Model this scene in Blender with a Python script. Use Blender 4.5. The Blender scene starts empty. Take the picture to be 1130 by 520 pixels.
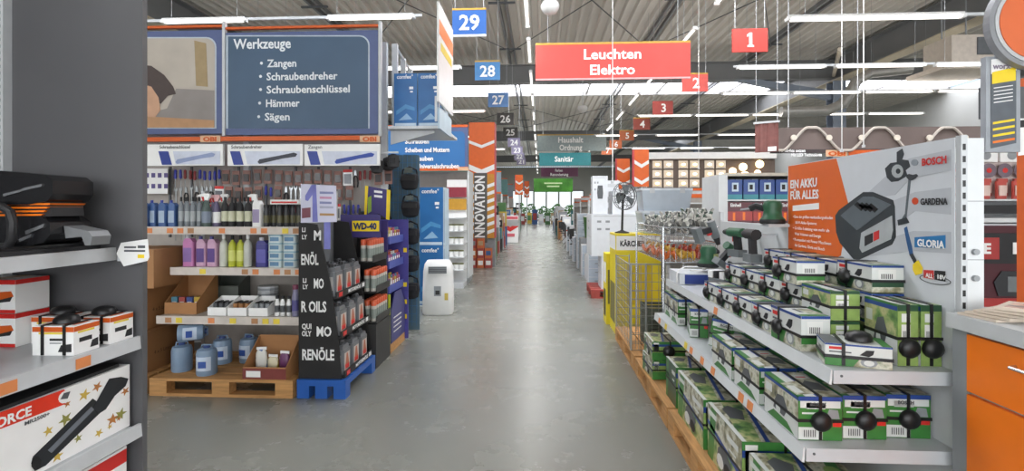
import bpy, math, random
from math import sin, cos, pi, atan, radians as RAD
from mathutils import Matrix, Vector

# ------------------------------------------------------------------ camera, light, exposure
F, H = 565.0, 1.53
YAW = atan(31 / 565)
SC = bpy.context.scene
COL = SC.collection
cam_d = bpy.data.cameras.new('camera')
cam_d.sensor_width = 36.0
cam_d.lens = 36.0 * F / 1130.0
cam_d.shift_y = -30.0 / 1130.0
cam_d.clip_start = 0.05
cam_d.clip_end = 200
cam = bpy.data.objects.new('camera', cam_d)
cam.location = (0, 0, H)
cam.rotation_euler = (pi / 2, 0, YAW)
COL.objects.link(cam)
SC.camera = cam

world = bpy.data.worlds.new('world')
SC.world = world
world.use_nodes = True
world.node_tree.nodes['Background'].inputs[0].default_value = (0.75, 0.87, 1.0, 1)
world.node_tree.nodes['Background'].inputs[1].default_value = 1.0
SC.view_settings.view_transform = 'Standard'
SC.view_settings.look = 'None'
SC.view_settings.gamma = 1.0
SC.view_settings.exposure = 0.16
SC.view_settings.use_curve_mapping = False

CEIL = 6.5                       # underside of the roof deck
TUBE_W = 3.4                     # watts per metre of fluorescent tube
SKY_E = 5.0                      # emission of skylight panes


def area(name, loc, sx, sy, power, color=(1, 1, 1)):
    d = bpy.data.lights.new(name, 'AREA')
    d.shape = 'RECTANGLE'
    d.size, d.size_y = sx, sy
    d.energy = power
    d.color = color
    o = bpy.data.objects.new(name, d)
    o.location = loc
    COL.objects.link(o)
    return o


# daylight falling through the roof's ribbon skylights (panes are built with the roof below)
SKYLIGHTS = [(-8.9, -6.9), (5.4, 7.4), (20.3, 22.3), (34.8, 36.8), (49.0, 51.0)]
for i, (a, b) in enumerate(SKYLIGHTS):
    area('skylight_daylight', (0.5, (a + b) / 2, CEIL - 0.16), 25, b - a, 400, (0.97, 0.98, 1.0))


# fill light added behind the viewer; daylight through the far glass doors
w = area('front_fill_light', (1.0, -9.7, 2.3), 24, 4.0, 1000, (0.97, 0.98, 1.0))
w.rotation_euler = (pi / 2, 0, 0)
w = area('far_door_daylight', (0.8, 61.7, 1.9), 9, 3.4, 220, (0.97, 1.0, 0.97))
w.rotation_euler = (-pi / 2, 0, 0)


# ------------------------------------------------------------------ helpers
def P(u, v, X=None, Y=None, Z=None):
    """Pixel (1130x520 frame) -> point on a plane of the room."""
    r, up = (u - 565) / F, (230 - v) / F
    d = (-sin(YAW) + r * cos(YAW), cos(YAW) + r * sin(YAW), up)
    t = X / d[0] if X is not None else (Y / d[1] if Y is not None else (Z - H) / d[2])
    return Vector((d[0] * t, d[1] * t, H + d[2] * t))


def lin(c):
    return c / 12.92 if c <= 0.04045 else ((c + 0.055) / 1.055) ** 2.4


def rgb(h):
    h = h.lstrip('#')
    return tuple(lin(int(h[i:i + 2], 16) / 255) for i in (0, 2, 4)) + (1,)


MATS = {}


def mat(name, color='#808080', rough=0.5, metal=0.0, var=0.08, scale=12.0, bump=0.0, emit=0.0, alpha=1.0, trans=0.0, stretch=None):
    if name in MATS:
        return MATS[name]
    m = bpy.data.materials.new(name)
    m.use_nodes = True
    nt = m.node_tree
    b = nt.nodes['Principled BSDF']
    c = rgb(color)
    b.inputs['Roughness'].default_value = rough
    b.inputs['Metallic'].default_value = metal
    tc = nt.nodes.new('ShaderNodeTexCoord')
    nz = nt.nodes.new('ShaderNodeTexNoise')
    nz.inputs['Scale'].default_value = scale
    nz.inputs['Detail'].default_value = 3
    src = tc.outputs['Object']
    if stretch:
        mp = nt.nodes.new('ShaderNodeMapping')
        mp.inputs['Scale'].default_value = stretch
        nt.links.new(src, mp.inputs['Vector'])
        src = mp.outputs['Vector']
    nt.links.new(src, nz.inputs['Vector'])
    rp = nt.nodes.new('ShaderNodeValToRGB')
    rp.color_ramp.elements[0].position = 0.3
    rp.color_ramp.elements[1].position = 0.7
    rp.color_ramp.elements[0].color = tuple(x * (1 - var) for x in c[:3]) + (1,)
    rp.color_ramp.elements[1].color = tuple(min(1, x * (1 + var)) for x in c[:3]) + (1,)
    nt.links.new(nz.outputs['Fac'], rp.inputs['Fac'])
    nt.links.new(rp.outputs['Color'], b.inputs['Base Color'])
    if bump:
        bp = nt.nodes.new('ShaderNodeBump')
        bp.inputs['Strength'].default_value = bump
        bp.inputs['Distance'].default_value = 0.01
        nt.links.new(nz.outputs['Fac'], bp.inputs['Height'])
        nt.links.new(bp.outputs['Normal'], b.inputs['Normal'])
    if emit:
        b.inputs['Emission Color'].default_value = c
        b.inputs['Emission Strength'].default_value = emit
    if trans:
        b.inputs['Transmission Weight'].default_value = trans
    if alpha < 1:
        b.inputs['Alpha'].default_value = alpha
    MATS[name] = m
    return m


def print_mat(name, cols, scale=9.0, rough=0.35, kind='voronoi', detail=6):
    """Busy colour print (photographs on packaging): cells of the given colours."""
    if name in MATS:
        return MATS[name]
    m = bpy.data.materials.new(name)
    m.use_nodes = True
    nt = m.node_tree
    b = nt.nodes['Principled BSDF']
    b.inputs['Roughness'].default_value = rough
    tc = nt.nodes.new('ShaderNodeTexCoord')
    if kind == 'voronoi':
        tx = nt.nodes.new('ShaderNodeTexVoronoi')
        tx.inputs['Scale'].default_value = scale
        out = tx.outputs['Color']
    else:
        tx = nt.nodes.new('ShaderNodeTexNoise')
        tx.inputs['Scale'].default_value = scale
        tx.inputs['Detail'].default_value = detail
        out = tx.outputs['Fac']
    nt.links.new(tc.outputs['Object'], tx.inputs['Vector'])
    rp = nt.nodes.new('ShaderNodeValToRGB')
    rp.color_ramp.interpolation = 'CONSTANT' if kind == 'voronoi' else 'LINEAR'
    el = rp.color_ramp.elements
    n = len(cols)
    lo, hi = (0, 1) if kind == 'voronoi' else (0.3, 0.7)
    while len(el) < n:
        el.new(0.5)
    for i, c in enumerate(cols):
        el[i].position = lo + (hi - lo) * i / (n if kind == 'voronoi' else n - 1)
        el[i].color = rgb(c)
    nt.links.new(out, rp.inputs['Fac'])
    nt.links.new(rp.outputs['Color'], b.inputs['Base Color'])
    MATS[name] = m
    return m


def emis(name, color, strength):
    return mat(name, color, 0.5, emit=strength, var=0.01)


class MB:
    """Collects shapes with material slots, builds one mesh object."""
    def __init__(s):
        s.v, s.f, s.m = [], [], []

    def add(s, vs, fs, m=0, T=None):
        o = len(s.v)
        if T is not None:
            vs = [T @ Vector(v) for v in vs]
        s.v += [tuple(v) for v in vs]
        s.f += [tuple(i + o for i in f) for f in fs]
        s.m += [m] * len(fs)
        return s

    def box(s, x0, x1, y0, y1, z0, z1, m=0, T=None):
        vs = [(x, y, z) for z in (z0, z1) for y in (y0, y1) for x in (x0, x1)]
        fs = [(0, 2, 3, 1), (4, 5, 7, 6), (0, 1, 5, 4), (2, 6, 7, 3), (0, 4, 6, 2), (1, 3, 7, 5)]
        return s.add(vs, fs, m, T)

    def cbox(s, c, d, m=0, T=None):
        return s.box(c[0] - d[0] / 2, c[0] + d[0] / 2, c[1] - d[1] / 2, c[1] + d[1] / 2, c[2] - d[2] / 2, c[2] + d[2] / 2, m, T)

    def rbox(s, x0, x1, y0, y1, z0, z1, r, m=0, T=None, axis='z', n=3):
        """Box with its edges along one axis rounded."""
        if axis == 'z':
            a0, a1, b0, b1, c0, c1 = x0, x1, y0, y1, z0, z1
        elif axis == 'y':
            a0, a1, b0, b1, c0, c1 = x0, x1, z0, z1, y0, y1
        else:
            a0, a1, b0, b1, c0, c1 = y0, y1, z0, z1, x0, x1
        pts = []
        for cx, cy, st in ((a1 - r, b1 - r, 0), (a0 + r, b1 - r, 1), (a0 + r, b0 + r, 2), (a1 - r, b0 + r, 3)):
            for k in range(n + 1):
                t = (st + k / n) * pi / 2
                pts.append((cx + r * cos(t), cy + r * sin(t)))
        return s.prism(pts, c0, c1, m, T, axis)

    def prism(s, pts, c0, c1, m=0, T=None, axis='z'):
        n = len(pts)
        mk = {'z': lambda p, c: (p[0], p[1], c), 'y': lambda p, c: (p[0], c, p[1]), 'x': lambda p, c: (c, p[0], p[1])}[axis]
        vs = [mk(p, c0) for p in pts] + [mk(p, c1) for p in pts]
        fs = [tuple(range(n))[::-1], tuple(range(n, 2 * n))]
        fs += [(i, (i + 1) % n, n + (i + 1) % n, n + i) for i in range(n)]
        return s.add(vs, fs, m, T)

    def cyl(s, p0, p1, r0, r1=None, n=10, m=0, T=None):
        r1 = r0 if r1 is None else r1
        p0, p1 = Vector(p0), Vector(p1)
        w = (p1 - p0).normalized()
        a = w.orthogonal().normalized()
        b = w.cross(a)
        vs = [p0 + a * (r0 * cos(2 * pi * i / n)) + b * (r0 * sin(2 * pi * i / n)) for i in range(n)]
        vs += [p1 + a * (r1 * cos(2 * pi * i / n)) + b * (r1 * sin(2 * pi * i / n)) for i in range(n)]
        fs = [tuple(range(n))[::-1], tuple(range(n, 2 * n))] + [(i, (i + 1) % n, n + (i + 1) % n, n + i) for i in range(n)]
        return s.add(vs, fs, m, T)

    def tube(s, pts, r, n=6, m=0, T=None, closed=False):
        pts = [Vector(p) for p in pts]
        k = len(pts)
        vs, fs = [], []
        up = None
        for i in range(k):
            d = (pts[(i + 1) % k] - pts[i - 1]) if closed else (pts[min(i + 1, k - 1)] - pts[max(i - 1, 0)])
            d.normalize()
            if up is None:
                up = d.orthogonal().normalized()
            a = (up - d * up.dot(d))
            a = a.normalized() if a.length > 1e-6 else d.orthogonal().normalized()
            up = a
            b = d.cross(a)
            rr = r[i] if isinstance(r, (list, tuple)) else r
            vs += [pts[i] + a * (rr * cos(2 * pi * j / n)) + b * (rr * sin(2 * pi * j / n)) for j in range(n)]
        for i in range(k if closed else k - 1):
            i2 = (i + 1) % k
            fs += [(i * n + j, i * n + (j + 1) % n, i2 * n + (j + 1) % n, i2 * n + j) for j in range(n)]
        if not closed:
            fs += [tuple(range(n))[::-1], tuple(range((k - 1) * n, k * n))]
        return s.add(vs, fs, m, T)

    def lathe(s, prof, n=12, m=0, T=None, mats=None):
        """prof: (radius, z) from bottom to top, about the local z axis."""
        k = len(prof)
        vs = [(r * cos(2 * pi * j / n), r * sin(2 * pi * j / n), z) for r, z in prof for j in range(n)]
        for i in range(k - 1):
            fs = [(i * n + j, i * n + (j + 1) % n, (i + 1) * n + (j + 1) % n, (i + 1) * n + j) for j in range(n)]
            if i == 0:
                s.add(vs, fs, mats[i] if mats else m, T)
                base = len(s.v) - len(vs)
            else:
                s.f += [tuple(q + base for q in f) for f in fs]
                s.m += [mats[i] if mats else m] * len(fs)
        s.f += [tuple(base + q for q in range(n))[::-1], tuple(base + (k - 1) * n + q for q in range(n))]
        s.m += [mats[0] if mats else m, mats[-1] if mats else m]
        return s

    def face(s, pts, m=0, T=None):
        return s.add(pts, [tuple(range(len(pts)))], m, T)

    def mesh(s, name, mats, smooth=False):
        me = bpy.data.meshes.new(name)
        me.from_pydata(s.v, [], s.f)
        for q in (mats if isinstance(mats, (list, tuple)) else [mats]):
            me.materials.append(q)
        me.polygons.foreach_set('material_index', s.m)
        if smooth:
            me.polygons.foreach_set('use_smooth', [True] * len(s.f))
            me.update()
            try:
                me.set_sharp_from_angle(angle=RAD(40))
            except Exception:
                pass
        me.update()
        return me

    def build(s, name, mats, parent=None, smooth=False, loc=None, rz=0):
        return link(name, s.mesh(name, mats, smooth), parent, loc, rz)


def link(name, data, parent=None, loc=None, rz=0):
    o = bpy.data.objects.new(name, data)
    COL.objects.link(o)
    if parent is not None:
        o.parent = parent
    if loc is not None:
        o.location = loc
    if rz:
        o.rotation_euler = (0, 0, rz)
    return o


def tag(o, label=None, cat=None, group=None, kind=None):
    if label:
        o['label'] = label
    if cat:
        o['category'] = cat
    if group:
        o['group'] = group
    if kind:
        o['kind'] = kind
    return o


def thing(name, label, cat, loc=(0, 0, 0), rz=0, group=None):
    o = bpy.data.objects.new(name, None)
    o.empty_display_size = 0.05
    COL.objects.link(o)
    o.location = loc
    o.rotation_euler = (0, 0, rz)
    return tag(o, label, cat, group)


def copy_tree(o, parent=None):
    c = o.copy()
    COL.objects.link(c)
    c.parent = parent
    for ch in list(o.children):
        copy_tree(ch, c)
    return c


class Proto:
    """First use places the built thing itself, later uses place copies of it."""
    def __init__(s, root):
        s.root, s.used = root, False

    def put(s, loc, rz=0.0, label=None, group=None, rx=0.0, ry=0.0, scale=None):
        if s.used:
            o = copy_tree(s.root)
        else:
            o = s.root
            s.used = True
        o.location = loc
        o.rotation_euler = (rx, ry, rz)
        if scale:
            o.scale = scale if isinstance(scale, (tuple, list)) else (scale,) * 3
        if label:
            o['label'] = label
        if group:
            o['group'] = group
        return o


TEXTS = {}


def text(s, size, parent, loc, rot, m, width=None, bold=0.0, align='LEFT', name='lettering', space=1.0):
    key = (s, size, m.name, bold, align, space)
    cu = TEXTS.get(key)
    if cu is None:
        cu = bpy.data.curves.new('lettering', 'FONT')
        cu.body = s
        cu.size = size
        cu.align_x = align
        cu.align_y = 'BOTTOM_BASELINE'
        cu.offset = bold * size
        cu.resolution_u = 2
        cu.space_character = space
        cu.extrude = 0.0004
        cu.materials.append(m)
        TEXTS[key] = cu
    o = bpy.data.objects.new(name, cu)
    COL.objects.link(o)
    o.parent = parent
    o.location = loc
    o.rotation_euler = rot
    if width:
        o['fit'] = width
    return o


RF = (pi / 2, 0, 0)              # text facing -Y (towards the camera)
RL = (pi / 2, 0, -pi / 2)        # text facing -X
RR = (pi / 2, 0, pi / 2)         # text facing +X
ORD = ['first', 'second', 'third', 'fourth', 'fifth', 'sixth', 'seventh', 'eighth', 'ninth', 'tenth', 'eleventh',
       'twelfth', 'thirteenth', 'fourteenth', 'fifteenth', 'sixteenth', 'seventeenth', 'eighteenth', 'nineteenth', 'twentieth']


def nth(n):
    return ORD[n] if n < 20 else '%d%s' % (n + 1, {0: 'st', 1: 'nd', 2: 'rd'}.get(n % 10, 'th'))


rnd = random.Random(7)


def trace(parent, name, m, pix, X=None, Y=None, off=0.002, org=None, th=0.001):
    """Flat print outlined in pixels on a vertical plane; lifted `off` towards the camera."""
    pts = [P(u, v, X=X, Y=Y) for u, v in pix]
    n = Vector((-1, 0, 0)) if X is not None and X > 0 else (Vector((1, 0, 0)) if X is not None else Vector((0, -1, 0)))
    org = Vector(org or (0, 0, 0))
    k = len(pts)
    vs = [p + n * off - org for p in pts] + [p + n * (off - th) - org for p in pts]
    fs = [tuple(range(k))[::-1], tuple(range(k, 2 * k))] + [(i, (i + 1) % k, k + (i + 1) % k, k + i) for i in range(k)]
    return MB().add(vs, fs).build(name, m, parent)


# ------------------------------------------------------------------ palette
WHITE = mat('white_paint', '#e4e4e2', 0.4, var=0.03)
LGREY = mat('light_grey_steel', '#c3c6c8', 0.38, 0.0, var=0.04)
MGREY = mat('mid_grey_steel', '#8f9396', 0.42, 0.1)
DGREY = mat('dark_grey_steel', '#55585b', 0.45)
CHAR = mat('charcoal_panel', '#59595b', 0.42, var=0.06, scale=2.0)
BLACK = mat('black_plastic', '#161617', 0.4)
SOFTBLACK = mat('soft_black', '#242426', 0.6)
ORANGE = mat('orange_paint', '#f47a10', 0.4, var=0.03)
DORANGE = mat('deep_orange_strip', '#cf5a16', 0.45, var=0.05)
YELLOW = mat('yellow_print', '#f2d31c', 0.4, var=0.03)
RED = mat('red_print', '#cf2a25', 0.4, var=0.05)
PWHITE = mat('printed_white', '#f1f1ef', 0.45, var=0.02)
CARD = mat('brown_cardboard', '#a9794d', 0.75, var=0.08, scale=5)
CARDIN = mat('cardboard_edge', '#8d6340', 0.8, var=0.1)
WOOD = mat('pallet_wood', '#b98a55', 0.75, var=0.22, scale=5, bump=0.2, stretch=(1, 9, 9))
TAGY = mat('price_tag_yellow', '#e8cf46', 0.5)
TAGO = mat('price_tag_orange', '#dd8a52', 0.5)
CHROME = mat('chrome_wire', '#c9cccf', 0.25, 0.9, var=0.03)

# ================================================================== SETTING
def floor_mat():
    m = mat('polished_concrete', '#9c9c97', 0.2, var=0.10, scale=0.8)
    nt = m.node_tree
    b = nt.nodes['Principled BSDF']
    tc = nt.nodes.new('ShaderNodeTexCoord')
    n1 = nt.nodes.new('ShaderNodeTexNoise')
    n1.inputs['Scale'].default_value = 2.2
    n1.inputs['Detail'].default_value = 10
    n1.inputs['Roughness'].default_value = 0.65
    nt.links.new(tc.outputs['Object'], n1.inputs['Vector'])
    r = nt.nodes.new('ShaderNodeMapRange')
    r.inputs['From Min'].default_value = 0.3
    r.inputs['From Max'].default_value = 0.7
    r.inputs['To Min'].default_value = 0.255
    r.inputs['To Max'].default_value = 0.285
    nt.links.new(n1.outputs['Fac'], r.inputs['Value'])
    nt.links.new(r.outputs['Result'], b.inputs['Roughness'])
    rp = nt.nodes.new('ShaderNodeValToRGB')
    for e, (p, c) in zip(rp.color_ramp.elements, ((0.25, '#777870'), (0.75, '#7f8079'))):
        e.position = p
        e.color = rgb(c)
    n2 = nt.nodes.new('ShaderNodeTexNoise')
    n2.inputs['Scale'].default_value = 1.1
    n2.inputs['Detail'].default_value = 4
    n2.inputs['Roughness'].default_value = 0.6
    nt.links.new(tc.outputs['Object'], n2.inputs['Vector'])
    nt.links.new(n2.outputs['Fac'], rp.inputs['Fac'])
    nt.links.new(rp.outputs['Color'], b.inputs['Base Color'])
    return m


XL, XR, YB, YF = -13.0, 17.0, -10.0, 62.0
tag(MB().box(XL, XR, YB, YF, -0.2, 0).build('floor', floor_mat()), 'polished grey concrete floor of the store aisle', kind='structure')
wall_m = mat('hall_wall', '#b9b9b4', 0.7, var=0.04, scale=1.0)
tag(MB().box(XL, XR, YF, YF + 0.2, 0, CEIL).build('wall_back', wall_m), 'pale far end wall of the hall', kind='structure')
tag(MB().box(XL, XR, YB - 0.2, YB, 0, CEIL).build('wall_front', wall_m), 'pale wall behind the viewer', kind='structure')
tag(MB().box(XL - 0.2, XL, YB, YF, 0, CEIL).build('wall_left', wall_m), 'pale left side wall of the hall', kind='structure')
tag(MB().box(XR, XR + 0.2, YB, YF, 0, CEIL).build('wall_right', wall_m), 'pale right side wall of the hall', kind='structure')

win_m = emis('window_glow', '#eef4f6', 0.8)
for nm, y, xs, z0, z1, pw in (('added_fill_window', YB + 0.01, [-11 + 3 * k for k in range(8)], 0.3, 4.3, 2.9), ('window_2', YF - 0.05, [-3.7 + 1.5 * k for k in range(6)], 0.2, 3.6, 1.4)):  # glowing panes behind the viewer are added for frontal fill
    t = thing(nm, 'unseen glazed front added as fill light behind the viewer' if nm == 'added_fill_window' else 'bright glass doors in the far end wall', None)
    t['kind'] = 'structure'
    for x in xs:
        MB().box(x + 0.04, x + pw - 0.04, y, y + 0.03, z0, z1).build('pane', win_m, t)
        MB().box(x + pw - 0.04, x + pw + 0.04, y - 0.01, y + 0.04, 0, z1 + 0.1).build('mullion', DGREY, t)
    MB().box(xs[0], xs[-1] + pw, y - 0.01, y + 0.04, z1, z1 + 0.1).build('window_head', DGREY, t)

# corrugated roof deck, ribs running along the aisle, open where the skylights are
deck_m = mat('corrugated_deck', '#d2cdc5', 0.45, 0.0, var=0.05, scale=0.7)


def deck_strip(y0, y1):
    b = MB()
    pitch = 0.27
    prof = []
    x = XL
    while x < XR:
        prof += [(x, CEIL), (x + 0.07, CEIL), (x + 0.1, CEIL + 0.1), (x + 0.24, CEIL + 0.1)]
        x += pitch
    k = len(prof)
    vs = [(px, y0, pz) for px, pz in prof] + [(px, y1, pz) for px, pz in prof]
    return b.add(vs, [(i, i + 1, k + i + 1, k + i) for i in range(k - 1)])


ceil_root = thing('ceiling', 'grey corrugated steel roof deck with ribbon skylights', None)
ceil_root['kind'] = 'structure'
edges = [YB] + [e for s in SKYLIGHTS for e in s] + [YF]
for i in range(0, len(edges), 2):
    deck_strip(edges[i], edges[i + 1]).build('roof_deck', deck_m, ceil_root)
pane_m = emis('skylight_pane', '#f3f6ff', SKY_E)
bar_m = mat('skylight_bar', '#b9b6b4', 0.5)
for a, b in SKYLIGHTS:
    for k in range(10):
        x0 = XL + k * 3
        MB().box(x0 + 0.04, x0 + 2.96, a, b, CEIL + 0.1, CEIL + 0.12).build('skylight_pane', pane_m, ceil_root)
        MB().box(x0 - 0.04, x0 + 0.04, a, b, CEIL - 0.02, CEIL + 0.1).build('skylight_bar', bar_m, ceil_root)
    MB().box(XL, XR, a - 0.05, a, CEIL - 0.08, CEIL + 0.12).build('skylight_kerb', bar_m, ceil_root)
    MB().box(XL, XR, b, b + 0.05, CEIL - 0.08, CEIL + 0.12).build('skylight_kerb', bar_m, ceil_root)
tag(MB().box(XL, XR, YB, YF, CEIL + 0.13, CEIL + 0.2).build('roof_cover', DGREY, ceil_root), 'dark roof cover above the deck')

beam_m = mat('beam_grey', '#7e7f80', 0.5, 0.1, var=0.05, scale=1.5)
beam_b = mat('beam_blue_grey', '#8a94a3', 0.5, 0.1, var=0.05, scale=1.5)


def ibeam(axis, at, lo, hi, z0, z1, fw=0.24, m=None, name='girder'):
    b = MB()
    t = 0.03
    for (a0, a1, c0, c1) in ((at - fw / 2, at + fw / 2, z0, z0 + t), (at - 0.012, at + 0.012, z0 + t, z1 - t), (at - fw / 2, at + fw / 2, z1 - t, z1)):
        if axis == 'x':
            b.box(lo, hi, a0, a1, c0, c1)
        else:
            b.box(a0, a1, lo, hi, c0, c1)
    return b.build(name, m or beam_m, ceil_root)


for y in (2.5, 17.0, 31.5, 46.0):
    ibeam('x', y, XL, XR, 5.68, 6.28)
flange_m = mat('flange_cream', '#c6baa2', 0.5, var=0.05)
for x in (-8.5, 9.5):
    ibeam('y', x, YB, YF, 5.62, 6.36, 0.4, beam_m)
    MB().box(x - 0.2, x + 0.2, YB, YF, 5.59, 5.618).build('girder_flange', flange_m, ceil_root)
# purlins in pairs along the aisle and crossed tie rods
for x in (-5.4, -0.9, 3.2, 6.8):
    for d in (-0.09, 0.09):
        MB().box(x + d - 0.03, x + d + 0.03, 3, 60, CEIL - 0.12, CEIL - 0.01).build('purlin', beam_m, ceil_root)
    for y in (8, 12, 15.5, 24, 28):
        MB().box(x - 0.32, x + 0.32, y - 0.03, y + 0.03, CEIL - 0.16, CEIL - 0.12).build('purlin_cleat', DGREY, ceil_root)
for (xa, xb) in ((-5.4, -0.9), (-0.9, 3.2), (3.2, 6.8)):
    for (ya, yb) in ((8, 15.5), (24, 30)):
        MB().cyl((xa, ya, CEIL - 0.2), (xb, yb, CEIL - 0.2), 0.014, n=6).build('tie_rod', DGREY, ceil_root)
        MB().cyl((xb, ya, CEIL - 0.24), (xa, yb, CEIL - 0.24), 0.014, n=6).build('tie_rod', DGREY, ceil_root)
# columns
for (x, y) in ((9.5, 17.0), (9.5, 31.5), (-8.5, 17.0), (9.5, 2.5)):
    b = MB()
    b.box(x - 0.2, x + 0.2, y - 0.2, y - 0.17, 0, 5.588).box(x - 0.2, x + 0.2, y + 0.17, y + 0.2, 0, 5.588).box(x - 0.012, x + 0.012, y - 0.17, y + 0.17, 0, 5.588)
    b.build('column', beam_b, ceil_root)
# diagonal haunches beside the right-hand girder
for y in (17.0, 31.5):
    MB().prism([(6.3, 5.68), (9.3, 5.0), (9.3, 5.3), (7.1, 5.68)], y - 0.1, y + 0.1, axis='y').build('haunch', beam_b, ceil_root)
MB().cyl((6.9, 12.2, 5.2), (9.2, 16.6, 5.7), 0.05).build('brace', mat('brace_cream', '#b9ad98', 0.5), ceil_root)

# ------------------------------------------------------------------ fluorescent strip lights
tube_m = emis('tube_glow', '#fffaf2', 2.6)
tray_m = mat('light_tray', '#d8d8d6', 0.4, var=0.02)


def strip_light(axis, p, length, label, group, drop=None, z=None, double=False):
    """A tray with a glowing tube underneath, hung from the deck on two wires."""
    x, y, zz = p
    t = thing('strip_light', label, 'light', (x, y, zz), 0 if axis == 'x' else pi / 2, group)
    L = length / 2
    MB().box(-L, L, -0.035, 0.035, 0.018, 0.045).build('tray', tray_m, t)
    for dy in ((-0.022, 0.022) if double else (0,)):
        MB().cyl((-L + 0.04, dy, 0.0), (L - 0.04, dy, 0.0), 0.019, n=8).build('tube', tube_m, t)
    for s in (-1, 1):
        MB().box(s * L - 0.02, s * L + 0.02, -0.04, 0.04, -0.02, 0.02).build('socket', WHITE, t)
        MB().cyl((s * L * 0.8, 0, 0.045), (s * L * 0.8, 0, CEIL - zz), 0.0022, n=5).build('hanging_wire', MGREY, t)
    d = area('lamp_light', (0, 0, -0.04), length, 0.12, TUBE_W * length * 2, (1.0, 0.965, 0.91))
    d.parent = t
    d = area('lamp_uplight', (0, 0, 0.08), length, 0.12, TUBE_W * length * 0.7, (1.0, 0.965, 0.91))
    d.rotation_euler = (pi, 0, 0)
    d.parent = t
    return t


# row above the main aisle and a second row above the right-hand racks, both along the aisle
yy = 6.2
for i in range(15):
    strip_light('y', (-0.22, yy, 4.72), 1.5, 'strip light in the row along the main aisle, ' + ORD[i] + ' from the viewer', 'aisle row strip lights')
    yy += 2.05 + i * 0.12
yy = 7.4
for i in range(10):
    strip_light('y', (2.75, yy, 4.72), 1.5, 'strip light in the slanting row above the right racks, ' + ORD[i] + ' from the viewer', 'right row strip lights')
    yy += 2.6
# rows across the hall
n = 0
for (y, z, xs) in ((6.3, 3.79, (3.96,)), (9.4, 4.05, (4.3, 6.0, 7.7)), (12.2, 4.2, (5.0, 6.6, 8.2, 9.8)), (15.0, 4.2, (3.6, 5.2, 6.8, 8.4, 10.0)),
                   (19.0, 4.2, (2.8, 5.0, 7.2, 9.4)), (24.0, 4.3, (2.8, 5.0, 7.2, 9.4))):
    for j, x in enumerate(xs):
        strip_light('x', (x, y, z), 2.0 if n == 0 else 1.5, 'strip light in crosswise row %s on the right, %s lamp from the aisle' % (ORD[n], ORD[j]), 'right crosswise strip lights', double=True)
    tag(MB().box(min(xs) - 0.8, XR - 7, y + 0.06, y + 0.1, z + 0.03, z + 0.065).build('light_rail', LGREY),
        'white carrier rail holding the %s crosswise lamp row on the right' % ORD[n], 'light rail')
    n += 1
n = 0
for (y, z, xs) in ((7.0, 4.18, (-4.75, -2.35)), (9.3, 4.1, (-2.2, -4.0)), (13.5, 4.1, (-2.2, -4.0)), (19.0, 4.2, (-2.4, -4.6)), (24.0, 4.3, (-2.4, -4.6))):
    for j, x in enumerate(xs):
        strip_light('x', (x, y, z), 1.2 if n == 0 else 1.5, 'strip light in crosswise row %s on the left, %s lamp' % (ORD[n], ORD[j]), 'left crosswise strip lights', double=True)
    tag(MB().box(-9, max(xs) + 0.7, y + 0.06, y + 0.1, z + 0.03, z + 0.065).build('light_rail', LGREY),
        'white carrier rail holding the %s crosswise lamp row on the left' % ORD[n], 'light rail')
    n += 1
for x, y in ((-6, 11.2), (6, 4.0), (-6, 3), (3.0, -2), (-3.0, -2)):  # the pair behind the viewer is added to brighten near surfaces
    strip_light('y', (x, y, 4.6), 1.5, 'strip light over a side aisle, %s' % {(-6, 11.2): 'beyond the tool rack', (6, 4.0): 'right of the gondola', (-6, 3): 'left of the near rack', (3.0, -2): 'added as fill behind the viewer at right', (-3.0, -2): 'added as fill behind the viewer at left'}[(x, y)], 'side aisle strip lights')

# ceiling heater and duct at the upper right
t = thing('ceiling_heater', 'cream ceiling air heater box hanging under the roof at right', 'heater', (9.1, 11.6, 4.38))
cream = mat('heater_cream', '#c4b9ac', 0.5)
MB().box(-0.5, 0.5, -0.4, 0.4, 0.17, 0.78).build('housing', cream, t)
MB().box(0.0, 0.47, -0.43, -0.4, 0.36, 0.72).build('inlet_grille', DGREY, t)
MB().box(-0.8, 0.6, -0.6, 0.5, 0.03, 0.13).build('diffuser', mat('diffuser', '#d2c5b6', 0.5), t)
for k in range(7):
    MB().box(-0.77 + k * 0.19, -0.63 + k * 0.19, -0.62, -0.6, 0.05, 0.11).build('louvre', LGREY, t)
for s in (-1, 1):
    MB().cyl((s * 0.25 - 0.15, 0, 0.78), (s * 0.25 - 0.15, 0, CEIL - 4.38), 0.015).build('hanging_rod', MGREY, t)
t = tag(MB().tube([(6.4, 14.0, 4.1), (7.6, 14.0, 4.12), (8.0, 14.0, 4.3), (8.35, 14.0, 4.9), (8.7, 14.0, 5.1), (9.6, 13.8, 5.15)], 0.14, n=12).build('duct', mat('duct_silver', '#b6b4b0', 0.3, 0.7), None, True),
        'silver bent ventilation duct under the roof near the heater', 'duct')
for (u, v, y) in ((607, 6, 8.6), (643, 119, 16.0)):
    p = P(u, v, Y=y)
    t = thing('dome_camera', 'white round ceiling dome hanging above the aisle' if y < 10 else 'small white dome hanging farther down the aisle', 'dome', p)
    MB().lathe([(0.02, -0.16), (0.1, -0.13), (0.15, -0.06), (0.16, 0), (0.13, 0.05), (0.03, 0.07)], 14).build('shell', WHITE, t, True)
    MB().cyl((0, 0, 0.06), (0, 0, CEIL - p.z - 0.2), 0.012).build('stem', LGREY, t)

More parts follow.
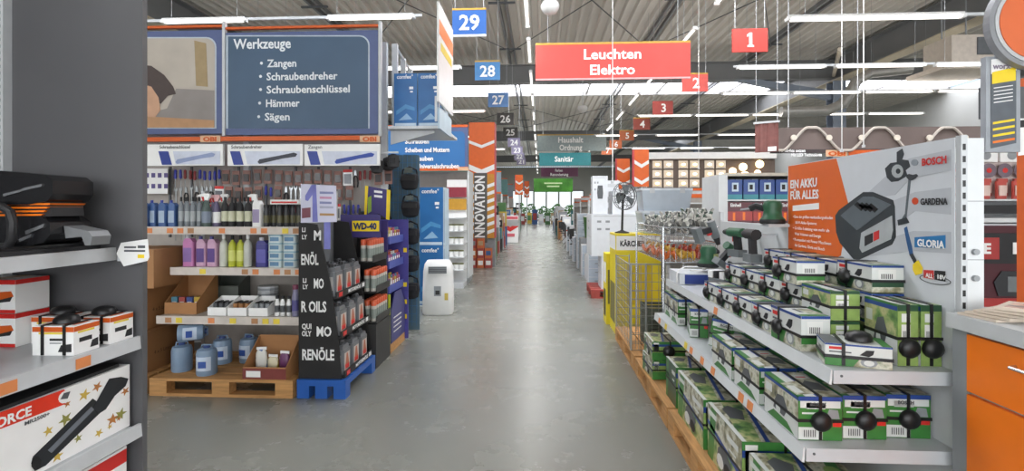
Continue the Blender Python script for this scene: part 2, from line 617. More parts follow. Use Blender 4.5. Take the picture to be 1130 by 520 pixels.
# ================================================================== generic builders
FACE = {'f': lambda w, d, h: ((-w / 2, -d / 2, 0), (w, 0, 0), (0, 0, h), (0, -1, 0)),
        'b': lambda w, d, h: ((w / 2, d / 2, 0), (-w, 0, 0), (0, 0, h), (0, 1, 0)),
        'r': lambda w, d, h: ((w / 2, -d / 2, 0), (0, d, 0), (0, 0, h), (1, 0, 0)),
        'l': lambda w, d, h: ((-w / 2, d / 2, 0), (0, -d, 0), (0, 0, h), (-1, 0, 0)),
        't': lambda w, d, h: ((-w / 2, -d / 2, h), (w, 0, 0), (0, d, 0), (0, 0, 1))}


def rect(a, b, c, d):
    return [(a, b), (c, b), (c, d), (a, d)]


def ell(cx, cy, rx, ry, n=12, a0=0.0):
    return [(cx + rx * cos(a0 + 2 * pi * i / n), cy + ry * sin(a0 + 2 * pi * i / n)) for i in range(n)]


def carton_mesh(name, w, d, h, base, prints=()):
    """A box (origin at its base centre) with flat print on its faces: (face, points 0..1, material[, layer])."""
    mats = [base]
    b = MB().box(-w / 2, w / 2, -d / 2, d / 2, 0, h)
    for q in prints:
        m = q[2]
        if m not in mats:
            mats.append(m)
        lay = q[3] if len(q) > 3 else 1
        for fc in q[0]:
            o, U, V, N = [Vector(t) for t in FACE[fc](w, d, h)]
            b.face([o + U * a + V * c + N * (0.0006 * lay) for a, c in q[1]], mats.index(m))
    return b.mesh(name, mats)


def face_text(s, size, parent, dims, fc, pos, m, width=None, bold=0.02, align='LEFT'):
    o, U, V, N = [Vector(t) for t in FACE[fc](*dims)]
    loc = o + U * pos[0] + V * pos[1] + N * 0.002
    rot = {'f': RF, 'r': RR, 'l': RL, 'b': (pi / 2, 0, pi), 't': (0, 0, 0)}[fc]
    return text(s, size, parent, loc, rot, m, width, bold, align)


def pallet(label, loc, rz=0, m=None, w=1.2, d=0.8):
    """Euro pallet, origin at the middle of its base."""
    t = thing('pallet', label, 'pallet', loc, rz, 'wooden pallets')
    m = m or WOOD
    bw = w / 2
    for y in (-d / 2 + 0.0, -0.05, d / 2 - 0.1):
        MB().box(-bw, bw, y, y + 0.1, 0, 0.022).build('bottom_board', m, t)
    for x in (-bw, -0.072, bw - 0.145):
        for y in (-d / 2, -0.05, d / 2 - 0.1):
            MB().box(x, x + 0.145, y, y + 0.1, 0.022, 0.1).build('block', m, t)
        MB().box(x, x + 0.145, -d / 2, d / 2, 0.1, 0.122).build('stringer_board', m, t)
    for k in range(5):
        y = -d / 2 + k * (d - 0.145) / 4
        MB().box(-bw, bw, y, y + 0.145, 0.122, 0.144).build('deck_board', m, t)
    return t


def dark_knob():
    return MB().lathe([(0.048, 0), (0.048, 0.012), (0.04, 0.026), (0.02, 0.034), (0.006, 0.036)], 14)


STRAPS = {}


def straps(parent, w, d, h, at=(0.0,), belt=None, m=None, r=0.006, t=0.004):
    """Security wires round a box: loops over the top at x=at, and one round the waist at z=belt; each a part."""
    key = (w, d, h, at, belt, r)
    if key not in STRAPS:
        L = []
        for x in at:
            b = MB().box(x - r, x + r, -d / 2 - t, d / 2 + t, h, h + t)
            b.box(x - r, x + r, -d / 2 - t, -d / 2, 0.002, h + t).box(x - r, x + r, d / 2, d / 2 + t, 0.002, h + t)
            L.append(b.mesh('strap', m or BLACK))
        if belt is not None:
            b = MB().box(-w / 2 - t, w / 2 + t, -d / 2 - t, -d / 2 - 0.0005, belt - r, belt + r).box(-w / 2 - t, w / 2 + t, d / 2 + 0.0005, d / 2 + t, belt - r, belt + r)
            b.box(-w / 2 - t, -w / 2, -d / 2 - t, d / 2 + t, belt - r, belt + r).box(w / 2, w / 2 + t, -d / 2 - t, d / 2 + t, belt - r, belt + r)
            L.append(b.mesh('strap', m or BLACK))
        STRAPS[key] = L
    for me in STRAPS[key]:
        link('strap', me, parent)


def bottle_mesh(name, prof, mats, idx, n=12):
    return MB().lathe(prof, n, mats=idx).mesh(name, mats, True)


# ================================================================== LEFT FOREGROUND RACK
YP = 2.40                                   # face of the charcoal end panel
rack = thing('shelf_rack', 'near left steel shelf rack with charcoal end panel and silver shelves', 'shelf', (-2.3, 2.0, 0))
RO = Vector((-2.3, 2.0, 0))


def rk(b, name, m, smooth=False, parent=None):
    b.v = [tuple(Vector(v) - RO) for v in b.v]
    return b.build(name, m, parent or rack, smooth)


rk(MB().box(-2.615, -1.94, YP, YP + 0.03, 0, 2.8), 'end_panel', CHAR)
up = MB().box(-2.69, -2.63, YP - 0.03, YP + 0.03, 0, 2.8)
upo = rk(up, 'upright', LGREY)
hb = MB()
for k in range(60):
    for x in (-2.672, -2.648):
        hb.box(x - 0.004, x + 0.004, YP - 0.0312, YP - 0.03, 0.8 + k * 0.033, 0.815 + k * 0.033)
so = rk(hb, 'slot_holes', BLACK, parent=upo)
so['kind'] = 'stuff'
rk(MB().box(-2.86, -2.82, 0.4, YP, 0.1, 2.8), 'back_panel', CHAR)
silver = mat('shelf_silver', '#b4b8bb', 0.32, 0.15, var=0.04)
for (z, xf, tags) in ((0.903, -1.945, ()), (0.476, -1.94, ()), (1.335, -2.07, ()), (0.14, -1.94, ())):
    b = MB().box(-2.62, xf - 0.02, 0.4, YP - 0.032, z - 0.03, z)
    sh = rk(b, 'shelf', silver)
    lip = MB().prism([(xf - 0.03, z - 0.062), (xf, z - 0.058), (xf - 0.004, z + 0.004), (xf - 0.02, z + 0.004)], 0.4, YP - 0.002, axis='y')
    lp = rk(lip, 'price_rail', LGREY, parent=sh)
    if z == 0.903:
        for (u, v) in ((8, 433), (92, 403)):
            p = P(u, v, X=xf)
            tg = rk(MB().box(xf - 0.001, xf + 0.002, p.y - 0.035, p.y + 0.035, z - 0.052, z - 0.008), 'price_tag', TAGO, parent=sh)
# hexagonal wobbler card on the upper shelf
hx = thing('price_card', 'white six-sided price card clipped to the end of the upper shelf', 'sign', P(147, 293, Y=2.37))
o = Vector(hx.location)
pts = [(P(u, v, Y=2.37) - o) for u, v in ((137, 294), (129, 280), (134, 268), (163, 264), (165, 284), (163, 288))]
MB().prism([(p.x, p.z) for p in pts], -0.003, 0.0, axis='y').build('card', PWHITE, hx)
for (u0, v0, u1, v1) in ((137, 272, 150, 274), (137, 276, 160, 278), (152, 271, 160, 274)):
    a, c = P(u0, v1, Y=2.366) - o, P(u1, v0, Y=2.366) - o
    MB().box(a.x, c.x, -0.0045, -0.003, a.z, c.z).build('print_line', DGREY, hx)
a, c = P(152, 285, Y=2.366) - o, P(159, 281, Y=2.366) - o
MB().box(a.x, c.x, -0.0045, -0.003, a.z, c.z).build('print_line', YELLOW, hx)
MB().box(-0.08, -0.02, 0.0, 0.02, 0.02, 0.05).build('clip', LGREY, hx)

# black power tool with orange vents on the upper shelf
YT = 2.08
tool = thing('garden_power_tool', 'black cordless power tool with orange vents on the upper left shelf', 'power tool', (-2.3, 2.15, 1.335))
TO = Vector((-2.3, 2.15, 1.335))


def slab(pix, name, m, dep, off=0.0, y=YT, parent=tool, org=TO):
    pts = [P(u, v, Y=y) for u, v in pix]
    b = MB().prism([(p.x - org.x, p.z - org.z) for p in pts], y + off - org.y, y + off + dep - org.y, axis='y')
    return b.build(name, m, parent)


gloss = mat('gloss_black', '#1b1b1d', 0.22)
slab([(-70, 188), (-30, 186), (30, 191), (50, 193), (58, 199), (58, 214), (52, 222), (30, 226), (-70, 226)], 'upper_housing', gloss, 0.2)
slab([(-70, 226), (50, 223), (52, 239), (-70, 241)], 'vent_core', SOFTBLACK, 0.16, 0.02)
for i in range(4):
    v = 225 + i * 4
    slab([(-60, v), (54 - i * 3, v - 0.8), (52 - i * 3, v + 1.2), (-60, v + 2)], 'orange_vent', ORANGE, 0.17, 0.008)
slab([(-70, 241), (45, 239), (55, 246), (56, 258), (48, 268), (30, 272), (-70, 274)], 'lower_housing', gloss, 0.2)
for pix in ([(26, 208), (48, 203), (47, 206), (25, 211)], [(29, 255), (50, 247), (49, 251), (30, 259)], [(5, 214), (26, 209), (24, 212), (5, 217)], [(22, 264), (36, 258), (35, 262), (23, 267)]):
    slab(pix, 'silver_accent', CHROME, 0.01, -0.006)
pts = [P(u, v, Y=YT - 0.05) - TO for u, v in ((-20, 226), (2, 228), (11, 234), (14, 246), (13, 264), (9, 272), (-20, 274))]
MB().tube(pts, 0.018, 8).build('handle', SOFTBLACK, tool, True)
slab([(56, 250), (84, 256), (88, 262), (86, 272), (80, 272), (76, 262), (58, 264)], 'nozzle', mat('tool_grey', '#77797b', 0.4), 0.1, 0.06)
MB().box(-0.02, 0.19, -1.3, 0.2, 0.004, 0.02).build('blade_cover', SOFTBLACK, tool)
MB().box(0.02, 0.14, -1.3, 0.2, 0.02, 0.034).build('blade_rib', gloss, tool)

# white carton with red tool picture
W_, D_, H_ = 0.24, 0.16, 0.15
cm = carton_mesh('carton_body', W_, D_, H_, PWHITE, [('fr', rect(0, 0.86, 1, 1), RED), ('f', [(0.1, 0.42), (0.55, 0.62), (0.92, 0.66), (0.97, 0.5), (0.7, 0.4), (0.4, 0.3)], DORANGE),
                                                    ('f', [(0.15, 0.4), (0.6, 0.36), (0.95, 0.5), (0.9, 0.35), (0.3, 0.24)], SOFTBLACK, 2), ('f', rect(0, 0.0, 1, 0.1), RED), ('f', rect(0.1, 0.14, 0.7, 0.17), DGREY, 2)])
for L in range(2):
    t = thing('carton', '%s white carton with red band and sander picture at the left frame edge' % ('lower', 'upper')[L], 'carton', (-2.48, 2.26, 0.904 + L * 0.153))
    link('carton_body', cm, t)
    MB().box(-0.03, 0.03, -D_ / 2 - 0.0005, D_ / 2 + 0.0005, H_, H_ + 0.0012).build('tape', mat('tape', '#b89468', 0.35), t)
# small white cartons with an orange stripe and security tag
w, d, h = 0.18, 0.13, 0.125
sm = carton_mesh('small_carton_body', w, d, h, PWHITE, [('frlb', rect(0, 0.8, 1, 0.97), DORANGE), ('frlb', rect(0.15, 0.72, 0.8, 0.79), TAGY), ('f', rect(0.42, 0.5, 0.8, 0.58), SOFTBLACK),
                                                       ('f', rect(0.42, 0.4, 0.7, 0.44), MGREY), ('fr', [(0.62, 0.12), (0.95, 0.12), (0.95, 0.4), (0.7, 0.36)], SOFTBLACK, 2), ('r', rect(0.2, 0.4, 0.7, 0.55), SOFTBLACK), ('t', rect(0.1, 0.2, 0.9, 0.8), DORANGE)])
pr = thing('boxed_battery', 'x', 'carton', group='small white boxed accessories on the near left shelf')
link('small_carton_body', sm, pr)
straps(pr, w, d, h, (-0.045, 0.05))
k = dark_knob().build('security_tag', BLACK, pr, True)
k.location = (0.0, 0.0, h + 0.0042)
bb = Proto(pr)
bb.put((-2.068, 2.13, 0.904), 0.03, 'small white carton with black security tag nearest the shelf edge, near left rack')
bb.put((-2.062, 2.315, 0.904), -0.02, 'small white carton with security tag against the charcoal panel, near left rack')
bb.put((-2.262, 2.31, 0.904), 0.0, 'small white carton half hidden behind two others, near left rack')
# long leaf blower carton
bl = thing('leaf_blower_carton', 'long white carton with leaf blower picture, autumn leaves and red band', 'carton', (-2.14, 1.9, 0.4775))
BO = Vector((-2.14, 1.9, 0.4775))
XB = -1.985
MB().box(-2.31, XB, 1.42, 2.375, 0.4775, 0.775).build('carton_body', PWHITE, bl).location = -BO
kw = dict(X=XB, org=BO)
trace(bl, 'red_band', mat('box_red', '#e0361c', 0.4), [(-60, 497), (-60, 477), (70, 430), (79, 435), (72, 446)], off=0.001, **kw)
trace(bl, 'round_badge', PWHITE, [(72 + 8 * cos(t / 12 * 2 * pi), 438 - (7 * sin(t / 12 * 2 * pi)) - 2.6 * cos(t / 12 * 2 * pi)) for t in range(12)], off=0.002, **kw)
trace(bl, 'badge_print', DGREY, [(66, 441), (70, 434), (77, 432), (74, 440)], off=0.003, **kw)
gun = mat('blower_black', '#23262b', 0.35)
trace(bl, 'blower_tube_picture', gun, [(34, 512), (36, 504), (102, 440), (112, 447), (110, 456), (50, 514), (40, 519)], off=0.002, **kw)
trace(bl, 'blower_nozzle_picture', BLACK, [(34, 515), (35, 506), (41, 503), (45, 508), (44, 517), (38, 520)], off=0.003, **kw)
trace(bl, 'blower_body_picture', gun, [(102, 450), (116, 425), (120, 418), (133, 416), (141, 418), (138, 426), (126, 437), (116, 452), (108, 457)], off=0.0035, **kw)
trace(bl, 'blower_highlight', mat('blower_grey', '#6e737b', 0.4), [(52, 497), (100, 449), (103, 452), (56, 500)], off=0.004, **kw)
leafc = [mat('leaf_print_a', '#c9ab4a', 0.5), mat('leaf_print_b', '#b5763c', 0.5), mat('leaf_print_c', '#93924a', 0.5)]
for i, (u, v, r) in enumerate(((93, 436, 7), (107, 427, 6), (72, 463, 8), (53, 476, 6), (124, 463, 7), (133, 457, 7), (109, 478, 5), (138, 432, 5), (86, 484, 5), (63, 504, 7), (131, 462, 3), (98, 455, 5), (121, 471, 3), (74, 446, 4), (88, 470, 5))):
    pts = []
    for q in range(10):
        a = 2 * pi * q / 10 + i
        rr = r * 1.25 if q % 2 == 0 else r * 0.5
        pts.append((u + rr * cos(a) * 0.8, v - rr * sin(a) * 0.75 - 0.36 * rr * cos(a)))
    trace(bl, 'leaf_print', leafc[i % 3], pts, off=0.0015, **kw)
p = P(2, 470, X=XB)
text('FORCE', 0.05, bl, P(-13, 477, X=XB + 0.003) - BO, RR, PWHITE, 0.155, 0.03)
text('MR2500+', 0.02, bl, P(27, 470, X=XB + 0.003) - BO, RR, DGREY, 0.1, 0.02)
MB().box(-2.3, -2.0, 1.5, 2.33, 0.7762, 0.79).build('tool_tray', SOFTBLACK, bl).location = -BO
t = thing('small_carton', 'small white carton just visible under the lowest left shelf lip', 'carton', (-2.14, 2.2, 0.142))
link('carton_body', carton_mesh('low_carton', 0.32, 0.3, 0.25, PWHITE, [('fr', rect(0, 0.7, 1, 0.95), RED), ('t', ell(0.6, 0.5, 0.3, 0.35), DGREY), ('t', ell(0.6, 0.5, 0.16, 0.2), LGREY, 2), ('r', rect(0.1, 0.2, 0.8, 0.5), MGREY)]), t)

# ================================================================== LEFT TOOL RACK (faces the camera across the side aisle)
YS = 5.0
tr = thing('tool_rack', 'tool wall rack with slate blue header boards and hanging hand tools', 'rack', (-3.6, YS, 0))
TR = Vector((-3.6, YS, 0))


def tk(b, name, m, parent=None, smooth=False):
    b.v = [tuple(Vector(v) - TR) for v in b.v]
    return b.build(name, m, parent or tr, smooth)


def pxbox(u0, v0, u1, v1, y, dep, name, m, parent=None, fn=tk):
    a, c = P(u0, v1, Y=y), P(u1, v0, Y=y)
    return fn(MB().box(a.x, c.x, y, y + dep, a.z, c.z), name, m, parent)


peg = mat('pegboard', '#a9a29b', 0.5, var=0.05)
tk(MB().box(-6.6, -1.97, 5.42, 5.47, 0.161, 1.5), 'back_panel', peg)
tk(MB().box(-6.6, -1.69, 5.42, 5.47, 1.501, 3.3), 'back_panel', peg)
tk(MB().box(-6.6, -1.96, 5.05, 5.85, 0, 0.16), 'plinth', MGREY)
for x, z0 in ((-6.6, 0.161), (-5.0, 0.161), (-3.17, 0.161), (-1.66, 1.55)):
    tk(MB().box(x - 0.03, x + 0.03, 5.36, 5.42, z0, 3.3), 'upright', LGREY)
slate = mat('sign_slate_blue', '#435b74', 0.45, var=0.05, scale=3)
slate2 = mat('sign_border_blue', '#53608a', 0.45, var=0.05)
frame_w = mat('sign_frame_line', '#b9c4cf', 0.4)
board = pxbox(60, 33, 246, 149, YS, 0.03, 'picture_board', slate2)
board2 = pxbox(248, 33, 417, 149, YS, 0.03, 'header_board', slate2)
pxbox(60, 27, 246, 33.5, YS - 0.006, 0.04, 'orange_strip', DORANGE)
pxbox(248, 26.5, 417, 32.5, YS - 0.006, 0.04, 'orange_strip', DORANGE)
for u in (246.5, 419):
    pxbox(u - 1.5, 23, u + 1.5, 150, YS - 0.02, 0.04, 'sign_post', LGREY)


def rrect(u0, v0, u1, v1, r, corners='tr'):
    pts = [(u0, v1), (u1, v1)]
    if 'tr' in corners:
        pts += [(u1 - r + r * cos(a), v0 + r - r * sin(a)) for a in [k * pi / 10 for k in range(6)]]
    else:
        pts.append((u1, v0))
    pts.append((u0, v0))
    return pts


kw = dict(Y=YS, org=TR)
trace(tr, 'picture_edge', frame_w, rrect(150, 41, 239, 142, 11), off=0.003, **kw)
pic = trace(tr, 'picture_ground', mat('picture_beige', '#b7aea2', 0.5, var=0.1, scale=3), rrect(150, 42.5, 237.5, 141, 10), off=0.006, **kw)
trace(tr, 'picture_bench', mat('picture_grey', '#8d8682', 0.5, var=0.1, scale=4), [(150, 141), (237, 141), (237, 100), (195, 98), (185, 120), (150, 128)], off=0.009, **kw)
trace(tr, 'picture_post', mat('picture_tan', '#a08b66', 0.5), [(215, 45), (228, 48), (230, 96), (217, 95)], off=0.009, **kw)
trace(tr, 'picture_table', mat('picture_wood', '#b58a63', 0.5), [(150, 128), (237, 133), (237, 141), (150, 141)], off=0.011, **kw)
trace(tr, 'picture_hair', mat('picture_hair', '#4b3f3c', 0.6), [(158, 72), (168, 73), (182, 83), (192, 96), (195, 104), (186, 106), (178, 115), (170, 108), (158, 98)], off=0.012, **kw)
trace(tr, 'picture_face', mat('picture_skin', '#c79c7e', 0.5), [(158, 93), (168, 96), (176, 108), (178, 122), (172, 130), (158, 128)], off=0.013, **kw)
trace(tr, 'header_frame', frame_w, rrect(249.5, 39, 408, 142, 11), off=0.003, **kw)
trace(tr, 'header_field', slate, rrect(252, 40.5, 406.5, 142, 10), off=0.006, **kw)
sw = mat('sign_white', '#e9eef2', 0.5, var=0.01)
px = lambda n: n / 565 * YS
for s, u, v, sz, w in (('Werkzeuge', 258, 54, 16, 67), ('Zangen', 295, 74, 12, 34), ('Schraubendreher', 294, 88.5, 12, 82), ('Schraubenschlüssel', 294, 103, 12, 96), ('Hämmer', 293, 118, 12, 39), ('Sägen', 292, 133, 12, 29)):
    text(s, px(sz), tr, P(u, v, Y=YS - 0.012) - TR, RF, sw, px(w) * 1.0, 0.022)
    if sz < 15:
        trace(tr, 'bullet', sw, ell(u - 6, v - 4, 1.6, 1.7, 10), off=0.009, **kw)
pxbox(60, 149.5, 417, 157, YS - 0.01, 0.05, 'orange_strip', DORANGE)
for u in (221, 397):
    pxbox(u, 149.5, u + 22, 157, YS - 0.014, 0.01, 'logo_plate', mat('logo_tan', '#d9b08c', 0.5))
    text('OBI', px(7), tr, P(u + 3, 156, Y=YS - 0.018) - TR, RF, DORANGE, px(16), 0.05)
blue = mat('deep_blue_print', '#243a8f', 0.4)
for (u0, u1, s) in ((158, 246, 'Schraubenschlüssel'), (251, 334, 'Schraubendreher'), (336, 419, 'Zangen')):
    pxbox(u0, 159, u1, 183, YS - 0.02, 0.03, 'product_card', PWHITE)
    q = 16 if u0 < 200 else 2
    text(s, px(5.2), tr, P(u0 + q + 2, 164, Y=YS - 0.026) - TR, RF, DGREY, px(36 if len(s) > 10 else 16), 0.01)
    trace(tr, 'blue_block', blue, [(u0 + q + 1, 167), (u0 + q + 12, 167), (u0 + q + 16, 182), (u0 + q + 5, 182)], Y=YS - 0.02, org=TR, off=0.004)
    trace(tr, 'picture_strip', mat('card_pale', '#cdd3e2', 0.4), [(u0 + q + 17, 167), (u1 - 3, 167), (u1 - 3, 181.5), (u0 + q + 20, 181.5)], Y=YS - 0.02, org=TR, off=0.003)
    um = (u0 + u1) / 2 + 12
    trace(tr, 'tool_picture', mat(*(('tool_pale_blue', '#8f9cc0') if u0 < 200 else ('tool_near_black', '#2c2f3c') if u0 < 300 else ('tool_royal', '#2f4aa0')), 0.4), [(um - 20, 179), (um - 18, 176), (um + 8, 171), (um + 20, 168.5), (um + 24, 170), (um + 22, 173), (um + 8, 175), (um - 18, 181)], Y=YS - 0.02, org=TR, off=0.006)
# white info board at the left end of the pegboard
pxbox(140, 186, 185, 214, 5.3, 0.01, 'info_board', PWHITE)
for i in range(4):
    for j in range(2):
        pxbox(160 + i * 7, 191 + j * 12, 164 + i * 7, 196 + j * 12, 5.296, 0.004, 'info_picture', mat('info_violet', '#5a4f86', 0.5))
for u in (186, 210, 236, 262, 292, 325, 350, 385):
    pxbox(u, 184, u + 2, 262, 5.34, 0.02, 'peg_rail', DGREY)

# hanging hand tools
steel = mat('tool_steel', '#a7abae', 0.3, 0.8)
tool_protos = []
for nm, lab, hm in (('screwdriver', 'screwdriver with blue handle hanging on the tool wall', mat('handle_blue', '#3a3fa0', 0.4)), ('screwdriver', 'screwdriver with dark red handle hanging on the tool wall', mat('handle_red', '#8a2f2f', 0.4))):
    t = thing(nm, lab, 'screwdriver', group='hand tools on the tool wall')
    MB().lathe([(0.006, 0), (0.014, -0.01), (0.013, -0.05), (0.016, -0.085), (0.009, -0.1)][::-1], 8).build('handle', hm, t, True)
    MB().cyl((0, 0, -0.1), (0, 0, -0.21), 0.004, n=6).build('shaft', steel, t)
    tool_protos.append(Proto(t))
t = thing('pliers', 'pliers with dark grips hanging on the tool wall', 'pliers', group='hand tools on the tool wall')
for s in (-1, 1):
    MB().tube([(s * 0.004, 0, -0.06), (s * 0.02, 0, -0.09), (s * 0.024, 0, -0.14), (s * 0.016, 0, -0.19)], 0.008, 6).build('grip', SOFTBLACK, t, True)
MB().prism([(-0.014, -0.065), (0.014, -0.065), (0.011, -0.02), (0.003, 0.0), (-0.003, 0), (-0.011, -0.02)], -0.006, 0.006, axis='y').build('jaw', steel, t)
tool_protos.append(Proto(t))
t = thing('wrench', 'open-ended steel wrench hanging on the tool wall', 'wrench', group='hand tools on the tool wall')
MB().prism([(-0.018, 0.0), (-0.008, -0.02), (0.008, -0.02), (0.018, 0.0), (0.018, -0.03), (0.008, -0.045), (0.007, -0.16), (0.016, -0.18), (0.01, -0.2), (-0.01, -0.2), (-0.016, -0.18), (-0.007, -0.16), (-0.008, -0.045), (-0.018, -0.03)], -0.004, 0.004, axis='y').build('wrench_body', steel, t)
tool_protos.append(Proto(t))
t = thing('tool_pack', 'white blister card with small tools hanging on the tool wall', 'tool pack', group='hand tools on the tool wall')
MB().box(-0.05, 0.05, -0.003, 0.003, -0.17, 0).build('card', PWHITE, t)
MB().box(-0.035, 0.035, -0.02, -0.003, -0.15, -0.05).build('blister', mat('blister_grey', '#6d7076', 0.25), t)
MB().box(-0.05, 0.05, -0.0045, -0.003, -0.03, 0).build('brand_strip', RED, t)
tool_protos.append(Proto(t))
t = thing('tool_pack', 'brown-red packed tool set hanging on the tool wall', 'tool pack', group='hand tools on the tool wall')
MB().box(-0.04, 0.04, -0.006, 0.006, -0.15, 0).build('card', mat('card_brown', '#8a6257', 0.5), t)
MB().box(-0.03, 0.03, -0.016, -0.006, -0.12, -0.04).build('blister', mat('blister_dark', '#3c3535', 0.25), t)
tool_protos.append(Proto(t))
rt = random.Random(3)
tool_n = {}
tool_base = [p.root['label'].replace(' hanging on the tool wall', ' on the tool wall') for p in tool_protos]
for r_, v in enumerate((188, 206, 226, 244)):
    u = 189.0
    last = 0
    while u < 424:
        u += rt.choice((4.8, 5.3, 5.9))
        if rt.random() < 0.35:
            last = rt.randrange(6)
        k = last
        if k >= 4:
            u += 2.9
        if u > 396 and v > 200:
            break
        p = P(u, v + rt.uniform(-1, 1), Y=5.32 if k < 4 else 5.3)
        tool_n[(r_, k)] = tool_n.get((r_, k), -1) + 1
        tool_protos[k].put(p, 0, tool_base[k] + ', %s row, %s of kind' % (('top', 'second', 'third', 'bottom')[r_], nth(tool_n[(r_, k)])), ry=rt.uniform(-0.04, 0.04))
        if k >= 4:
            u += 3.0

# ================================================================== BOTTLE RACK in front of the tool wall
br = thing('bottle_rack', 'white shelf rack of car-care bottles below the tool wall', 'shelf', (-2.7, 4.6, 0))
TRB = Vector((-2.7, 4.6, 0))


def bk(b, name, m, parent=None, smooth=False):
    b.v = [tuple(Vector(v) - TRB) for v in b.v]
    return b.build(name, m, parent or br, smooth)


shw = mat('shelf_cream', '#c9c4bd', 0.45, var=0.04)
SHZ = {}
for key, (yf, v, xl) in {'top': (4.36, 251, -3.75), 'mid': (4.33, 296, -3.24), 'low': (4.22, 350, -3.28)}.items():
    z = P(250, v, Y=yf).z
    SHZ[key] = z + 0.0015
    s_ = bk(MB().box(xl, -2.0, yf, 4.86, z - 0.03, z), 'shelf', shw)
    bk(MB().box(xl, -2.0, yf - 0.012, yf, z - 0.062, z + 0.006), 'price_rail', mat('rail_cream', '#cfc6bd', 0.4), s_)
    x = xl + 0.08
    while x < -2.08:
        if rt.random() < 0.6:
            bk(MB().box(x, x + 0.055, yf - 0.0145, yf - 0.012, z - 0.052, z - 0.008), 'price_tag', rt.choice((TAGO, TAGO, TAGY, mat('tag_brown', '#b5845a', 0.5))), s_)
        x += 0.095
bk(MB().box(-3.3, -2.0, 4.86, 4.89, 0.1, 1.35), 'back_panel', mat('rack_back', '#9a938c', 0.5))
for x in (-3.31, -2.0):
    bk(MB().box(x - 0.02, x + 0.02, 4.86, 4.92, 0, 1.7), 'upright', LGREY)

capk = SOFTBLACK
clearg = mat('grey_bottle', '#7d8489', 0.3, var=0.05)
lblw = PWHITE


def round_bottle(name, label, cat, group, h, r, body, cap, lab=None, neck=0.35, n=10):
    t = thing(name, label, cat, group=group)
    MB().lathe([(r * 0.95, 0), (r, 0.008), (r, h * 0.62), (r * 0.8, h * 0.74), (r * neck, h * 0.82), (r * neck, h * 0.86)], n).build('bottle_body', body, t, True)
    MB().lathe([(r * neck * 1.15, h * 0.855), (r * neck * 1.15, h * 0.98), (r * neck, h)], n).build('cap', cap, t, True)
    if lab:
        MB().lathe([(r * 1.012, h * 0.18), (r * 1.012, h * 0.52)], n).build('label_wrap', lab, t, True)
    return Proto(t)


def spray_bottle(name, label, group, h, r, body, head, lab):
    t = thing(name, label, 'spray bottle', group=group)
    MB().lathe([(r * 0.95, 0), (r, 0.008), (r, h * 0.5), (r * 0.6, h * 0.68), (r * 0.35, h * 0.76), (r * 0.35, h * 0.8)], 10).build('bottle_body', body, t, True)
    MB().prism([(-0.05, h * 0.9), (-0.05, h * 0.96), (-0.02, h), (0.025, h), (0.035, h * 0.93), (0.014, h * 0.79), (-0.014, h * 0.79), (-0.016, h * 0.9)], -0.012, 0.012, axis='y').build('spray_head', head, t)
    MB().prism([(-0.045, h * 0.9), (-0.03, h * 0.9), (-0.02, h * 0.78), (-0.03, h * 0.76)], -0.006, 0.006, axis='y').build('trigger', RED, t)
    if lab:
        MB().lathe([(r * 1.012, h * 0.12), (r * 1.012, h * 0.46)], 10).build('label_wrap', lab, t, True)
    return Proto(t)


def canister(name, label, cat, group, w, d, h, body, cap, lab=None):
    t = thing(name, label, cat, group=group)
    b = MB().rbox(-w / 2, w / 2, -d / 2, d / 2, 0, h * 0.78, min(w, d) * 0.22)
    b.prism([(-w * 0.47, h * 0.78), (w * 0.47, h * 0.78), (w * 0.2, h * 0.9), (-w * 0.3, h * 0.9)], -d * 0.4, d * 0.4, axis='y')
    b.build('canister_body', body, t)
    MB().cyl((-0.02, 0, h * 0.9), (-0.02, 0, h), w * 0.17, n=10).build('cap', cap, t)
    if lab:
        MB().box(-w * 0.38, w * 0.38, -d / 2 - 0.0015, -d / 2, h * 0.15, h * 0.6).build('label_panel', lab, t)
    return Proto(t)


G = 'car-care bottles on the top shelf'
kinds = {
    'blue': canister('canister', 'blue car-care canister at left of the top bottle shelf', 'canister', G, 0.07, 0.07, 0.24, mat('bottle_blue', '#3d5f96', 0.35), mat('cap_blue', '#2038a0', 0.35), mat('label_pale_blue', '#a9bcd0', 0.4)),
    'grey': round_bottle('bottle', 'slim grey bottle with black cap on the top bottle shelf', 'bottle', G, 0.27, 0.0235, clearg, capk, mat('label_grey', '#aeb4b6', 0.4)),
    'spray': spray_bottle('spray_bottle', 'dark trigger spray bottle with white head on the top shelf', G, 0.3, 0.04, mat('bottle_smoke', '#4d5c57', 0.3), PWHITE, mat('label_bluegrey', '#7f8a9c', 0.4)),
    'spray2': spray_bottle('spray_bottle', 'grey-violet spray bottle with pale pink head on the top shelf', G, 0.29, 0.036, mat('bottle_violet', '#6b6380', 0.3), mat('head_pink', '#d9a9ac', 0.4), PWHITE),
    'black': round_bottle('bottle', 'black bottle with white and yellow label on the top shelf', 'bottle', G, 0.27, 0.031, SOFTBLACK, capk, mat('label_cream', '#cfd0b4', 0.4), 0.3),
    'white': canister('canister', 'white slanted canister beside the black bottles on the top shelf', 'canister', G, 0.08, 0.07, 0.26, PWHITE, PWHITE, mat('label_multi', '#9c8fb0', 0.4)),
    'can': round_bottle('aerosol_can', 'dark aerosol can at right of the top shelf', 'spray can', G, 0.2, 0.025, mat('can_dark', '#2b2c30', 0.3), capk, mat('label_olive', '#5e5a3c', 0.4), 0.8),
}
z = SHZ['top']
cnt = {}
BASE = {k: v.root['label'] for k, v in kinds.items()}
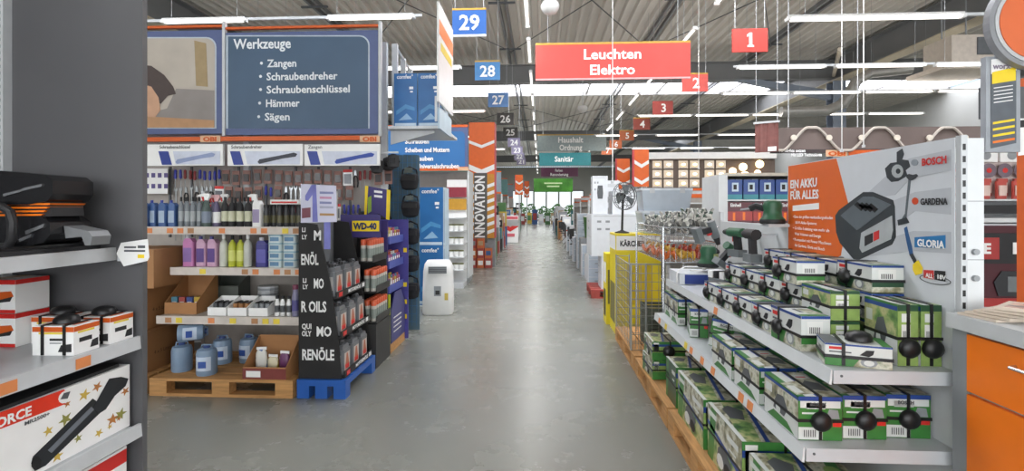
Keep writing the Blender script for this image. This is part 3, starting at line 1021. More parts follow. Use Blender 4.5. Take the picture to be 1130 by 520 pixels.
for u, k in ((159, 'blue'), (170, 'blue'), (181, 'blue'), (191.5, 'blue'), (200, 'grey'), (207, 'grey'), (213, 'grey'), (220, 'grey'), (228, 'spray'), (239, 'spray2'), (248.5, 'black'), (256, 'black'), (265, 'black'), (274, 'black'),
             (285, 'white'), (294, 'can'), (302, 'can'), (309, 'can'), (316, 'can'), (323, 'can'), (330, 'can')):
    p = P(u, 251, Y=4.45 + 0.03 * (int(u) % 3))
    o = kinds[k].put((p.x, 4.45 + 0.03 * (int(u) % 3), z), rt.uniform(-0.05, 0.05))
    cnt[k] = cnt.get(k, -1) + 1
    o['label'] = BASE[k] + ', %s from left' % ORD[cnt[k]]
for u, k in ((205, 'grey'), (216, 'grey'), (224, 'spray'), (236, 'spray2'), (248, 'spray'), (260, 'black'), (270, 'grey'), (280, 'spray'), (298, 'can'), (312, 'can'), (320, 'can')):
    p = P(u, 251, Y=4.66)
    o = kinds[k].put((p.x, 4.66, z), rt.uniform(-0.05, 0.05))
    cnt['r' + k] = cnt.get('r' + k, -1) + 1
    o['label'] = BASE[k].replace('the top shelf', 'the top shelf back row').replace('the top bottle shelf', 'the top shelf back row') + ', %s one' % ORD[cnt['r' + k]]
t = thing('flat_carton', 'white flat carton lying across the cans of the top shelf', 'carton', (P(318, 215, Y=4.5).x, 4.5, z + 0.203))
link('carton_body', carton_mesh('flat_carton', 0.26, 0.14, 0.04, PWHITE, [('f', rect(0.05, 0.2, 0.95, 0.6), RED)]), t)
# middle shelf
G = 'cleaner bottles on the middle shelf'
z = SHZ['mid']
pinkc = canister('canister', 'pink windscreen cleaner canister at left of the middle shelf', 'canister', G, 0.1, 0.08, 0.28, mat('fluid_pink', '#c67fb2', 0.3), mat('cap_white2', '#dcdce4', 0.4), mat('label_lilac', '#8f6fae', 0.4))
viol = canister('canister', 'pale pink canister with violet label on the middle shelf', 'canister', G, 0.09, 0.08, 0.27, mat('fluid_rose', '#c9a0bb', 0.3), mat('cap_violet', '#4a4a90', 0.4), mat('label_violet', '#5b3f86', 0.4))
pale = round_bottle('bottle', 'clear whitish bottle with pale cap on the middle shelf', 'bottle', G, 0.29, 0.036, mat('fluid_clear', '#c5c7bd', 0.25), PWHITE, None)
yel = round_bottle('bottle', 'yellow-green bottle with black cap on the middle shelf', 'bottle', G, 0.28, 0.034, mat('fluid_yellow', '#b9bf3a', 0.3), capk, mat('label_lime', '#d9dd7a', 0.4))
dkc = canister('canister', 'dark violet-blue canister right of the yellow bottles', 'canister', G, 0.11, 0.09, 0.26, mat('fluid_navy', '#33307e', 0.35), mat('cap_white3', '#dfdfe6', 0.4), mat('label_navy', '#5b57a8', 0.4))
for u, k in ((210, pinkc), (224, viol), (236, viol), (247, pale), (256.5, yel), (265.5, yel), (273.5, pale), (291, dkc)):
    p = P(u, 296, Y=4.45)
    b0 = k.root['label'].split(', ')[0]
    cnt[b0] = cnt.get(b0, -1) + 1
    k.put((p.x, 4.45, z), rt.uniform(-0.04, 0.04), b0 + ', %s from left' % ORD[cnt[b0]])
t = thing('tub', 'teal-lidded white tub stacked at the right end of the middle shelf', 'tub', group='stacked tubs on the middle shelf')
MB().rbox(-0.06, 0.06, -0.05, 0.05, 0, 0.06, 0.02).build('tub_body', mat('tub_white', '#c9d6d6', 0.4), t)
MB().rbox(-0.063, 0.063, -0.053, 0.053, 0.06, 0.072, 0.02).build('lid', mat('tub_teal', '#8fb5c4', 0.35), t)
MB().box(-0.04, 0.04, -0.0515, -0.05, 0.015, 0.05).build('label_panel', mat('tub_label', '#5f86a8', 0.4), t)
tub = Proto(t)
for u, cn in ((306, 'left'), (322, 'right')):
    for k in range(4):
        p = P(u, 296, Y=4.42)
        tub.put((p.x, 4.42, z + k * 0.0725), rt.uniform(-0.03, 0.03), 'teal-lidded white tub, %s from the bottom in the %s tub stack' % (ORD[k], cn))
# lower shelf
z = SHZ['low']


def open_tray(name, label, loc, w, d, h, m, hb=None, rz=0, cat='tray', group=None):
    """Shallow open carton with a higher back."""
    t = thing(name, label, cat, loc, rz, group)
    hb = hb or h
    q = 0.005
    MB().box(-w / 2, w / 2, -d / 2, d / 2, 0, q).build('tray_bottom', m, t)
    MB().box(-w / 2, w / 2, -d / 2, -d / 2 + q, q, h).build('tray_front', m, t)
    MB().box(-w / 2, w / 2, d / 2 - q, d / 2, q, hb).build('tray_back', m, t)
    for s in (-1, 1):
        x = s * (w / 2 - q)
        MB().prism([(-d / 2 + q, q), (d / 2 - q, q), (d / 2 - q, hb), (-d / 2 + q, h)], min(x, x + s * q), max(x, x + s * q), axis='x').build('tray_side', m, t)
    return t


p = P(207, 350, Y=4.45)
open_tray('display_box', 'brown open display box at left of the lower shelf', (p.x + 0.035, 4.46, z), 0.29, 0.3, 0.1, CARD, 0.33)
darkbox = mat('box_dark_green', '#4a4f49', 0.5)
p2 = P(238, 350, Y=4.5)
open_tray('display_box', 'dark green open display box leaning behind the white trays', (p2.x - 0.02, 4.735, z), 0.3, 0.2, 0.2, darkbox, 0.3)
smallb = [mat('pack_teal', '#4d8296', 0.4), mat('pack_red', '#a5463f', 0.4), mat('pack_blue', '#3a4f8f', 0.4), mat('pack_yel', '#c6a83c', 0.4)]
for i in range(4):
    t = thing('small_pack', 'small %s pack inside the brown display box' % ('teal', 'red', 'blue', 'yellow')[i], 'pack', (p.x - 0.07 + i * 0.07, 4.4, z + 0.006), 0)
    link('pack_body', carton_mesh('pack', 0.055, 0.05, 0.13, smallb[i], [('f', rect(0.15, 0.3, 0.85, 0.7), PWHITE)]), t)
for i, (u, cont) in enumerate(((244, DGREY), (266, CARD), (289, MGREY))):
    q = P(u, 350, Y=4.32)
    open_tray('white_tray', '%s white open tray of small parts on the lower shelf' % ('left', 'middle', 'right')[i], (q.x, 4.36, z), 0.165, 0.2, 0.07, PWHITE, 0.14, group='white trays on the lower shelf')
    for k in range(3):
        t = thing('hand_brush', 'dark small item in the %s white tray, %s one' % (('left', 'middle', 'right')[i], ORD[k]), 'part', (q.x - 0.05 + k * 0.05, 4.37, z + 0.006), 0, 'small items in the white trays')
        MB().rbox(-0.018, 0.018, -0.06, 0.06, 0, 0.09, 0.008).build('item_body', cont, t)
        MB().box(-0.012, 0.012, -0.05, 0.05, 0.09, 0.1).build('item_top', BLACK, t)
wb = round_bottle('bottle', 'small white bottle with black cap at right of the lower shelf', 'bottle', 'small bottles on the lower shelf', 0.17, 0.021, PWHITE, capk, DGREY, 0.6)
for u in (306, 312, 319):
    wb.put((P(u, 350, Y=4.3).x, 4.3, z), 0, 'small white bottle with black cap, %s from left on the lower shelf' % {306: 'first', 312: 'second', 319: 'third'}[u])
ac_ = round_bottle('aerosol_can', 'tall violet aerosol can at the right end of the lower shelf', 'spray can', None, 0.27, 0.028, mat('can_violet', '#8d8aa8', 0.3), mat('cap_plum', '#7c3750', 0.4), mat('lab_violet2', '#5f5a96', 0.4), 0.75)
ac_.put((P(326, 350, Y=4.28).x, 4.28, z))
for k in range(4):
    t = thing('tin', 'flat silver tin in the pile at the back of the lower shelf, %s from below' % ORD[k], 'tin', (P(296, 350, Y=4.7).x, 4.7, z + k * 0.05), 0, 'silver tins on the lower shelf')
    MB().lathe([(0.09, 0), (0.09, 0.04), (0.085, 0.046)], 14).build('tin_body', LGREY, t)
    MB().lathe([(0.0905, 0.008), (0.0905, 0.03)], 14).build('label_wrap', MGREY, t)

# pallets, cartons and canisters below
pallet('wooden pallet under the blue canisters beside the black oil display', (-2.585, 4.41, 0))
pallet('wooden pallet under the brown cartons at the charcoal panel', (-3.83, 4.41, 0))
cardtx = mat('carton_print', '#5f4328', 0.7)


def brown_carton(label, loc, w, d, h, txt=None, rz=0, cm_=None):
    t = thing('brown_carton', label, 'carton', loc, rz, 'brown cartons')
    link('carton_body', carton_mesh('brown_carton', w, d, h, cm_ or CARD), t)
    MB().box(-0.025, 0.025, -d / 2 - 0.0008, d / 2 + 0.0008, h, h + 0.0012).build('tape', mat('tape', '#b89468', 0.35), t)
    if txt:
        face_text(txt, 0.045, t, (w, d, h), 'f', (0.12, 0.4), cardtx, None, 0.0)
        face_text(txt, 0.045, t, (w, d, h), 'r', (0.2, 0.4), cardtx, None, 0.0)
    return t


brown_carton('brown carton marked 4 x 5 Liter at the bottom of the left stack', (-3.58, 4.4, 0.145), 0.56, 0.64, 0.34, '4 x 5 Liter', 0, mat('cardboard_b', '#9c6f45', 0.75, var=0.08, scale=5))
brown_carton('middle brown carton of the stack beside the bottle rack', (-3.63, 4.46, 0.486), 0.5, 0.56, 0.36, '4 x 5 Liter')
brown_carton('uppermost brown carton beside the bottle rack', (-3.6, 4.44, 0.847), 0.62, 0.5, 0.33, None, 0, mat('cardboard_c', '#b08258', 0.75, var=0.08, scale=5))
G = 'blue canisters on the pallet'
bluecan = mat('canister_blue', '#7d94ad', 0.35, var=0.05)


def drum(label, loc, rot=(0, 0, 0)):
    t = thing('fluid_canister', label, 'canister', loc, 0, G)
    MB().lathe([(0.086, 0), (0.09, 0.01), (0.09, 0.2), (0.08, 0.235), (0.03, 0.25)], 16).build('canister_body', bluecan, t, True)
    MB().lathe([(0.03, 0.25), (0.03, 0.27), (0.026, 0.272)], 12).build('cap', mat('cap_navy', '#31467c', 0.4), t)
    MB().tube([(-0.05, 0, 0.24), (-0.045, 0, 0.275), (0.045, 0, 0.275), (0.05, 0, 0.24)], 0.008, 6).build('handle', bluecan, t)
    b = MB()
    n = 6
    vs = [(0.0915 * sin(-0.8 + a * 1.6 / n), -0.0915 * cos(-0.8 + a * 1.6 / n), zz) for zz in (0.05, 0.18) for a in range(n + 1)]
    b.add(vs, [(i, i + 1, n + 2 + i, n + 1 + i) for i in range(n)])
    lb = b.build('label_panel', mat('canister_label', '#c4d2e2', 0.4), t)
    MB().box(-0.035, 0.035, -0.096, -0.0925, 0.08, 0.14).build('label_picture', mat('canister_pic', '#2c4f9a', 0.4), lb)
    t.rotation_euler = rot
    t.scale = (0.88, 0.88, 0.88)
    return t


q = P(199, 412, Y=4.2)
drum('plain-sided blue canister standing at left on the pallet', (q.x, 4.22, 0.1445), (0, 0, -2.5))
q = P(224, 412, Y=4.12)
drum('blue canister with pale label standing at the pallet front', (q.x + 0.02, 4.14, 0.1445), (0, 0, 0.15))
q = P(243, 400, Y=4.45)
drum('blue canister standing behind, third from the left on the pallet', (q.x + 0.02, 4.45, 0.1445), (0, 0, 0.3))
q = P(263, 400, Y=4.5)
drum('blue canister standing at right of the pallet row', (q.x + 0.1, 4.5, 0.1445), (0, 0, -0.2))
q = P(199, 400, Y=4.2)
drum('blue canister lying on its side on top of the others', (q.x - 0.02, 4.2, 0.4625), (0, pi / 2, 0.5)).scale = (0.79, 0.79, 0.79)
q = P(303, 412, Y=4.1)
ot = open_tray('display_carton', 'brown open carton with colourful snack bags at the pallet right end', (-2.225, 4.15, 0.1445), 0.36, 0.26, 0.1, CARD, 0.3, cat='carton')
MB().box(-0.18, 0.18, -0.1325, -0.1305, 0.005, 0.09).build('printed_front', mat('carton_maroon', '#7c3a35', 0.5), ot)
MB().box(-0.15, -0.03, -0.134, -0.1325, 0.02, 0.07).build('printed_front', PWHITE, ot)
bagm = [print_mat('bag_print_' + str(i), c, 16) for i, c in enumerate((['#c8c9d8', '#5d78a8', '#d9d9d2', '#a13e4c'], ['#7e7a3c', '#b9a34f', '#ded7b8', '#8c4238'], ['#a24048', '#d7cfc6', '#6c3a64', '#c9b04e']))]
for i, (dx, hh, r) in enumerate(((-0.1, 0.2, 0.15), (0.0, 0.14, -0.1), (0.1, 0.17, -0.1))):
    t = thing('snack_bag', 'crumpled %s bag in the brown snack carton' % ('white-blue', 'olive and yellow', 'red and violet')[i], 'bag', (-2.225 + dx, 4.16, 0.151), r, 'bags in the snack carton')
    MB().lathe([(0.03, 0), (0.046, 0.03), (0.048, hh * 0.5), (0.045, hh * 0.85), (0.03, hh)], 9).build('bag_body', bagm[i], t, True).scale = (1, 0.6, 1)
    MB().box(-0.04, 0.04, -0.003, 0.003, hh - 0.004, hh + 0.02).build('bag_seam', PWHITE, t)

# ================================================================== RIGHT GONDOLA (along the aisle)
XG = 1.55
gd = thing('gondola', 'white double-deck gondola of green tool cartons along the right of the aisle', 'shelf', (XG, 3.2, 0))
GO = Vector((XG, 3.2, 0))


def gk(b, name, m, parent=None, smooth=False):
    b.v = [tuple(Vector(v) - GO) for v in b.v]
    return b.build(name, m, parent or gd, smooth)


gw = mat('gondola_white', '#d4d7d8', 0.4, var=0.03)
gk(MB().box(XG, XG + 0.03, 2.001, 4.499, 0.16, 1.42), 'back_panel', gw)
e_ = gk(MB().box(XG + 0.024, XG + 0.088, 1.985, 2.0, 0.0, 1.79), 'end_panel', gw)
gk(MB().box(XG + 0.024, XG + 0.088, 1.9842, 1.985, 1.555, 1.558), 'panel_joint', MGREY, e_)
gk(MB().box(XG + 0.024, XG + 0.088, 1.9842, 1.985, 1.338, 1.341), 'panel_joint', MGREY, e_)
for v in (278, 307):
    p = P(1075, v, Y=1.985)
    k = gk(MB().cyl((p.x, 1.972, p.z), (p.x, 1.985, p.z), 0.011, n=12), 'screw_cap', MGREY, e_)
u_ = gk(MB().box(XG, XG + 0.022, 1.975, 2.0, 0.0, 1.8), 'upright', LGREY)
hb = MB()
for k in range(18):
    hb.box(XG + 0.005, XG + 0.015, 1.9735, 1.975, 0.98 + k * 0.045, 1.003 + k * 0.045)
o = gk(hb, 'slot_holes', BLACK, u_)
o['kind'] = 'stuff'
gk(MB().box(XG + 0.001, XG + 0.03, 4.5, 4.54, 0.16, 1.5), 'upright', LGREY)
gsh = mat('gondola_shelf', '#c4c8cb', 0.35, var=0.03)
for (z, xf) in ((0.92, 1.10), (0.625, 1.0)):
    s_ = gk(MB().box(xf, XG - 0.001, 2.0, 4.5, z - 0.03, z), 'shelf', gsh)
    # front rail, sloping slightly outwards, and end flange
    gk(MB().prism([(xf - 0.014, z - 0.052), (xf - 0.004, z - 0.055), (xf - 0.001, z), (xf - 0.006, z + 0.004)], 1.99, 4.5, axis='y'), 'price_rail', gw, s_)
    gk(MB().box(xf + 0.002, XG - 0.001, 1.988, 1.999, z - 0.05, z), 'end_flange', gsh, s_)
    gk(MB().cyl((xf + 0.03, 1.985, z - 0.02), (xf + 0.03, 1.988, z - 0.02), 0.005, n=8), 'rivet', DGREY, s_)
    pts = ((790, 342),) if z > 0.9 else ((728, 349), (735, 355), (757, 374), (763, 382), (775, 392), (787, 405), (818, 432), (828, 444))
    for (u, v) in pts:
        y = P(u, v, X=xf - 0.01).y
        T = Matrix.Translation((0, 0, 0))
        gk(MB().prism([(xf - 0.0165, z - 0.047), (xf - 0.0145, z - 0.047), (xf - 0.0085, z - 0.006), (xf - 0.0105, z - 0.006)], y - 0.03, y + 0.03, axis='y'), 'price_tag', TAGO if v > 380 or v < 352 else TAGY, s_)
# poster on the upper back panel
po = gk(MB().box(XG - 0.004, XG, 2.001, P(870, 183, X=XG).y, 1.0, 1.795), 'poster', mat('poster_grey', '#d2d6da', 0.4, var=0.02))
kw = dict(X=XG - 0.004, org=GO)
orange_p = mat('poster_orange', '#e2671b', 0.4, var=0.03)
trace(gd, 'poster_orange_field', orange_p, [(870, 183.5), (923, 175), (937, 228), (928, 282), (912, 290), (870, 283)], off=0.001, **kw)
pale = mat('poster_pale_band', '#bcc0c5', 0.4, var=0.03)
trace(gd, 'poster_beam', pale, [(948, 222), (985, 188), (1003, 175), (1050, 165), (1050, 188), (1005, 197), (988, 215)], off=0.0015, **kw)
trace(gd, 'poster_beam', pale, [(985, 222), (1010, 212), (1050, 207), (1050, 237), (1010, 233), (988, 250)], off=0.0015, **kw)
trace(gd, 'poster_beam', pale, [(985, 262), (1008, 255), (1050, 256), (1050, 280), (1008, 277), (960, 283)], off=0.0015, **kw)
bat = mat('battery_dark', '#33393c', 0.4)
bat2 = mat('battery_mid', '#5d666b', 0.4)
bat3 = mat('battery_pale', '#aeb3b4', 0.4)
trace(gd, 'battery_picture', bat, [(922, 238), (926, 232), (953, 212), (964, 212), (986, 221), (988, 228), (989, 262), (985, 270), (948, 287), (942, 286), (927, 268), (923, 256)], off=0.002, **kw)
trace(gd, 'battery_top', bat2, [(928, 238), (953, 217), (964, 217), (984, 226), (950, 252), (946, 254)], off=0.003, **kw)
for i in range(4):
    trace(gd, 'battery_slot', BLACK, [(943 + i * 5, 226 - i * 1 + i * 1.6), (947 + i * 5, 222.5 + i * 0.6), (955 + i * 5, 229 + i * 0.6), (951 + i * 5, 233 + i * 0.6)], off=0.004, **kw)
trace(gd, 'battery_front', bat3, [(951, 257), (985, 238), (986, 254), (984, 264), (952, 279), (949, 274)], off=0.003, **kw)
trace(gd, 'battery_badge', SOFTBLACK, [(955, 261), (964, 257), (964, 267), (955, 272)], off=0.004, **kw)
trace(gd, 'battery_badge', RED, [(965, 256.5), (971, 254), (971, 263.5), (965, 266.5)], off=0.004, **kw)
trace(gd, 'saw_picture', bat, [(977, 186), (983, 180), (990, 179), (990, 168), (996, 164), (998, 170), (996, 176), (1003, 177), (1005, 184), (1000, 188), (1002, 194), (992, 200), (984, 201), (979, 196)], off=0.002, **kw)
trace(gd, 'saw_disc', bat3, ell(991, 189, 6.5, 7.5, 14), off=0.003, **kw)
trace(gd, 'saw_hub', bat, ell(992, 189, 2.5, 3, 10), off=0.004, **kw)
trace(gd, 'trimmer_picture', bat2, [(1003, 196), (1006, 194), (1001, 240), (997, 246), (994, 244), (999, 236)], off=0.002, **kw)
trace(gd, 'trimmer_head', bat, [(991, 243), (1001, 240), (1004, 246), (992, 249)], off=0.003, **kw)
b = [(1001, 196), (1001, 193), (1004, 192), (1008, 193), (1012, 192), (1014, 194), (1011, 197), (1007, 199), (1004, 199)]
trace(gd, 'trimmer_handle', bat, b, off=0.003, **kw)
trace(gd, 'sprayer_picture', mat('sprayer_blue', '#2f5b8c', 0.4), [(998, 252), (1001, 250), (1007, 272), (1008, 280), (1004, 281), (1001, 268)], off=0.002, **kw)
trace(gd, 'sprayer_tube', bat, [(1004, 281), (1008, 280), (1013, 290), (1010, 292)], off=0.0025, **kw)
trace(gd, 'sprayer_head', YELLOW, [(1008, 292), (1014, 287), (1019, 296), (1018, 302), (1011, 304), (1008, 298)], off=0.003, **kw)


def ptext(s, size_px, u, v, m, w_px, bold=0.02):
    """Lettering on the poster: start pixel, cap height and width in pixels."""
    a, b_ = P(u, v, X=XG - 0.0095), P(u + w_px, v, X=XG - 0.0095)
    c = P(u, v - size_px, X=XG - 0.0095)
    return text(s, abs(c.z - a.z) * 1.38, gd, a - GO, RL, m, abs(a.y - b_.y), bold)


ptext('EIN AKKU', 9, 872, 208, PWHITE, 29, 0.03)
ptext('FÜR ALLES', 9, 872, 220, PWHITE, 31, 0.03)
trace(gd, 'poster_label', PWHITE, [(875, 227), (904, 224), (904, 231), (875, 233)], off=0.002, **kw)
for i, (s, w) in enumerate((('• Eines der größten markenübergreifenden', 46), ('   18-V-Akku-Systeme', 24), ('• Größte Leistung von mehr als', 42), ('   Watt Volumen und Energie', 30), ('• Kompatibel mit Power Maschinen', 44), ('   der Gardena, Gloria und Bosch', 34))):
    ptext(s, 3.2, 875, 240 + i * 6.2 + 0.6, PWHITE, w * 0.95, 0.0)
trace(gd, 'logo_roundel', mat('logo_grey', '#8d949b', 0.4), ell(1010, 179.5, 4, 3.6, 12), off=0.003, **kw)
ptext('BOSCH', 8, 1017, 183, RED, 27, 0.03)
trace(gd, 'logo_roundel', mat('logo_orange', '#cf4a20', 0.4), ell(1010.5, 222, 3.6, 4, 12), off=0.003, **kw)
ptext('GARDENA', 7, 1015.5, 226, SOFTBLACK, 30, 0.03)
trace(gd, 'logo_plate', mat('logo_blue', '#2b7bb5', 0.4), [(1010, 262), (1044, 259.5), (1044, 274), (1010, 273)], off=0.003, **kw)
ptext('GLORIA', 8, 1012, 271.5, PWHITE, 30, 0.03)
trace(gd, 'badge', RED, [(1020, 298), (1031, 298.5), (1031, 308.5), (1020, 306.5)], off=0.003, **kw)
trace(gd, 'badge', SOFTBLACK, [(1032, 298.5), (1044, 299.5), (1044, 311), (1032, 308.7)], off=0.003, **kw)
ptext('ALL', 5, 1021.5, 306, PWHITE, 8, 0.02)
ptext('18V', 5, 1033.5, 307.5, PWHITE, 9, 0.02)
pts = [P(1032 + 17 * cos(a), 309 + 4.5 * sin(a) + 0.16 * 17 * cos(a), X=XG - 0.006) - GO for a in [k * 2 * pi / 24 for k in range(24)]]
MB().tube(pts, 0.0016, 5, closed=True).build('badge_ring', DGREY, gd)

# ------------------------------------------------------------------ cartons
GREEN = mat('carton_green', '#3c7a38', 0.35, var=0.12, scale=20)
DKGRN = mat('carton_dark_green', '#23482e', 0.35, var=0.1)
LIME = mat('carton_lime', '#8aa45a', 0.35, var=0.15, scale=25)
GRASS = print_mat('print_garden', ['#2f5236', '#6f9352', '#bdb987', '#5b8050'], 16, kind='noise', detail=9)
SCENE = print_mat('print_workshop', ['#3d4a3c', '#8f8a6c', '#cfcdbc', '#6d7f5a'], 18, kind='noise', detail=9)
NAVY = mat('carton_blue_edge', '#28468c', 0.4)
STICK = mat('sticker_white', '#dfdfdb', 0.5, var=0.02)
CWHITE = mat('carton_white', '#d3d6d2', 0.4, var=0.03)


def barcode(face, a, b, c, d, n=7):
    """White sticker with dark bars."""
    L = [(face, rect(a, b, c, d), STICK, 2)]
    for k in range(n):
        x = a + (c - a) * (0.15 + 0.7 * k / n)
        L.append((face, rect(x, b + (d - b) * 0.15, x + (c - a) * 0.05, b + (d - b) * 0.6), SOFTBLACK, 3))
    return L


def knob_on(parent, loc, rot, s=1.0):
    o = link('security_tag', KNOB, parent, loc)
    o.rotation_euler = rot
    o.scale = (s, s, s)
    return o


KNOB = dark_knob().mesh('security_tag', [BLACK], True)
RXF = (pi / 2, 0, 0)              # knob pointing to -Y (front)


def white_carton(w=0.252, d=0.13, h=0.115, knob=True, dark=False):
    """White and green tool carton, long side at the front."""
    base = CWHITE
    pr = [('f', [(0, 0), (1, 0), (1, 0.3), (0.5, 0.42), (0, 0.36)], GREEN if not dark else DKGRN), ('fblr', rect(0, 0.92, 1, 1), NAVY, 2), ('b', rect(0, 0, 1, 0.4), GREEN),
          ('f', [(0.52, 0.55), (0.62, 0.78), (0.74, 0.8), (0.72, 0.6), (0.66, 0.5)], SOFTBLACK, 2), ('f', ell(0.66, 0.24, 0.13, 0.2, 10), MGREY, 2), ('f', ell(0.66, 0.22, 0.08, 0.13, 10), CWHITE, 3),
          ('f', [(0.42, 0.0), (1, 0.0), (1, 0.36), (0.55, 0.46)], SCENE, 1.5), ('t', rect(0.42, 0.5, 0.84, 0.95), SCENE, 1.5), ('lr', rect(0.0, 0.0, 1, 0.2), SCENE, 1.5), ('f', rect(0.06, 0.74, 0.26, 0.86), RED, 2), ('f', rect(0.06, 0.6, 0.4, 0.66), DGREY, 2), ('lr', rect(0, 0, 1, 0.42), DKGRN if dark else GREEN), ('t', [(0, 0), (0.35, 0), (0.2, 1), (0, 1)], DGREY),
          ('t', rect(0.86, 0, 1, 1), GREEN), ('t', rect(0.4, 0.3, 0.7, 0.45), DGREY, 2)]
    pr += barcode('l', 0.2, 0.45, 0.75, 0.85) + barcode('r', 0.2, 0.45, 0.75, 0.85)
    t = thing('tool_carton', 'x', 'carton', group='white and green tool cartons')
    link('carton_body', carton_mesh('white_carton', w, d, h, base, pr), t)
    straps(t, w, d, h, (-w * 0.22,), h * 0.42)
    if knob:
        knob_on(t, (-w * 0.22, -d / 2 - 0.0045, h * 0.42), RXF, 0.74)
    return Proto(t)


def end_carton(w, d, h, knob=True, style=0):
    """Green carton whose narrow end faces the front; long printed sides."""
    pr = [('f', rect(0, 0, 1, 1), LIME if style == 0 else GREEN), ('fb', rect(0, 0.9, 1, 1), NAVY if style else DKGRN, 2), ('lr', rect(0, 0.42, 1, 0.9), GRASS if style == 0 else SCENE), ('lr', rect(0, 0, 1, 0.42), CWHITE), ('lr', [(0.1, 0.02), (0.9, 0.02), (0.7, 0.2), (0.3, 0.24)], GREEN, 2), ('lr', [(0.3, 0.3), (0.62, 0.26), (0.72, 0.5), (0.6, 0.74), (0.42, 0.7), (0.34, 0.5)], DGREY, 3), ('lr', ell(0.45, 0.36, 0.07, 0.12, 10), CWHITE, 4), ('lr', rect(0.06, 0.62, 0.26, 0.82), CWHITE, 3),
          ('lr', rect(0, 0.9, 1, 0.97), NAVY, 2), ('t', rect(0, 0, 0.16, 1), GREEN), ('t', rect(0.16, 0, 0.42, 1), CWHITE), ('t', rect(0.42, 0, 0.5, 1), NAVY), ('t', rect(0.5, 0, 1, 1), SCENE if style else GRASS), ('t', [(0.55, 0.25), (0.9, 0.2), (0.95, 0.5), (0.7, 0.62), (0.55, 0.5)], DGREY, 3), ('t', rect(0.56, 0.7, 0.94, 0.86), CWHITE, 3), ('t', rect(0.05, 0.12, 0.25, 0.4), CWHITE, 3), ('t', rect(0.6, 0.74, 0.85, 0.78), RED, 4),
          ('f', rect(0.18, 0.72, 0.62, 0.86), CWHITE, 3)]
    if style:
        pr += [('f', rect(0.04, 0.74, 0.96, 0.9), CWHITE, 3), ('f', [(0.62, 0.5), (0.94, 0.5), (0.9, 0.7), (0.7, 0.72)], MGREY, 4), ('f', rect(0.08, 0.6, 0.5, 0.64), CWHITE, 3), ('f', rect(0.0, 0.02, 0.55, 0.3), CWHITE, 3), ('f', rect(0.78, 0.32, 0.98, 0.48), RED, 3), ('t', [(0.0, 0.05), (0.5, 0.1), (0.5, 0.6), (0.0, 0.5)], SCENE, 2)]
        pr += [('f', rect(0.12 + k * 0.05, 0.08, 0.14 + k * 0.05, 0.24), SOFTBLACK, 5) for k in range(6)]
    else:
        pr += barcode('f', 0.18, 0.42, 0.62, 0.68)
    t = thing('tool_carton', 'x', 'carton', group='green tool cartons')
    link('carton_body', carton_mesh('green_carton', w, d, h, GREEN, pr), t)
    straps(t, w, d, h, (0.0,), h * 0.45)
    if style:
        face_text('BOSCH', h * 0.115, t, (w, d, h), 'f', (0.26, 0.785), DGREY, w * 0.36, 0.03)
    if knob:
        knob_on(t, (0, -d / 2 - 0.0045, h * 0.45 if style else h * 0.3), RXF, 0.8)
    return Proto(t)


FX = -pi / 2                      # turn the front towards the aisle (-X)
wc, wcd, wcn = white_carton(), white_carton(dark=True), white_carton(knob=False)
Z0 = 0.9215
ROWN = {0: 'front row', 1: 'middle row', 2: 'back row'}
LAY = ['bottom', 'second', 'third']
cols = [3.44, 3.175, 2.91, 2.645]
for r_, X in enumerate((1.185, 1.33, 1.475)):
    for c, Y in enumerate(cols):
        if r_ == 2 and c == 0:
            lv = 2
        else:
            lv = r_ + 1
        if r_ == 2 and c == 1:
            lv = 3
        for L in range(lv):
            pr = (wc, wcd)[(c + L + r_) % 2] if L == r_ else wcn
            pr.put((X, Y + rt.uniform(-0.004, 0.004), Z0 + L * 0.1205), FX + rt.uniform(-0.02, 0.02) * (r_ == 0),
                   'white-green carton, %s from far end, %s layer of %s, upper right shelf' % (ORD[c], LAY[L], ROWN[r_]))
# near end of the upper shelf
big = white_carton(0.27, 0.12, 0.15)
big.put((1.165, 2.375, Z0), FX + 0.02, 'large white carton with security tag at the near end of the front row')
endw = end_carton(0.12, 0.24, 0.125, False)
for (x, y, L) in ((1.3, 2.38, 0), (1.3, 2.38, 1)):
    endw.put((x, y, Z0 + L * 0.1295), 0, '%s green and white end-on carton in front of the orange poster field' % ('lower', 'upper')[L])
endw.put((1.475, 2.385, Z0 + 0.0), 0, 'green end-on carton at the foot of the stack beside the poster')
for L in range(2):
    wcd.put((1.475, 2.385, Z0 + 0.1295 + L * 0.1205), FX, '%s dark green carton on the stack just below the battery picture' % ('lower', 'upper')[L])
wc.put((1.29, 2.645, Z0 + 2 * 0.1205), FX, 'white and lime carton lying topmost on the middle row')
flat = white_carton(0.22, 0.15, 0.085, False)
o = flat.put((1.237, 2.1, Z0), -0.3, 'flat white carton lying aslant at the near corner of the upper shelf')
knob_on(o, (0.02, 0, 0.0895), (0, 0, 0), 1.0)
tall = end_carton(0.076, 0.2, 0.235)
tall.put((1.502, 2.155, Z0), 0, 'tall narrow green carton nearest the grey end panel, upper shelf')
tall.put((1.416, 2.155, Z0), 0, 'tall narrow green carton second from the grey end panel, upper shelf')

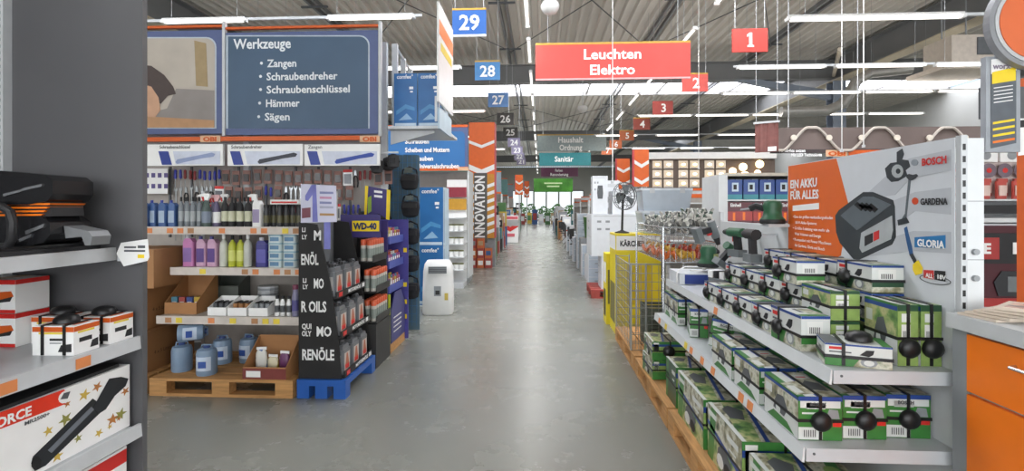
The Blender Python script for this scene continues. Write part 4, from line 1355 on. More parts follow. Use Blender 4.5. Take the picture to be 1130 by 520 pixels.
# lower shelf
Z1 = 0.6265
low = end_carton(0.165, 0.3, 0.17, True, 1)
lown = end_carton(0.165, 0.3, 0.17, False, 1)
n_ = 0
for c, Y in enumerate((2.205, 2.56, 2.9)):
    for r_, X in enumerate((1.088, 1.267, 1.449)):
        (low if c == 0 else lown).put((X, Y + 0.02 * r_, Z1), 0.0 if (c, r_) != (0, 2) else -0.03,
            'long green carton on the lower shelf, %s from the near end, %s from the aisle' % (ORD[c], ORD[r_]))
tilt = end_carton(0.2, 0.3, 0.175, True, 1)
o = tilt.put((1.22, 3.36, Z1 + 0.03), -0.55, 'tilted green carton leaning on the lower shelf', rx=0.0, ry=0.14)
stand = end_carton(0.12, 0.22, 0.2, False, 1)
stand.put((1.13, 3.75, Z1), -0.2, 'upright yellow-green carton behind the tilted one, lower shelf')
stand.put((1.12, 4.12, Z1), 0.0, 'upright green carton second from the far end, lower shelf')
stand.put((1.13, 4.36, Z1), 0.0, 'upright green carton at the far end of the lower shelf')
stand.put((1.36, 3.8, Z1), 0.1, 'green carton at the back of the lower shelf behind the upright ones')

# boxes on pallets at the floor
pallet('wooden pallet under the green cartons, second from the viewer on the right', (1.28, 4.215, 0), pi / 2)
pallet('wooden pallet nearest the viewer under the right gondola', (1.28, 2.985, 0), pi / 2)


def garden_carton(name, w, d, h, label, loc, rz=0, bosch=True, plain=False, knob=None):
    pr = [('lr', rect(0, 0, 1, 1), DKGRN if plain else GRASS), ('lr', [(0, 0.7), (1, 0.45), (1, 1), (0, 1)], DKGRN if plain else SCENE, 2), ('lr', [(0, 0.62), (1, 0.37), (1, 0.45), (0, 0.7)], DKGRN if plain else NAVY, 3),
          ('fb', rect(0, 0, 1, 1), GREEN), ('fb', rect(0, 0.74, 1, 0.86), NAVY, 2), ('f', rect(0.0, 0.42, 1, 0.74), LIME, 2), ('t', rect(0, 0, 1, 1), SCENE), ('t', [(0, 0), (0.25, 0), (0.5, 1), (0.2, 1)], GRASS, 2),
          ('t', [(0.6, 0), (0.75, 0), (0.98, 1), (0.85, 1)], GREEN, 2), ('t', [(0.0, 0.0), (0.06, 0), (0.06, 1), (0, 1)], CWHITE, 3), ('t', [(0.3, 0), (0.36, 0), (0.58, 1), (0.52, 1)], NAVY, 3), ('t', [(0.12, 0.55), (0.3, 0.5), (0.4, 0.75), (0.25, 0.9), (0.12, 0.8)], DGREY, 4), ('t', rect(0.68, 0.12, 0.95, 0.24), CWHITE, 4), ('t', rect(0.7, 0.3, 0.9, 0.34), CWHITE, 4), ('t', ell(0.8, 0.62, 0.1, 0.12), LIME, 4), ('l', [(0, 0), (0.18, 0), (0.3, 1), (0.12, 1)], GREEN, 3), ('l', rect(0.62, 0.75, 0.92, 0.85), CWHITE, 4), ('l', rect(0.66, 0.6, 0.86, 0.64), CWHITE, 4)]
    if not plain:
        pr += [('lr', [(0.3, 0.1), (0.6, 0.08), (0.75, 0.35), (0.5, 0.55), (0.35, 0.4)], DGREY, 4), ('lr', ell(0.42, 0.2, 0.1, 0.13, 12), CWHITE, 5), ('l', rect(0.04, 0.82, 0.3, 0.92), CWHITE, 4), ('lr', ell(0.62, 0.18, 0.09, 0.12, 12), SOFTBLACK, 5)]
    pr += barcode('f', 0.04, 0.45, 0.2, 0.95)
    t = thing(name, label, 'carton', loc, rz, 'green cartons on the floor pallets')
    link('carton_body', carton_mesh('garden_carton', w, d, h, GREEN, pr), t)
    straps(t, w, d, h, (w * 0.05,), h * 0.5)
    if bosch:
        MB().box(w * 0.08, w * 0.46, -d / 2 - 0.005, -d / 2 - 0.0045, h * 0.5, h * 0.74).build('brand_panel', CWHITE, t)
        face_text('BOSCH', h * 0.17, t, (w, d, h), 'f', (0.62, 0.56), DGREY, w * 0.3, 0.03).location.y -= 0.006
    if knob:
        knob_on(t, (0, -d / 2 - 0.0045, h * 0.5), RXF, 1.0)
    return t


garden_carton('garden_tool_carton', 0.26, 0.32, 0.15, 'green carton at the bottom of the pair before the wire cage', (1.03, 4.36, 0.1455), 0.05, False)
garden_carton('garden_tool_carton', 0.26, 0.32, 0.15, 'green carton with security tag on top of the pair before the wire cage', (1.035, 4.35, 0.302), 0.0, False, False, True)
garden_carton('garden_tool_carton', 0.24, 0.3, 0.15, 'green carton half hidden to the right of the tagged pair', (1.34, 4.3, 0.1455), 0.0, False)
garden_carton('garden_tool_carton', 0.3, 0.28, 0.28, 'plain dark green sided carton on the second floor pallet', (1.09, 3.74, 0.1455), 0.0, False, True)
garden_carton('garden_tool_carton', 0.34, 0.54, 0.285, 'big colourful garden tool carton in the middle of the floor row', (1.105, 3.26, 0.1455), 0, False)
garden_carton('garden_tool_carton', 0.36, 0.49, 0.29, 'big garden tool carton with a white brand panel, floor row', (1.125, 2.7, 0.1455), 0, True)
garden_carton('garden_tool_carton', 0.36, 0.42, 0.26, 'nearest garden tool carton at the bottom edge of the picture', (1.14, 2.2, 0.1455), 0, False)
garden_carton('garden_tool_carton', 0.22, 0.45, 0.2, 'garden tool carton deep under the shelf behind the big ones', (1.41, 3.2, 0.1455), 0, False)

# ------------------------------------------------------------------ orange counter
XC = 1.5
ct = thing('counter', 'grey service counter with orange drawer and door fronts at the right edge', 'counter', (1.9, 1.3, 0))
CO = Vector((1.9, 1.3, 0))


def ck(b, name, m, parent=None, smooth=False):
    b.v = [tuple(Vector(v) - CO) for v in b.v]
    return b.build(name, m, parent or ct, smooth)


cgrey = mat('counter_grey', '#b5b8ba', 0.4, var=0.03)
ck(MB().box(XC - 0.02, 2.25, 0.4, 1.955, 1.10, 1.15), 'worktop', mat('worktop', '#c3c6c7', 0.35, var=0.03))
ck(MB().box(XC + 0.016, 2.2, 0.45, 1.945, 0.04, 1.0995), 'body', cgrey)
ck(MB().box(XC, XC + 0.015, 1.886, 1.95, 0.0, 1.0995), 'front_stile', mat('stile_grey', '#8c9093', 0.4, var=0.04))
zt = 0.889
for k in range(2):
    ya, yb = 1.883 - k * 0.7, 1.883 - k * 0.7 - 0.69
    d_ = ck(MB().box(XC - 0.004, XC + 0.015, yb, ya, zt, 1.088), 'drawer', ORANGE)
    ck(MB().tube([(XC - 0.004, ya - 0.185, 1.03), (XC - 0.03, ya - 0.195, 1.03), (XC - 0.03, ya - 0.335, 1.03), (XC - 0.004, ya - 0.345, 1.03)], 0.006, 8), 'handle', CHROME, d_, True)
    ck(MB().box(XC - 0.004, XC + 0.015, yb, ya, 0.1, zt - 0.012), 'door', ORANGE)
t = thing('leaflet', 'x', 'leaflet', group='leaflets on the counter')
MB().box(-0.1, 0.1, -0.07, 0.07, 0, 0.008).build('paper', mat('paper_cream', '#cdbfae', 0.6), t)
MB().box(-0.06, 0.07, -0.05, 0.05, 0.008, 0.0088).build('print_panel', print_mat('leaflet_print', ['#b08a7c', '#c9a58c', '#6f6a66', '#d8cfc4'], 30), t)
lp = Proto(t)
for k in range(5):
    lp.put((1.6 + 0.012 * k, 1.86 - 0.01 * k, 1.151 + k * 0.0095), 0.1 + 0.14 * k, '%s leaflet from the bottom of the fanned pile on the counter' % ORD[k])

# ================================================================== LEFT DISPLAYS ALONG THE AISLE
# ---- black motor-oil display on a blue plastic pallet
bp = thing('plastic_pallet', 'small blue plastic pallet under the black motor oil display', 'pallet', (-1.755, 4.39, 0))
bpm = mat('pallet_blue', '#2559a8', 0.4, var=0.06)
MB().box(-0.2, 0.2, -0.37, 0.37, 0.1, 0.145).build('deck', bpm, bp)
for k in range(5):
    MB().box(-0.2, 0.2, -0.37 + k * 0.16, -0.29 + k * 0.16, 0.145, 0.149).build('deck_slat', bpm, bp)
for x in (-0.15, 0.0, 0.15):
    for y in (-0.32, 0.32):
        MB().prism([(x - 0.05, y - 0.05), (x + 0.05, y - 0.05), (x + 0.05, y + 0.05), (x - 0.05, y + 0.05)], 0, 0.1).build('foot', bpm, bp)
od = thing('oil_display', 'black cardboard motor oil display tower with white lettering', 'display', (-1.76, 4.4, 0.151))
OD = Vector((-1.76, 4.4, 0.151))


def mk(root, org):
    def f(b, name, m, parent=None, smooth=False):
        b.v = [tuple(Vector(v) - org) for v in b.v]
        return b.build(name, m, parent or root, smooth)
    return f


ok = mk(od, OD)
dsp = mat('display_black', '#1d1c1c', 0.5, var=0.06)
prof = [(-1.955, 0.151), (-1.60, 0.151), (-1.63, 0.5), (-1.68, 0.85), (-1.74, 1.15), (-1.80, 1.40), (-1.955, 1.42)]
ok(MB().prism(prof, 4.05, 4.06, axis='y'), 'side_panel', dsp)
ok(MB().prism(prof, 4.73, 4.74, axis='y'), 'side_panel', dsp)
ok(MB().box(-1.955, -1.945, 4.06, 4.73, 0.151, 1.42), 'back_panel', mat('display_grey', '#77797c', 0.5))
tw = mat('display_white_text', '#e6e6e4', 0.5, var=0.01)


def fit_text(root, org, s, hpx, u, v, m, wpx, Y, bold=0.03):
    a = P(u, v, Y=Y)
    return text(s, hpx / 565 * Y * 1.38, root, a - org, RF, m, wpx / 565 * Y, bold)


for s, h_, u, v, w_ in (('M', 11, 346, 265, 8), ('ENÖL', 12, 332, 292, 20), ('MO', 11, 346, 318, 11.5), ('R OILS', 12, 332, 344, 29), ('LI', 5, 334, 312, 4), ('LY', 5, 334, 319, 6), ('QUI', 6, 333, 363, 11), ('OLY', 6, 333, 371, 11), ('MO', 11, 349, 371, 17), ('RENÖLE', 12, 333, 397, 37), ('LI', 5, 333, 256, 4), ('LY', 5, 333, 264, 6)):
    fit_text(od, OD, s, h_, u, v, tw, w_, 4.047)
cans = thing('oil_canister', 'x', 'canister', group='oil canisters in the black display')
cg = mat('oil_can_grey', '#66686b', 0.35, var=0.05)
b = MB().rbox(-0.055, 0.055, -0.085, 0.085, 0, 0.2, 0.02)
b.prism([(-0.07, 0.2), (0.07, 0.2), (0.05, 0.235), (-0.06, 0.235)], -0.045, 0.045, axis='x')
b.build('canister_body', cg, cans)
MB().cyl((0, -0.045, 0.235), (0, -0.045, 0.262), 0.02, n=10).build('cap', SOFTBLACK, cans)
MB().tube([(0, -0.01, 0.23), (0, 0.0, 0.256), (0, 0.05, 0.252), (0, 0.072, 0.215)], 0.009, 6).build('handle', cg, cans, True)
MB().box(0.055, 0.0565, -0.055, 0.055, 0.03, 0.17).build('label_panel', mat('oil_label', '#c9bdb4', 0.4), cans)
MB().add([(0.0568, -0.045, 0.06), (0.0568, 0.045, 0.06), (0.0568, 0.01, 0.165), (0.0568, -0.015, 0.165)], [(0, 1, 2, 3)]).build('label_swoosh', mat('oil_swoosh', '#b0603c', 0.4), cans)
MB().box(0.0565, 0.058, -0.04, 0.04, 0.04, 0.075).build('label_strip', RED, cans)
MB().box(-0.035, 0.035, -0.0865, -0.085, 0.05, 0.16).build('side_label', mat('oil_label2', '#a9a5a2', 0.4), cans)
oc = Proto(cans)
for lv, (z, xf) in enumerate(((0.155, -1.575), (0.475, -1.605), (0.795, -1.64))):
    sh = ok(MB().box(-1.944, xf - 0.01, 4.062, 4.728, z, z + 0.012), 'shelf', dsp)
    ok(MB().box(xf - 0.01, xf, 4.062, 4.728, z, z + 0.055), 'shelf_front', dsp, sh)
    o = text('MOTORENÖLE', 0.04, od, Vector((xf + 0.002, 4.3, z + 0.014)) - OD, RR, tw, 0.3, 0.03)
    ok(MB().box(xf, xf + 0.002, 4.1, 4.17, z + 0.01, z + 0.045), 'brand_badge', RED, sh)
    ok(MB().box(xf, xf + 0.002, 4.64, 4.7, z + 0.01, z + 0.045), 'brand_badge', tw, sh)
    for j in range(3):
        for i in range(2):
            oc.put((xf - 0.08 - i * 0.125, 4.17 + j * 0.21, z + 0.0135), 0, 'grey oil canister, %s tier, %s from the viewer, %s row' % (('lowest', 'middle', 'top')[lv], ORD[j], ('front', 'rear')[i]))
# header card
hc = thing('header_card', 'white and violet card standing on top of the oil display', 'sign', P(352, 245, Y=4.03))
HO = Vector(hc.location)
trace(hc, 'card', mat('card_white_violet', '#cfcfe2', 0.45, var=0.05, scale=6), [(332, 203), (371, 205), (371.5, 245), (332, 246)], Y=4.03, org=HO, th=0.004)
trace(hc, 'print_figure', mat('card_violet', '#7a7cc0', 0.45, var=0.2, scale=5), [(337, 221), (337, 216), (344, 204), (349, 204), (351, 245), (345, 245), (345, 215), (340, 222)], Y=4.03, org=HO, off=0.004)
trace(hc, 'logo_block', mat('card_maroon', '#7d4a55', 0.5), [(333.5, 230), (343, 229), (343, 240), (333.5, 241)], Y=4.03, org=HO, off=0.006)
for i, (v, m_) in enumerate(((213, 'card_blue_line'), (218.5, 'card_pink_line'), (224, 'card_blue_line'), (229, 'card_grey_line'), (237, 'card_tan_line'))):
    m = mat(m_, {'card_blue_line': '#7f84ac', 'card_pink_line': '#c08aa8', 'card_grey_line': '#a9abc0', 'card_tan_line': '#b08a5c'}[m_], 0.5)
    w_ = (15, 13, 13, 15, 16)[i]
    trace(hc, 'print_line', m, [(353, v - 1.6), (353 + w_, v - 1.2), (353 + w_, v + 1.2), (353, v + 1.0)], Y=4.03, org=HO, off=0.004)
MB().box(0.04, 0.09, 0.003, 0.012, -0.22, 0.1).build('card_foot', mat('card_violet', '#7a7cc0'), hc)

# ---- dark spray-can display with yellow brand plate
wd = thing('spray_can_display', 'dark display tower of spray cans with a yellow brand plate', 'display', (-1.72, 5.03, 0))
WO = Vector((-1.72, 5.03, 0))
wk = mk(wd, WO)
dk2 = mat('display_dark', '#2f2e2d', 0.5)
pur = mat('display_purple', '#3b3170', 0.45, var=0.06)
wk(MB().box(-1.92, -1.56, 4.80, 5.26, 0, 0.42), 'base_box', dk2)
wk(MB().box(-1.92, -1.91, 4.80, 5.26, 0.421, 1.3), 'back_panel', dk2)
wk(MB().prism([(-1.909, 0.421), (-1.58, 0.421), (-1.6, 1.0), (-1.78, 1.22), (-1.909, 1.25)], 5.245, 5.26, axis='y'), 'side_panel', dk2)
wk(MB().box(-1.80, -1.54, 4.82, 4.83, 1.31, 1.41), 'brand_plate', YELLOW)
wk(MB().box(-1.92, -1.53, 4.835, 4.845, 1.25, 1.47), 'header_panel', pur)
text('WD-40', 0.085, wd, Vector((-1.785, 4.817, 1.33)) - WO, RF, mat('wd_blue', '#1d2b5c', 0.4), 0.23, 0.05)
cn = thing('spray_can', 'x', 'spray can', group='spray cans with red caps in the dark display')
MB().lathe([(0.027, 0), (0.028, 0.004), (0.028, 0.15), (0.02, 0.165)], 10).build('can_body', mat('spray_white', '#bdb9b0', 0.35), cn, True)
MB().lathe([(0.0284, 0.03), (0.0284, 0.12)], 10).build('label_wrap', mat('spray_label', '#8a938c', 0.4), cn, True)
MB().lathe([(0.0282, 0.15), (0.0282, 0.2), (0.024, 0.205)], 10).build('cap', mat('cap_orange_red', '#cf5a35', 0.4), cn, True)
sc_ = Proto(cn)
for lv, z in enumerate((0.43, 0.72, 1.01)):
    xf = -1.565 if lv < 2 else -1.6
    sh = wk(MB().box(-1.909, xf, 4.81, 5.244, z, z + 0.012), 'shelf', dk2)
    wk(MB().prism([(xf, z), (xf + 0.006, z), (xf + 0.012, z + 0.07), (xf + 0.006, z + 0.07)], 4.81, 5.244, axis='y'), 'shelf_front', dk2, sh)
    for j in range(6):
        for i in range(2):
            sc_.put((xf - 0.035 - i * 0.065, 4.85 + j * 0.068, z + 0.0135), 0, 'red-capped spray can, %s tier, %s from the viewer, %s row' % (('lowest', 'middle', 'top')[lv], ORD[j], ('front', 'rear')[i]))

# ---- purple display
pd = thing('purple_display', 'purple cardboard display with blue shelves of small colourful packs', 'display', (-1.72, 5.6, 0))
PO = Vector((-1.72, 5.6, 0))
pk = mk(pd, PO)
bshelf = mat('display_blue_shelf', '#4a57a8', 0.45)
pk(MB().box(-1.92, -1.57, 5.31, 5.88, 0.0, 0.1), 'pallet_base', WOOD)
pk(MB().box(-1.92, -1.91, 5.3, 5.88, 0.101, 1.42), 'back_panel', pur)
pk(MB().box(-1.909, -1.60, 5.3, 5.312, 0.101, 1.40), 'side_panel', pur)
rp_ = pk(MB().box(-1.909, -1.53, 5.87, 5.885, 0.02, 1.4), 'side_panel', mat('display_violet_side', '#4a4596', 0.45, var=0.08))
for i, (z) in enumerate((0.25, 0.42, 0.62, 1.02)):
    pk(MB().box(-1.585, -1.545, 5.866, 5.87, z, z + 0.05), 'yellow_mark', YELLOW, rp_)
pk(MB().prism([(5.32, 0.101), (5.86, 0.101), (5.86, 0.45), (5.7, 0.62), (5.45, 0.62), (5.32, 0.45)], -1.575, -1.565, axis='x'), 'front_panel', mat('display_indigo', '#3f3f78', 0.45))
for k in range(4):
    pk(MB().box(-1.565, -1.563, 5.4, 5.7, 0.2 + k * 0.05, 0.212 + k * 0.05), 'print_line', tw)
pk(MB().box(-1.6, -1.575, 5.3, 5.318, 0.101, 0.62), 'lime_edge', mat('lime_edge', '#c6d23a', 0.4))
packm = [mat('pack_a', '#b0563c', 0.4), mat('pack_b', '#c9b23c', 0.4), mat('pack_c', '#5a86a8', 0.4), mat('pack_d', '#a84a86', 0.4), mat('pack_e', '#d9d4cc', 0.4)]
packs = []
for i, m in enumerate(packm):
    t = thing('small_pack', 'x', 'pack', group='small packs in the purple display')
    MB().box(-0.03, 0.03, -0.025, 0.025, 0, 0.09).build('pack_body', m, t)
    MB().box(-0.022, 0.022, -0.0265, -0.025, 0.02, 0.06).build('label_panel', PWHITE, t)
    MB().cyl((0, 0, 0.09), (0, 0, 0.12), 0.014, n=8).build('cap', packm[(i + 2) % 5], t)
    packs.append(Proto(t))
CN = ('rust red', 'yellow', 'blue', 'magenta', 'white')
for lv, z in enumerate((0.66, 0.92, 1.18)):
    sh = pk(MB().box(-1.909, -1.6, 5.314, 5.868, z, z + 0.015), 'shelf', bshelf)
    pk(MB().box(-1.6, -1.585, 5.314, 5.868, z - 0.03, z + 0.05), 'shelf_front', bshelf, sh)
    for j in range(7):
        for i in range(2):
            k = rt.randrange(5)
            packs[k].put((-1.645 - i * 0.075, 5.36 + j * 0.075, z + 0.0165), pi / 2, '%s pack in the purple display, %s shelf, %s from the viewer, %s row' % (CN[k], ('low', 'middle', 'top')[lv], ORD[j], ('front', 'back')[i]))
tp = thing('display_sign', 'purple sign with yellow edges standing on the purple display', 'sign', (-1.76, 5.31, 1.43))
TO2 = Vector(tp.location)
trace(tp, 'sign_board', pur, [(404, 205), (430, 210), (429, 243), (418, 236), (404, 240)], Y=5.31, org=TO2, th=0.012)
trace(tp, 'yellow_edge', YELLOW, [(403, 205), (406.5, 205.5), (404.5, 240), (402, 240)], Y=5.31, org=TO2, off=0.004)
trace(tp, 'yellow_edge', YELLOW, [(427, 209), (431, 210), (430, 243), (426, 242)], Y=5.31, org=TO2, off=0.004)
trace(tp, 'green_mark', mat('lime_mark', '#8aa83c', 0.4), [(406, 218), (410, 216), (410, 233), (406, 236)], Y=5.31, org=TO2, off=0.004)
for v in (210, 215):
    trace(tp, 'print_line', PWHITE, [(413, v), (422, v + 1), (422, v + 3.6), (413, v + 2.6)], Y=5.31, org=TO2, off=0.004)
MB().box(-0.15, 0.15, 0.013, 0.03, -0.005, 0.06).build('sign_foot', dk2, tp)
MB().box(-0.15, -0.13, -0.015, 0.0, -0.005, 0.1).build('sign_foot', dk2, tp)

# ---- blue mesh wall with hanging black tool bags
gw_ = thing('mesh_wall', 'blue wire mesh wall hung with black tool bags behind the purple display', 'mesh panel', (-2.0, 6.35, 0))
gb = mat('mesh_blue', '#3a6f98', 0.4)
MB().box(-0.45, 0.48, 0.03, 0.05, 0, 2.2).build('backing', mat('mesh_back', '#56707e', 0.5), gw_)
for k in range(16):
    MB().box(-0.45 + k * 0.06, -0.444 + k * 0.06, 0.0, 0.01, 0.05, 2.2).build('mesh_wire', gb, gw_)
for k in range(22):
    MB().box(-0.45, 0.46, 0.01, 0.018, 0.1 + k * 0.1, 0.106 + k * 0.1).build('mesh_wire', gb, gw_)
bag = thing('tool_bag', 'x', 'bag', group='black tool bags on the blue mesh wall')
cloth = mat('bag_cloth', '#1c1d22', 0.8, var=0.2, scale=20)
MB().lathe([(0.05, -0.28), (0.1, -0.26), (0.125, -0.16), (0.115, -0.09), (0.1, -0.075)], 12).build('pouch', cloth, bag, True).scale = (1, 0.55, 1)
MB().tube([(-0.1, 0, -0.09), (-0.09, 0, -0.02), (0, 0, 0.02), (0.09, 0, -0.02), (0.1, 0, -0.09)], 0.012, 6).build('strap', cloth, bag, True)
MB().box(-0.09, 0.09, -0.075, -0.06, -0.16, -0.1).build('flap', SOFTBLACK, bag)
MB().box(-0.05, 0.05, -0.07, -0.05, -0.06, -0.0).build('hang_card', mat('bag_card', '#5f6a66', 0.5), bag)
bgp = Proto(bag)
i = 0
for (u, v, s) in ((428, 172, 0.9), (452, 186, 0.95), (428, 202, 0.9), (453, 216, 0.95), (428, 232, 0.9), (453, 246, 0.95), (428, 262, 0.9), (453, 276, 0.95), (428, 292, 0.9), (453, 306, 0.95)):
    p = P(u, v, Y=6.25)
    bgp.put((p.x - (0.06 if u < 445 else 0), 6.25, p.z), 0, 'black tool bag on the blue mesh, %s from the top, %s column' % (ORD[i // 2], 'outer' if u > 445 else 'inner'), scale=s)
    i += 1
kp = thing('knee_pad', 'x', 'knee pads', group='knee pads hanging by the tool wall')
MB().lathe([(0.03, -0.2), (0.08, -0.18), (0.095, -0.1), (0.075, -0.02), (0.03, 0)], 12).build('shell', SOFTBLACK, kp, True).scale = (1, 0.5, 1)
MB().box(-0.04, 0.04, -0.06, -0.045, -0.14, -0.06).build('cap_plate', gloss, kp)
MB().box(-0.1, 0.1, -0.02, -0.01, -0.12, -0.1).build('strap', cloth, kp)
kpp = Proto(kp)
for i, (u, v) in enumerate(((416, 176), (425, 172), (434, 170))):
    p = P(u, v, Y=5.1)
    kpp.put((p.x, 5.1 + 0.11 * (i % 2), p.z), 0, '%s black knee pad from the left beside the tool wall' % ORD[i], scale=0.72)
hr = tag(MB().box(P(412, 168, Y=5.1).x, P(440, 168, Y=5.1).x, 5.08, 5.1, P(420, 169.5, Y=5.1).z, P(420, 167.5, Y=5.1).z).build('hook_rail', LGREY), 'silver rail carrying the knee pads at the end of the tool wall', 'rail')

# ---- portable air conditioner
ac = thing('air_conditioner', 'white portable air conditioner standing on the aisle floor', 'air conditioner', (-1.48, 7.4, 0), 0.12)
acw = mat('appliance_white', '#e6e6e4', 0.35, var=0.02)
b = MB()
sec = [(0.0, 0.21, 0.16), (0.03, 0.225, 0.18), (0.3, 0.225, 0.185), (0.62, 0.215, 0.18), (0.72, 0.2, 0.165), (0.77, 0.165, 0.13)]
vs, fs = [], []
for z, a, c in sec:
    for k in range(16):
        t_ = 2 * pi * k / 16
        ex = 0.45
        x = a * math.copysign(abs(cos(t_)) ** ex, cos(t_))
        y = c * math.copysign(abs(sin(t_)) ** ex, sin(t_))
        vs.append((x, y, z))
for i in range(len(sec) - 1):
    fs += [(i * 16 + k, i * 16 + (k + 1) % 16, (i + 1) * 16 + (k + 1) % 16, (i + 1) * 16 + k) for k in range(16)]
fs += [tuple(range(16))[::-1], tuple(range(len(vs) - 16, len(vs)))]
b.add(vs, fs)
b.build('housing', acw, ac, True)
MB().box(-0.13, 0.13, -0.192, -0.178, 0.6, 0.7).build('outlet', MGREY, ac)
for k in range(4):
    MB().box(-0.125, 0.125, -0.2, -0.192, 0.61 + k * 0.023, 0.62 + k * 0.023).build('louvre', DGREY, ac)
MB().box(-0.05, 0.05, -0.191, -0.186, 0.28, 0.42).build('control_sticker', MGREY, ac)
MB().box(-0.03, 0.03, -0.194, -0.191, 0.3, 0.36).build('control_panel', SOFTBLACK, ac)
MB().box(0.1, 0.15, -0.191, -0.186, 0.22, 0.32).build('energy_label', mat('energy_yellow', '#c9b04a', 0.4), ac)
for s in (-1, 1):
    for c in (-1, 1):
        MB().cyl((s * 0.15, c * 0.1, -0.0), (s * 0.15, c * 0.1, 0.012), 0.02, n=8).build('castor', DGREY, ac)
ac.location.z = 0.001
# ---- big blue appliance cartons
cblue = mat('appliance_blue', '#2a6aa6', 0.4, var=0.15, scale=3)
cblue2 = mat('appliance_pale', '#bcd0dd', 0.4, var=0.1, scale=4)


def appliance_carton(label, loc, w, d, h, rz=0, tsz=0.09, group='blue appliance cartons'):
    t = thing('appliance_carton', label, 'carton', loc, rz, group)
    link('carton_body', carton_mesh('appliance_carton', w, d, h, cblue, [('lr', rect(0, 0, 1, 1), cblue2), ('lr', rect(0.12, 0.05, 0.2, 0.95), cblue, 2), ('f', rect(0.04, 0.02, 0.96, 0.07), cblue2),
        ('f', [(0.1, 0.3), (0.5, 0.42), (0.9, 0.36), (0.9, 0.3), (0.5, 0.34), (0.1, 0.22)], mat('appliance_wave', '#4d8fc0', 0.4)), ('f', [(0.2, 0.12), (0.55, 0.25), (0.8, 0.14)], mat('appliance_cloud', '#8fb6d4', 0.4)), ('f', rect(0.66, 0.7, 0.84, 0.75), PWHITE, 2), ('f', rect(0.7, 0.64, 0.82, 0.67), PWHITE, 2)]), t)
    face_text('comfee°', tsz, t, (w, d, h), 'f', (0.12, 0.9), PWHITE, w * 0.7, 0.02)
    return t


x0, x1 = P(462, 250, Y=8.0).x, P(489, 250, Y=8.0).x
appliance_carton('lower big blue appliance carton behind the air conditioner', ((x0 + x1) / 2, 8.25, 0.001), x1 - x0, 0.5, 0.93)
appliance_carton('upper big blue appliance carton behind the air conditioner', ((x0 + x1) / 2, 8.25, 0.933), x1 - x0, 0.5, 0.93)

# ---- high end shelf with two blue cartons and a hanging white board
hs = thing('end_shelf', 'high white end shelf of the tool rack with side frames', 'shelf', (-1.35, 5.5, 2.4))
SO = Vector(hs.location)
hk = mk(hs, SO)
yf = 5.25
a, c = P(428, 137, Y=yf), P(488, 137, Y=yf)
hk(MB().box(a.x, c.x, yf, 6.2, a.z - 0.05, a.z - 0.02), 'shelf_board', gw)
hk(MB().prism([(a.x, a.z - 0.055), (c.x - 0.1, a.z - 0.055), (c.x - 0.1, a.z - 0.08), (a.x, a.z - 0.2)], yf + 0.1, yf + 0.12, axis='y'), 'bracket', LGREY)
for (u, y) in ((430, 5.3), (440, 5.85), (448, 6.3)):
    p = P(u, 137, Y=y)
    top = 3.32
    hk(MB().box(p.x - 0.03, p.x + 0.03, y + 0.18, y + 0.22, a.z - 0.02, top), 'upright', LGREY)
for zz in (3.3, 2.85):
    p, q = P(430, 137, Y=5.3), P(448, 137, Y=6.3)
    hk(MB().tube([(p.x, p.y + 0.2, zz), (q.x, q.y + 0.2, zz)], 0.015, 6), 'frame_rail', LGREY)
hk(MB().box(P(428, 100, Y=6.32).x, P(449, 100, Y=6.32).x, 6.53, 6.55, 2.5, 3.05), 'white_back', WHITE)
zc = a.z - 0.0185
w_ = (c.x - a.x) / 2 - 0.04
for i in range(2):
    appliance_carton('%s blue appliance carton on the high end shelf' % ('left', 'right')[i], (a.x + 0.045 + w_ / 2 + i * (w_ + 0.01), yf + 0.24 + 0.03, zc), w_, 0.4, P(450, 77, Y=yf).z - a.z, tsz=0.06, group='cartons on the high end shelf')
wbd = thing('hanging_board', 'white upright board with orange marks at the end of the high shelf', 'board', (c.x + 0.06, 6.0, 2.4))
WB = Vector(wbd.location)
bk_ = mk(wbd, WB)
xb = c.x + 0.03
z0b, z1b = P(497, 112, X=xb).z, P(482, 28, X=xb).z
ya, yb = P(482, 60, X=xb).y, P(498, 60, X=xb).y
bk_(MB().box(xb, xb + 0.02, ya, yb, 2.55, 3.5), 'board', WHITE)
bk_(MB().prism([(ya + 0.02, 3.2), (yb - 0.02, 3.2), (yb - 0.02, 3.34), (ya + 0.02, 3.34)], xb + 0.02, xb + 0.022, axis='x'), 'orange_mark', ORANGE)
bk_(MB().box(xb + 0.02, xb + 0.022, ya + 0.1, yb - 0.1, 3.06, 3.14), 'orange_mark', TAGY)
bk_(MB().box(xb + 0.0, xb + 0.02, ya + 0.05, yb - 0.1, 2.3, 2.5), 'lower_card', cblue2)
bk_(MB().box(xb - 0.02, xb + 0.0, ya, ya + 0.03, 2.36, 2.6), 'bracket', LGREY)
bk_(MB().box(xb + 0.005, xb + 0.015, ya + 0.05, ya + 0.07, 2.49, 2.56), 'hanger', LGREY)

# ================================================================== RIGHT SIDE, BEYOND THE GONDOLA
DG = mat('tool_green', '#2f5f42', 0.4, var=0.06)
GREYM = mat('tool_mid_grey', '#6f7577', 0.45)


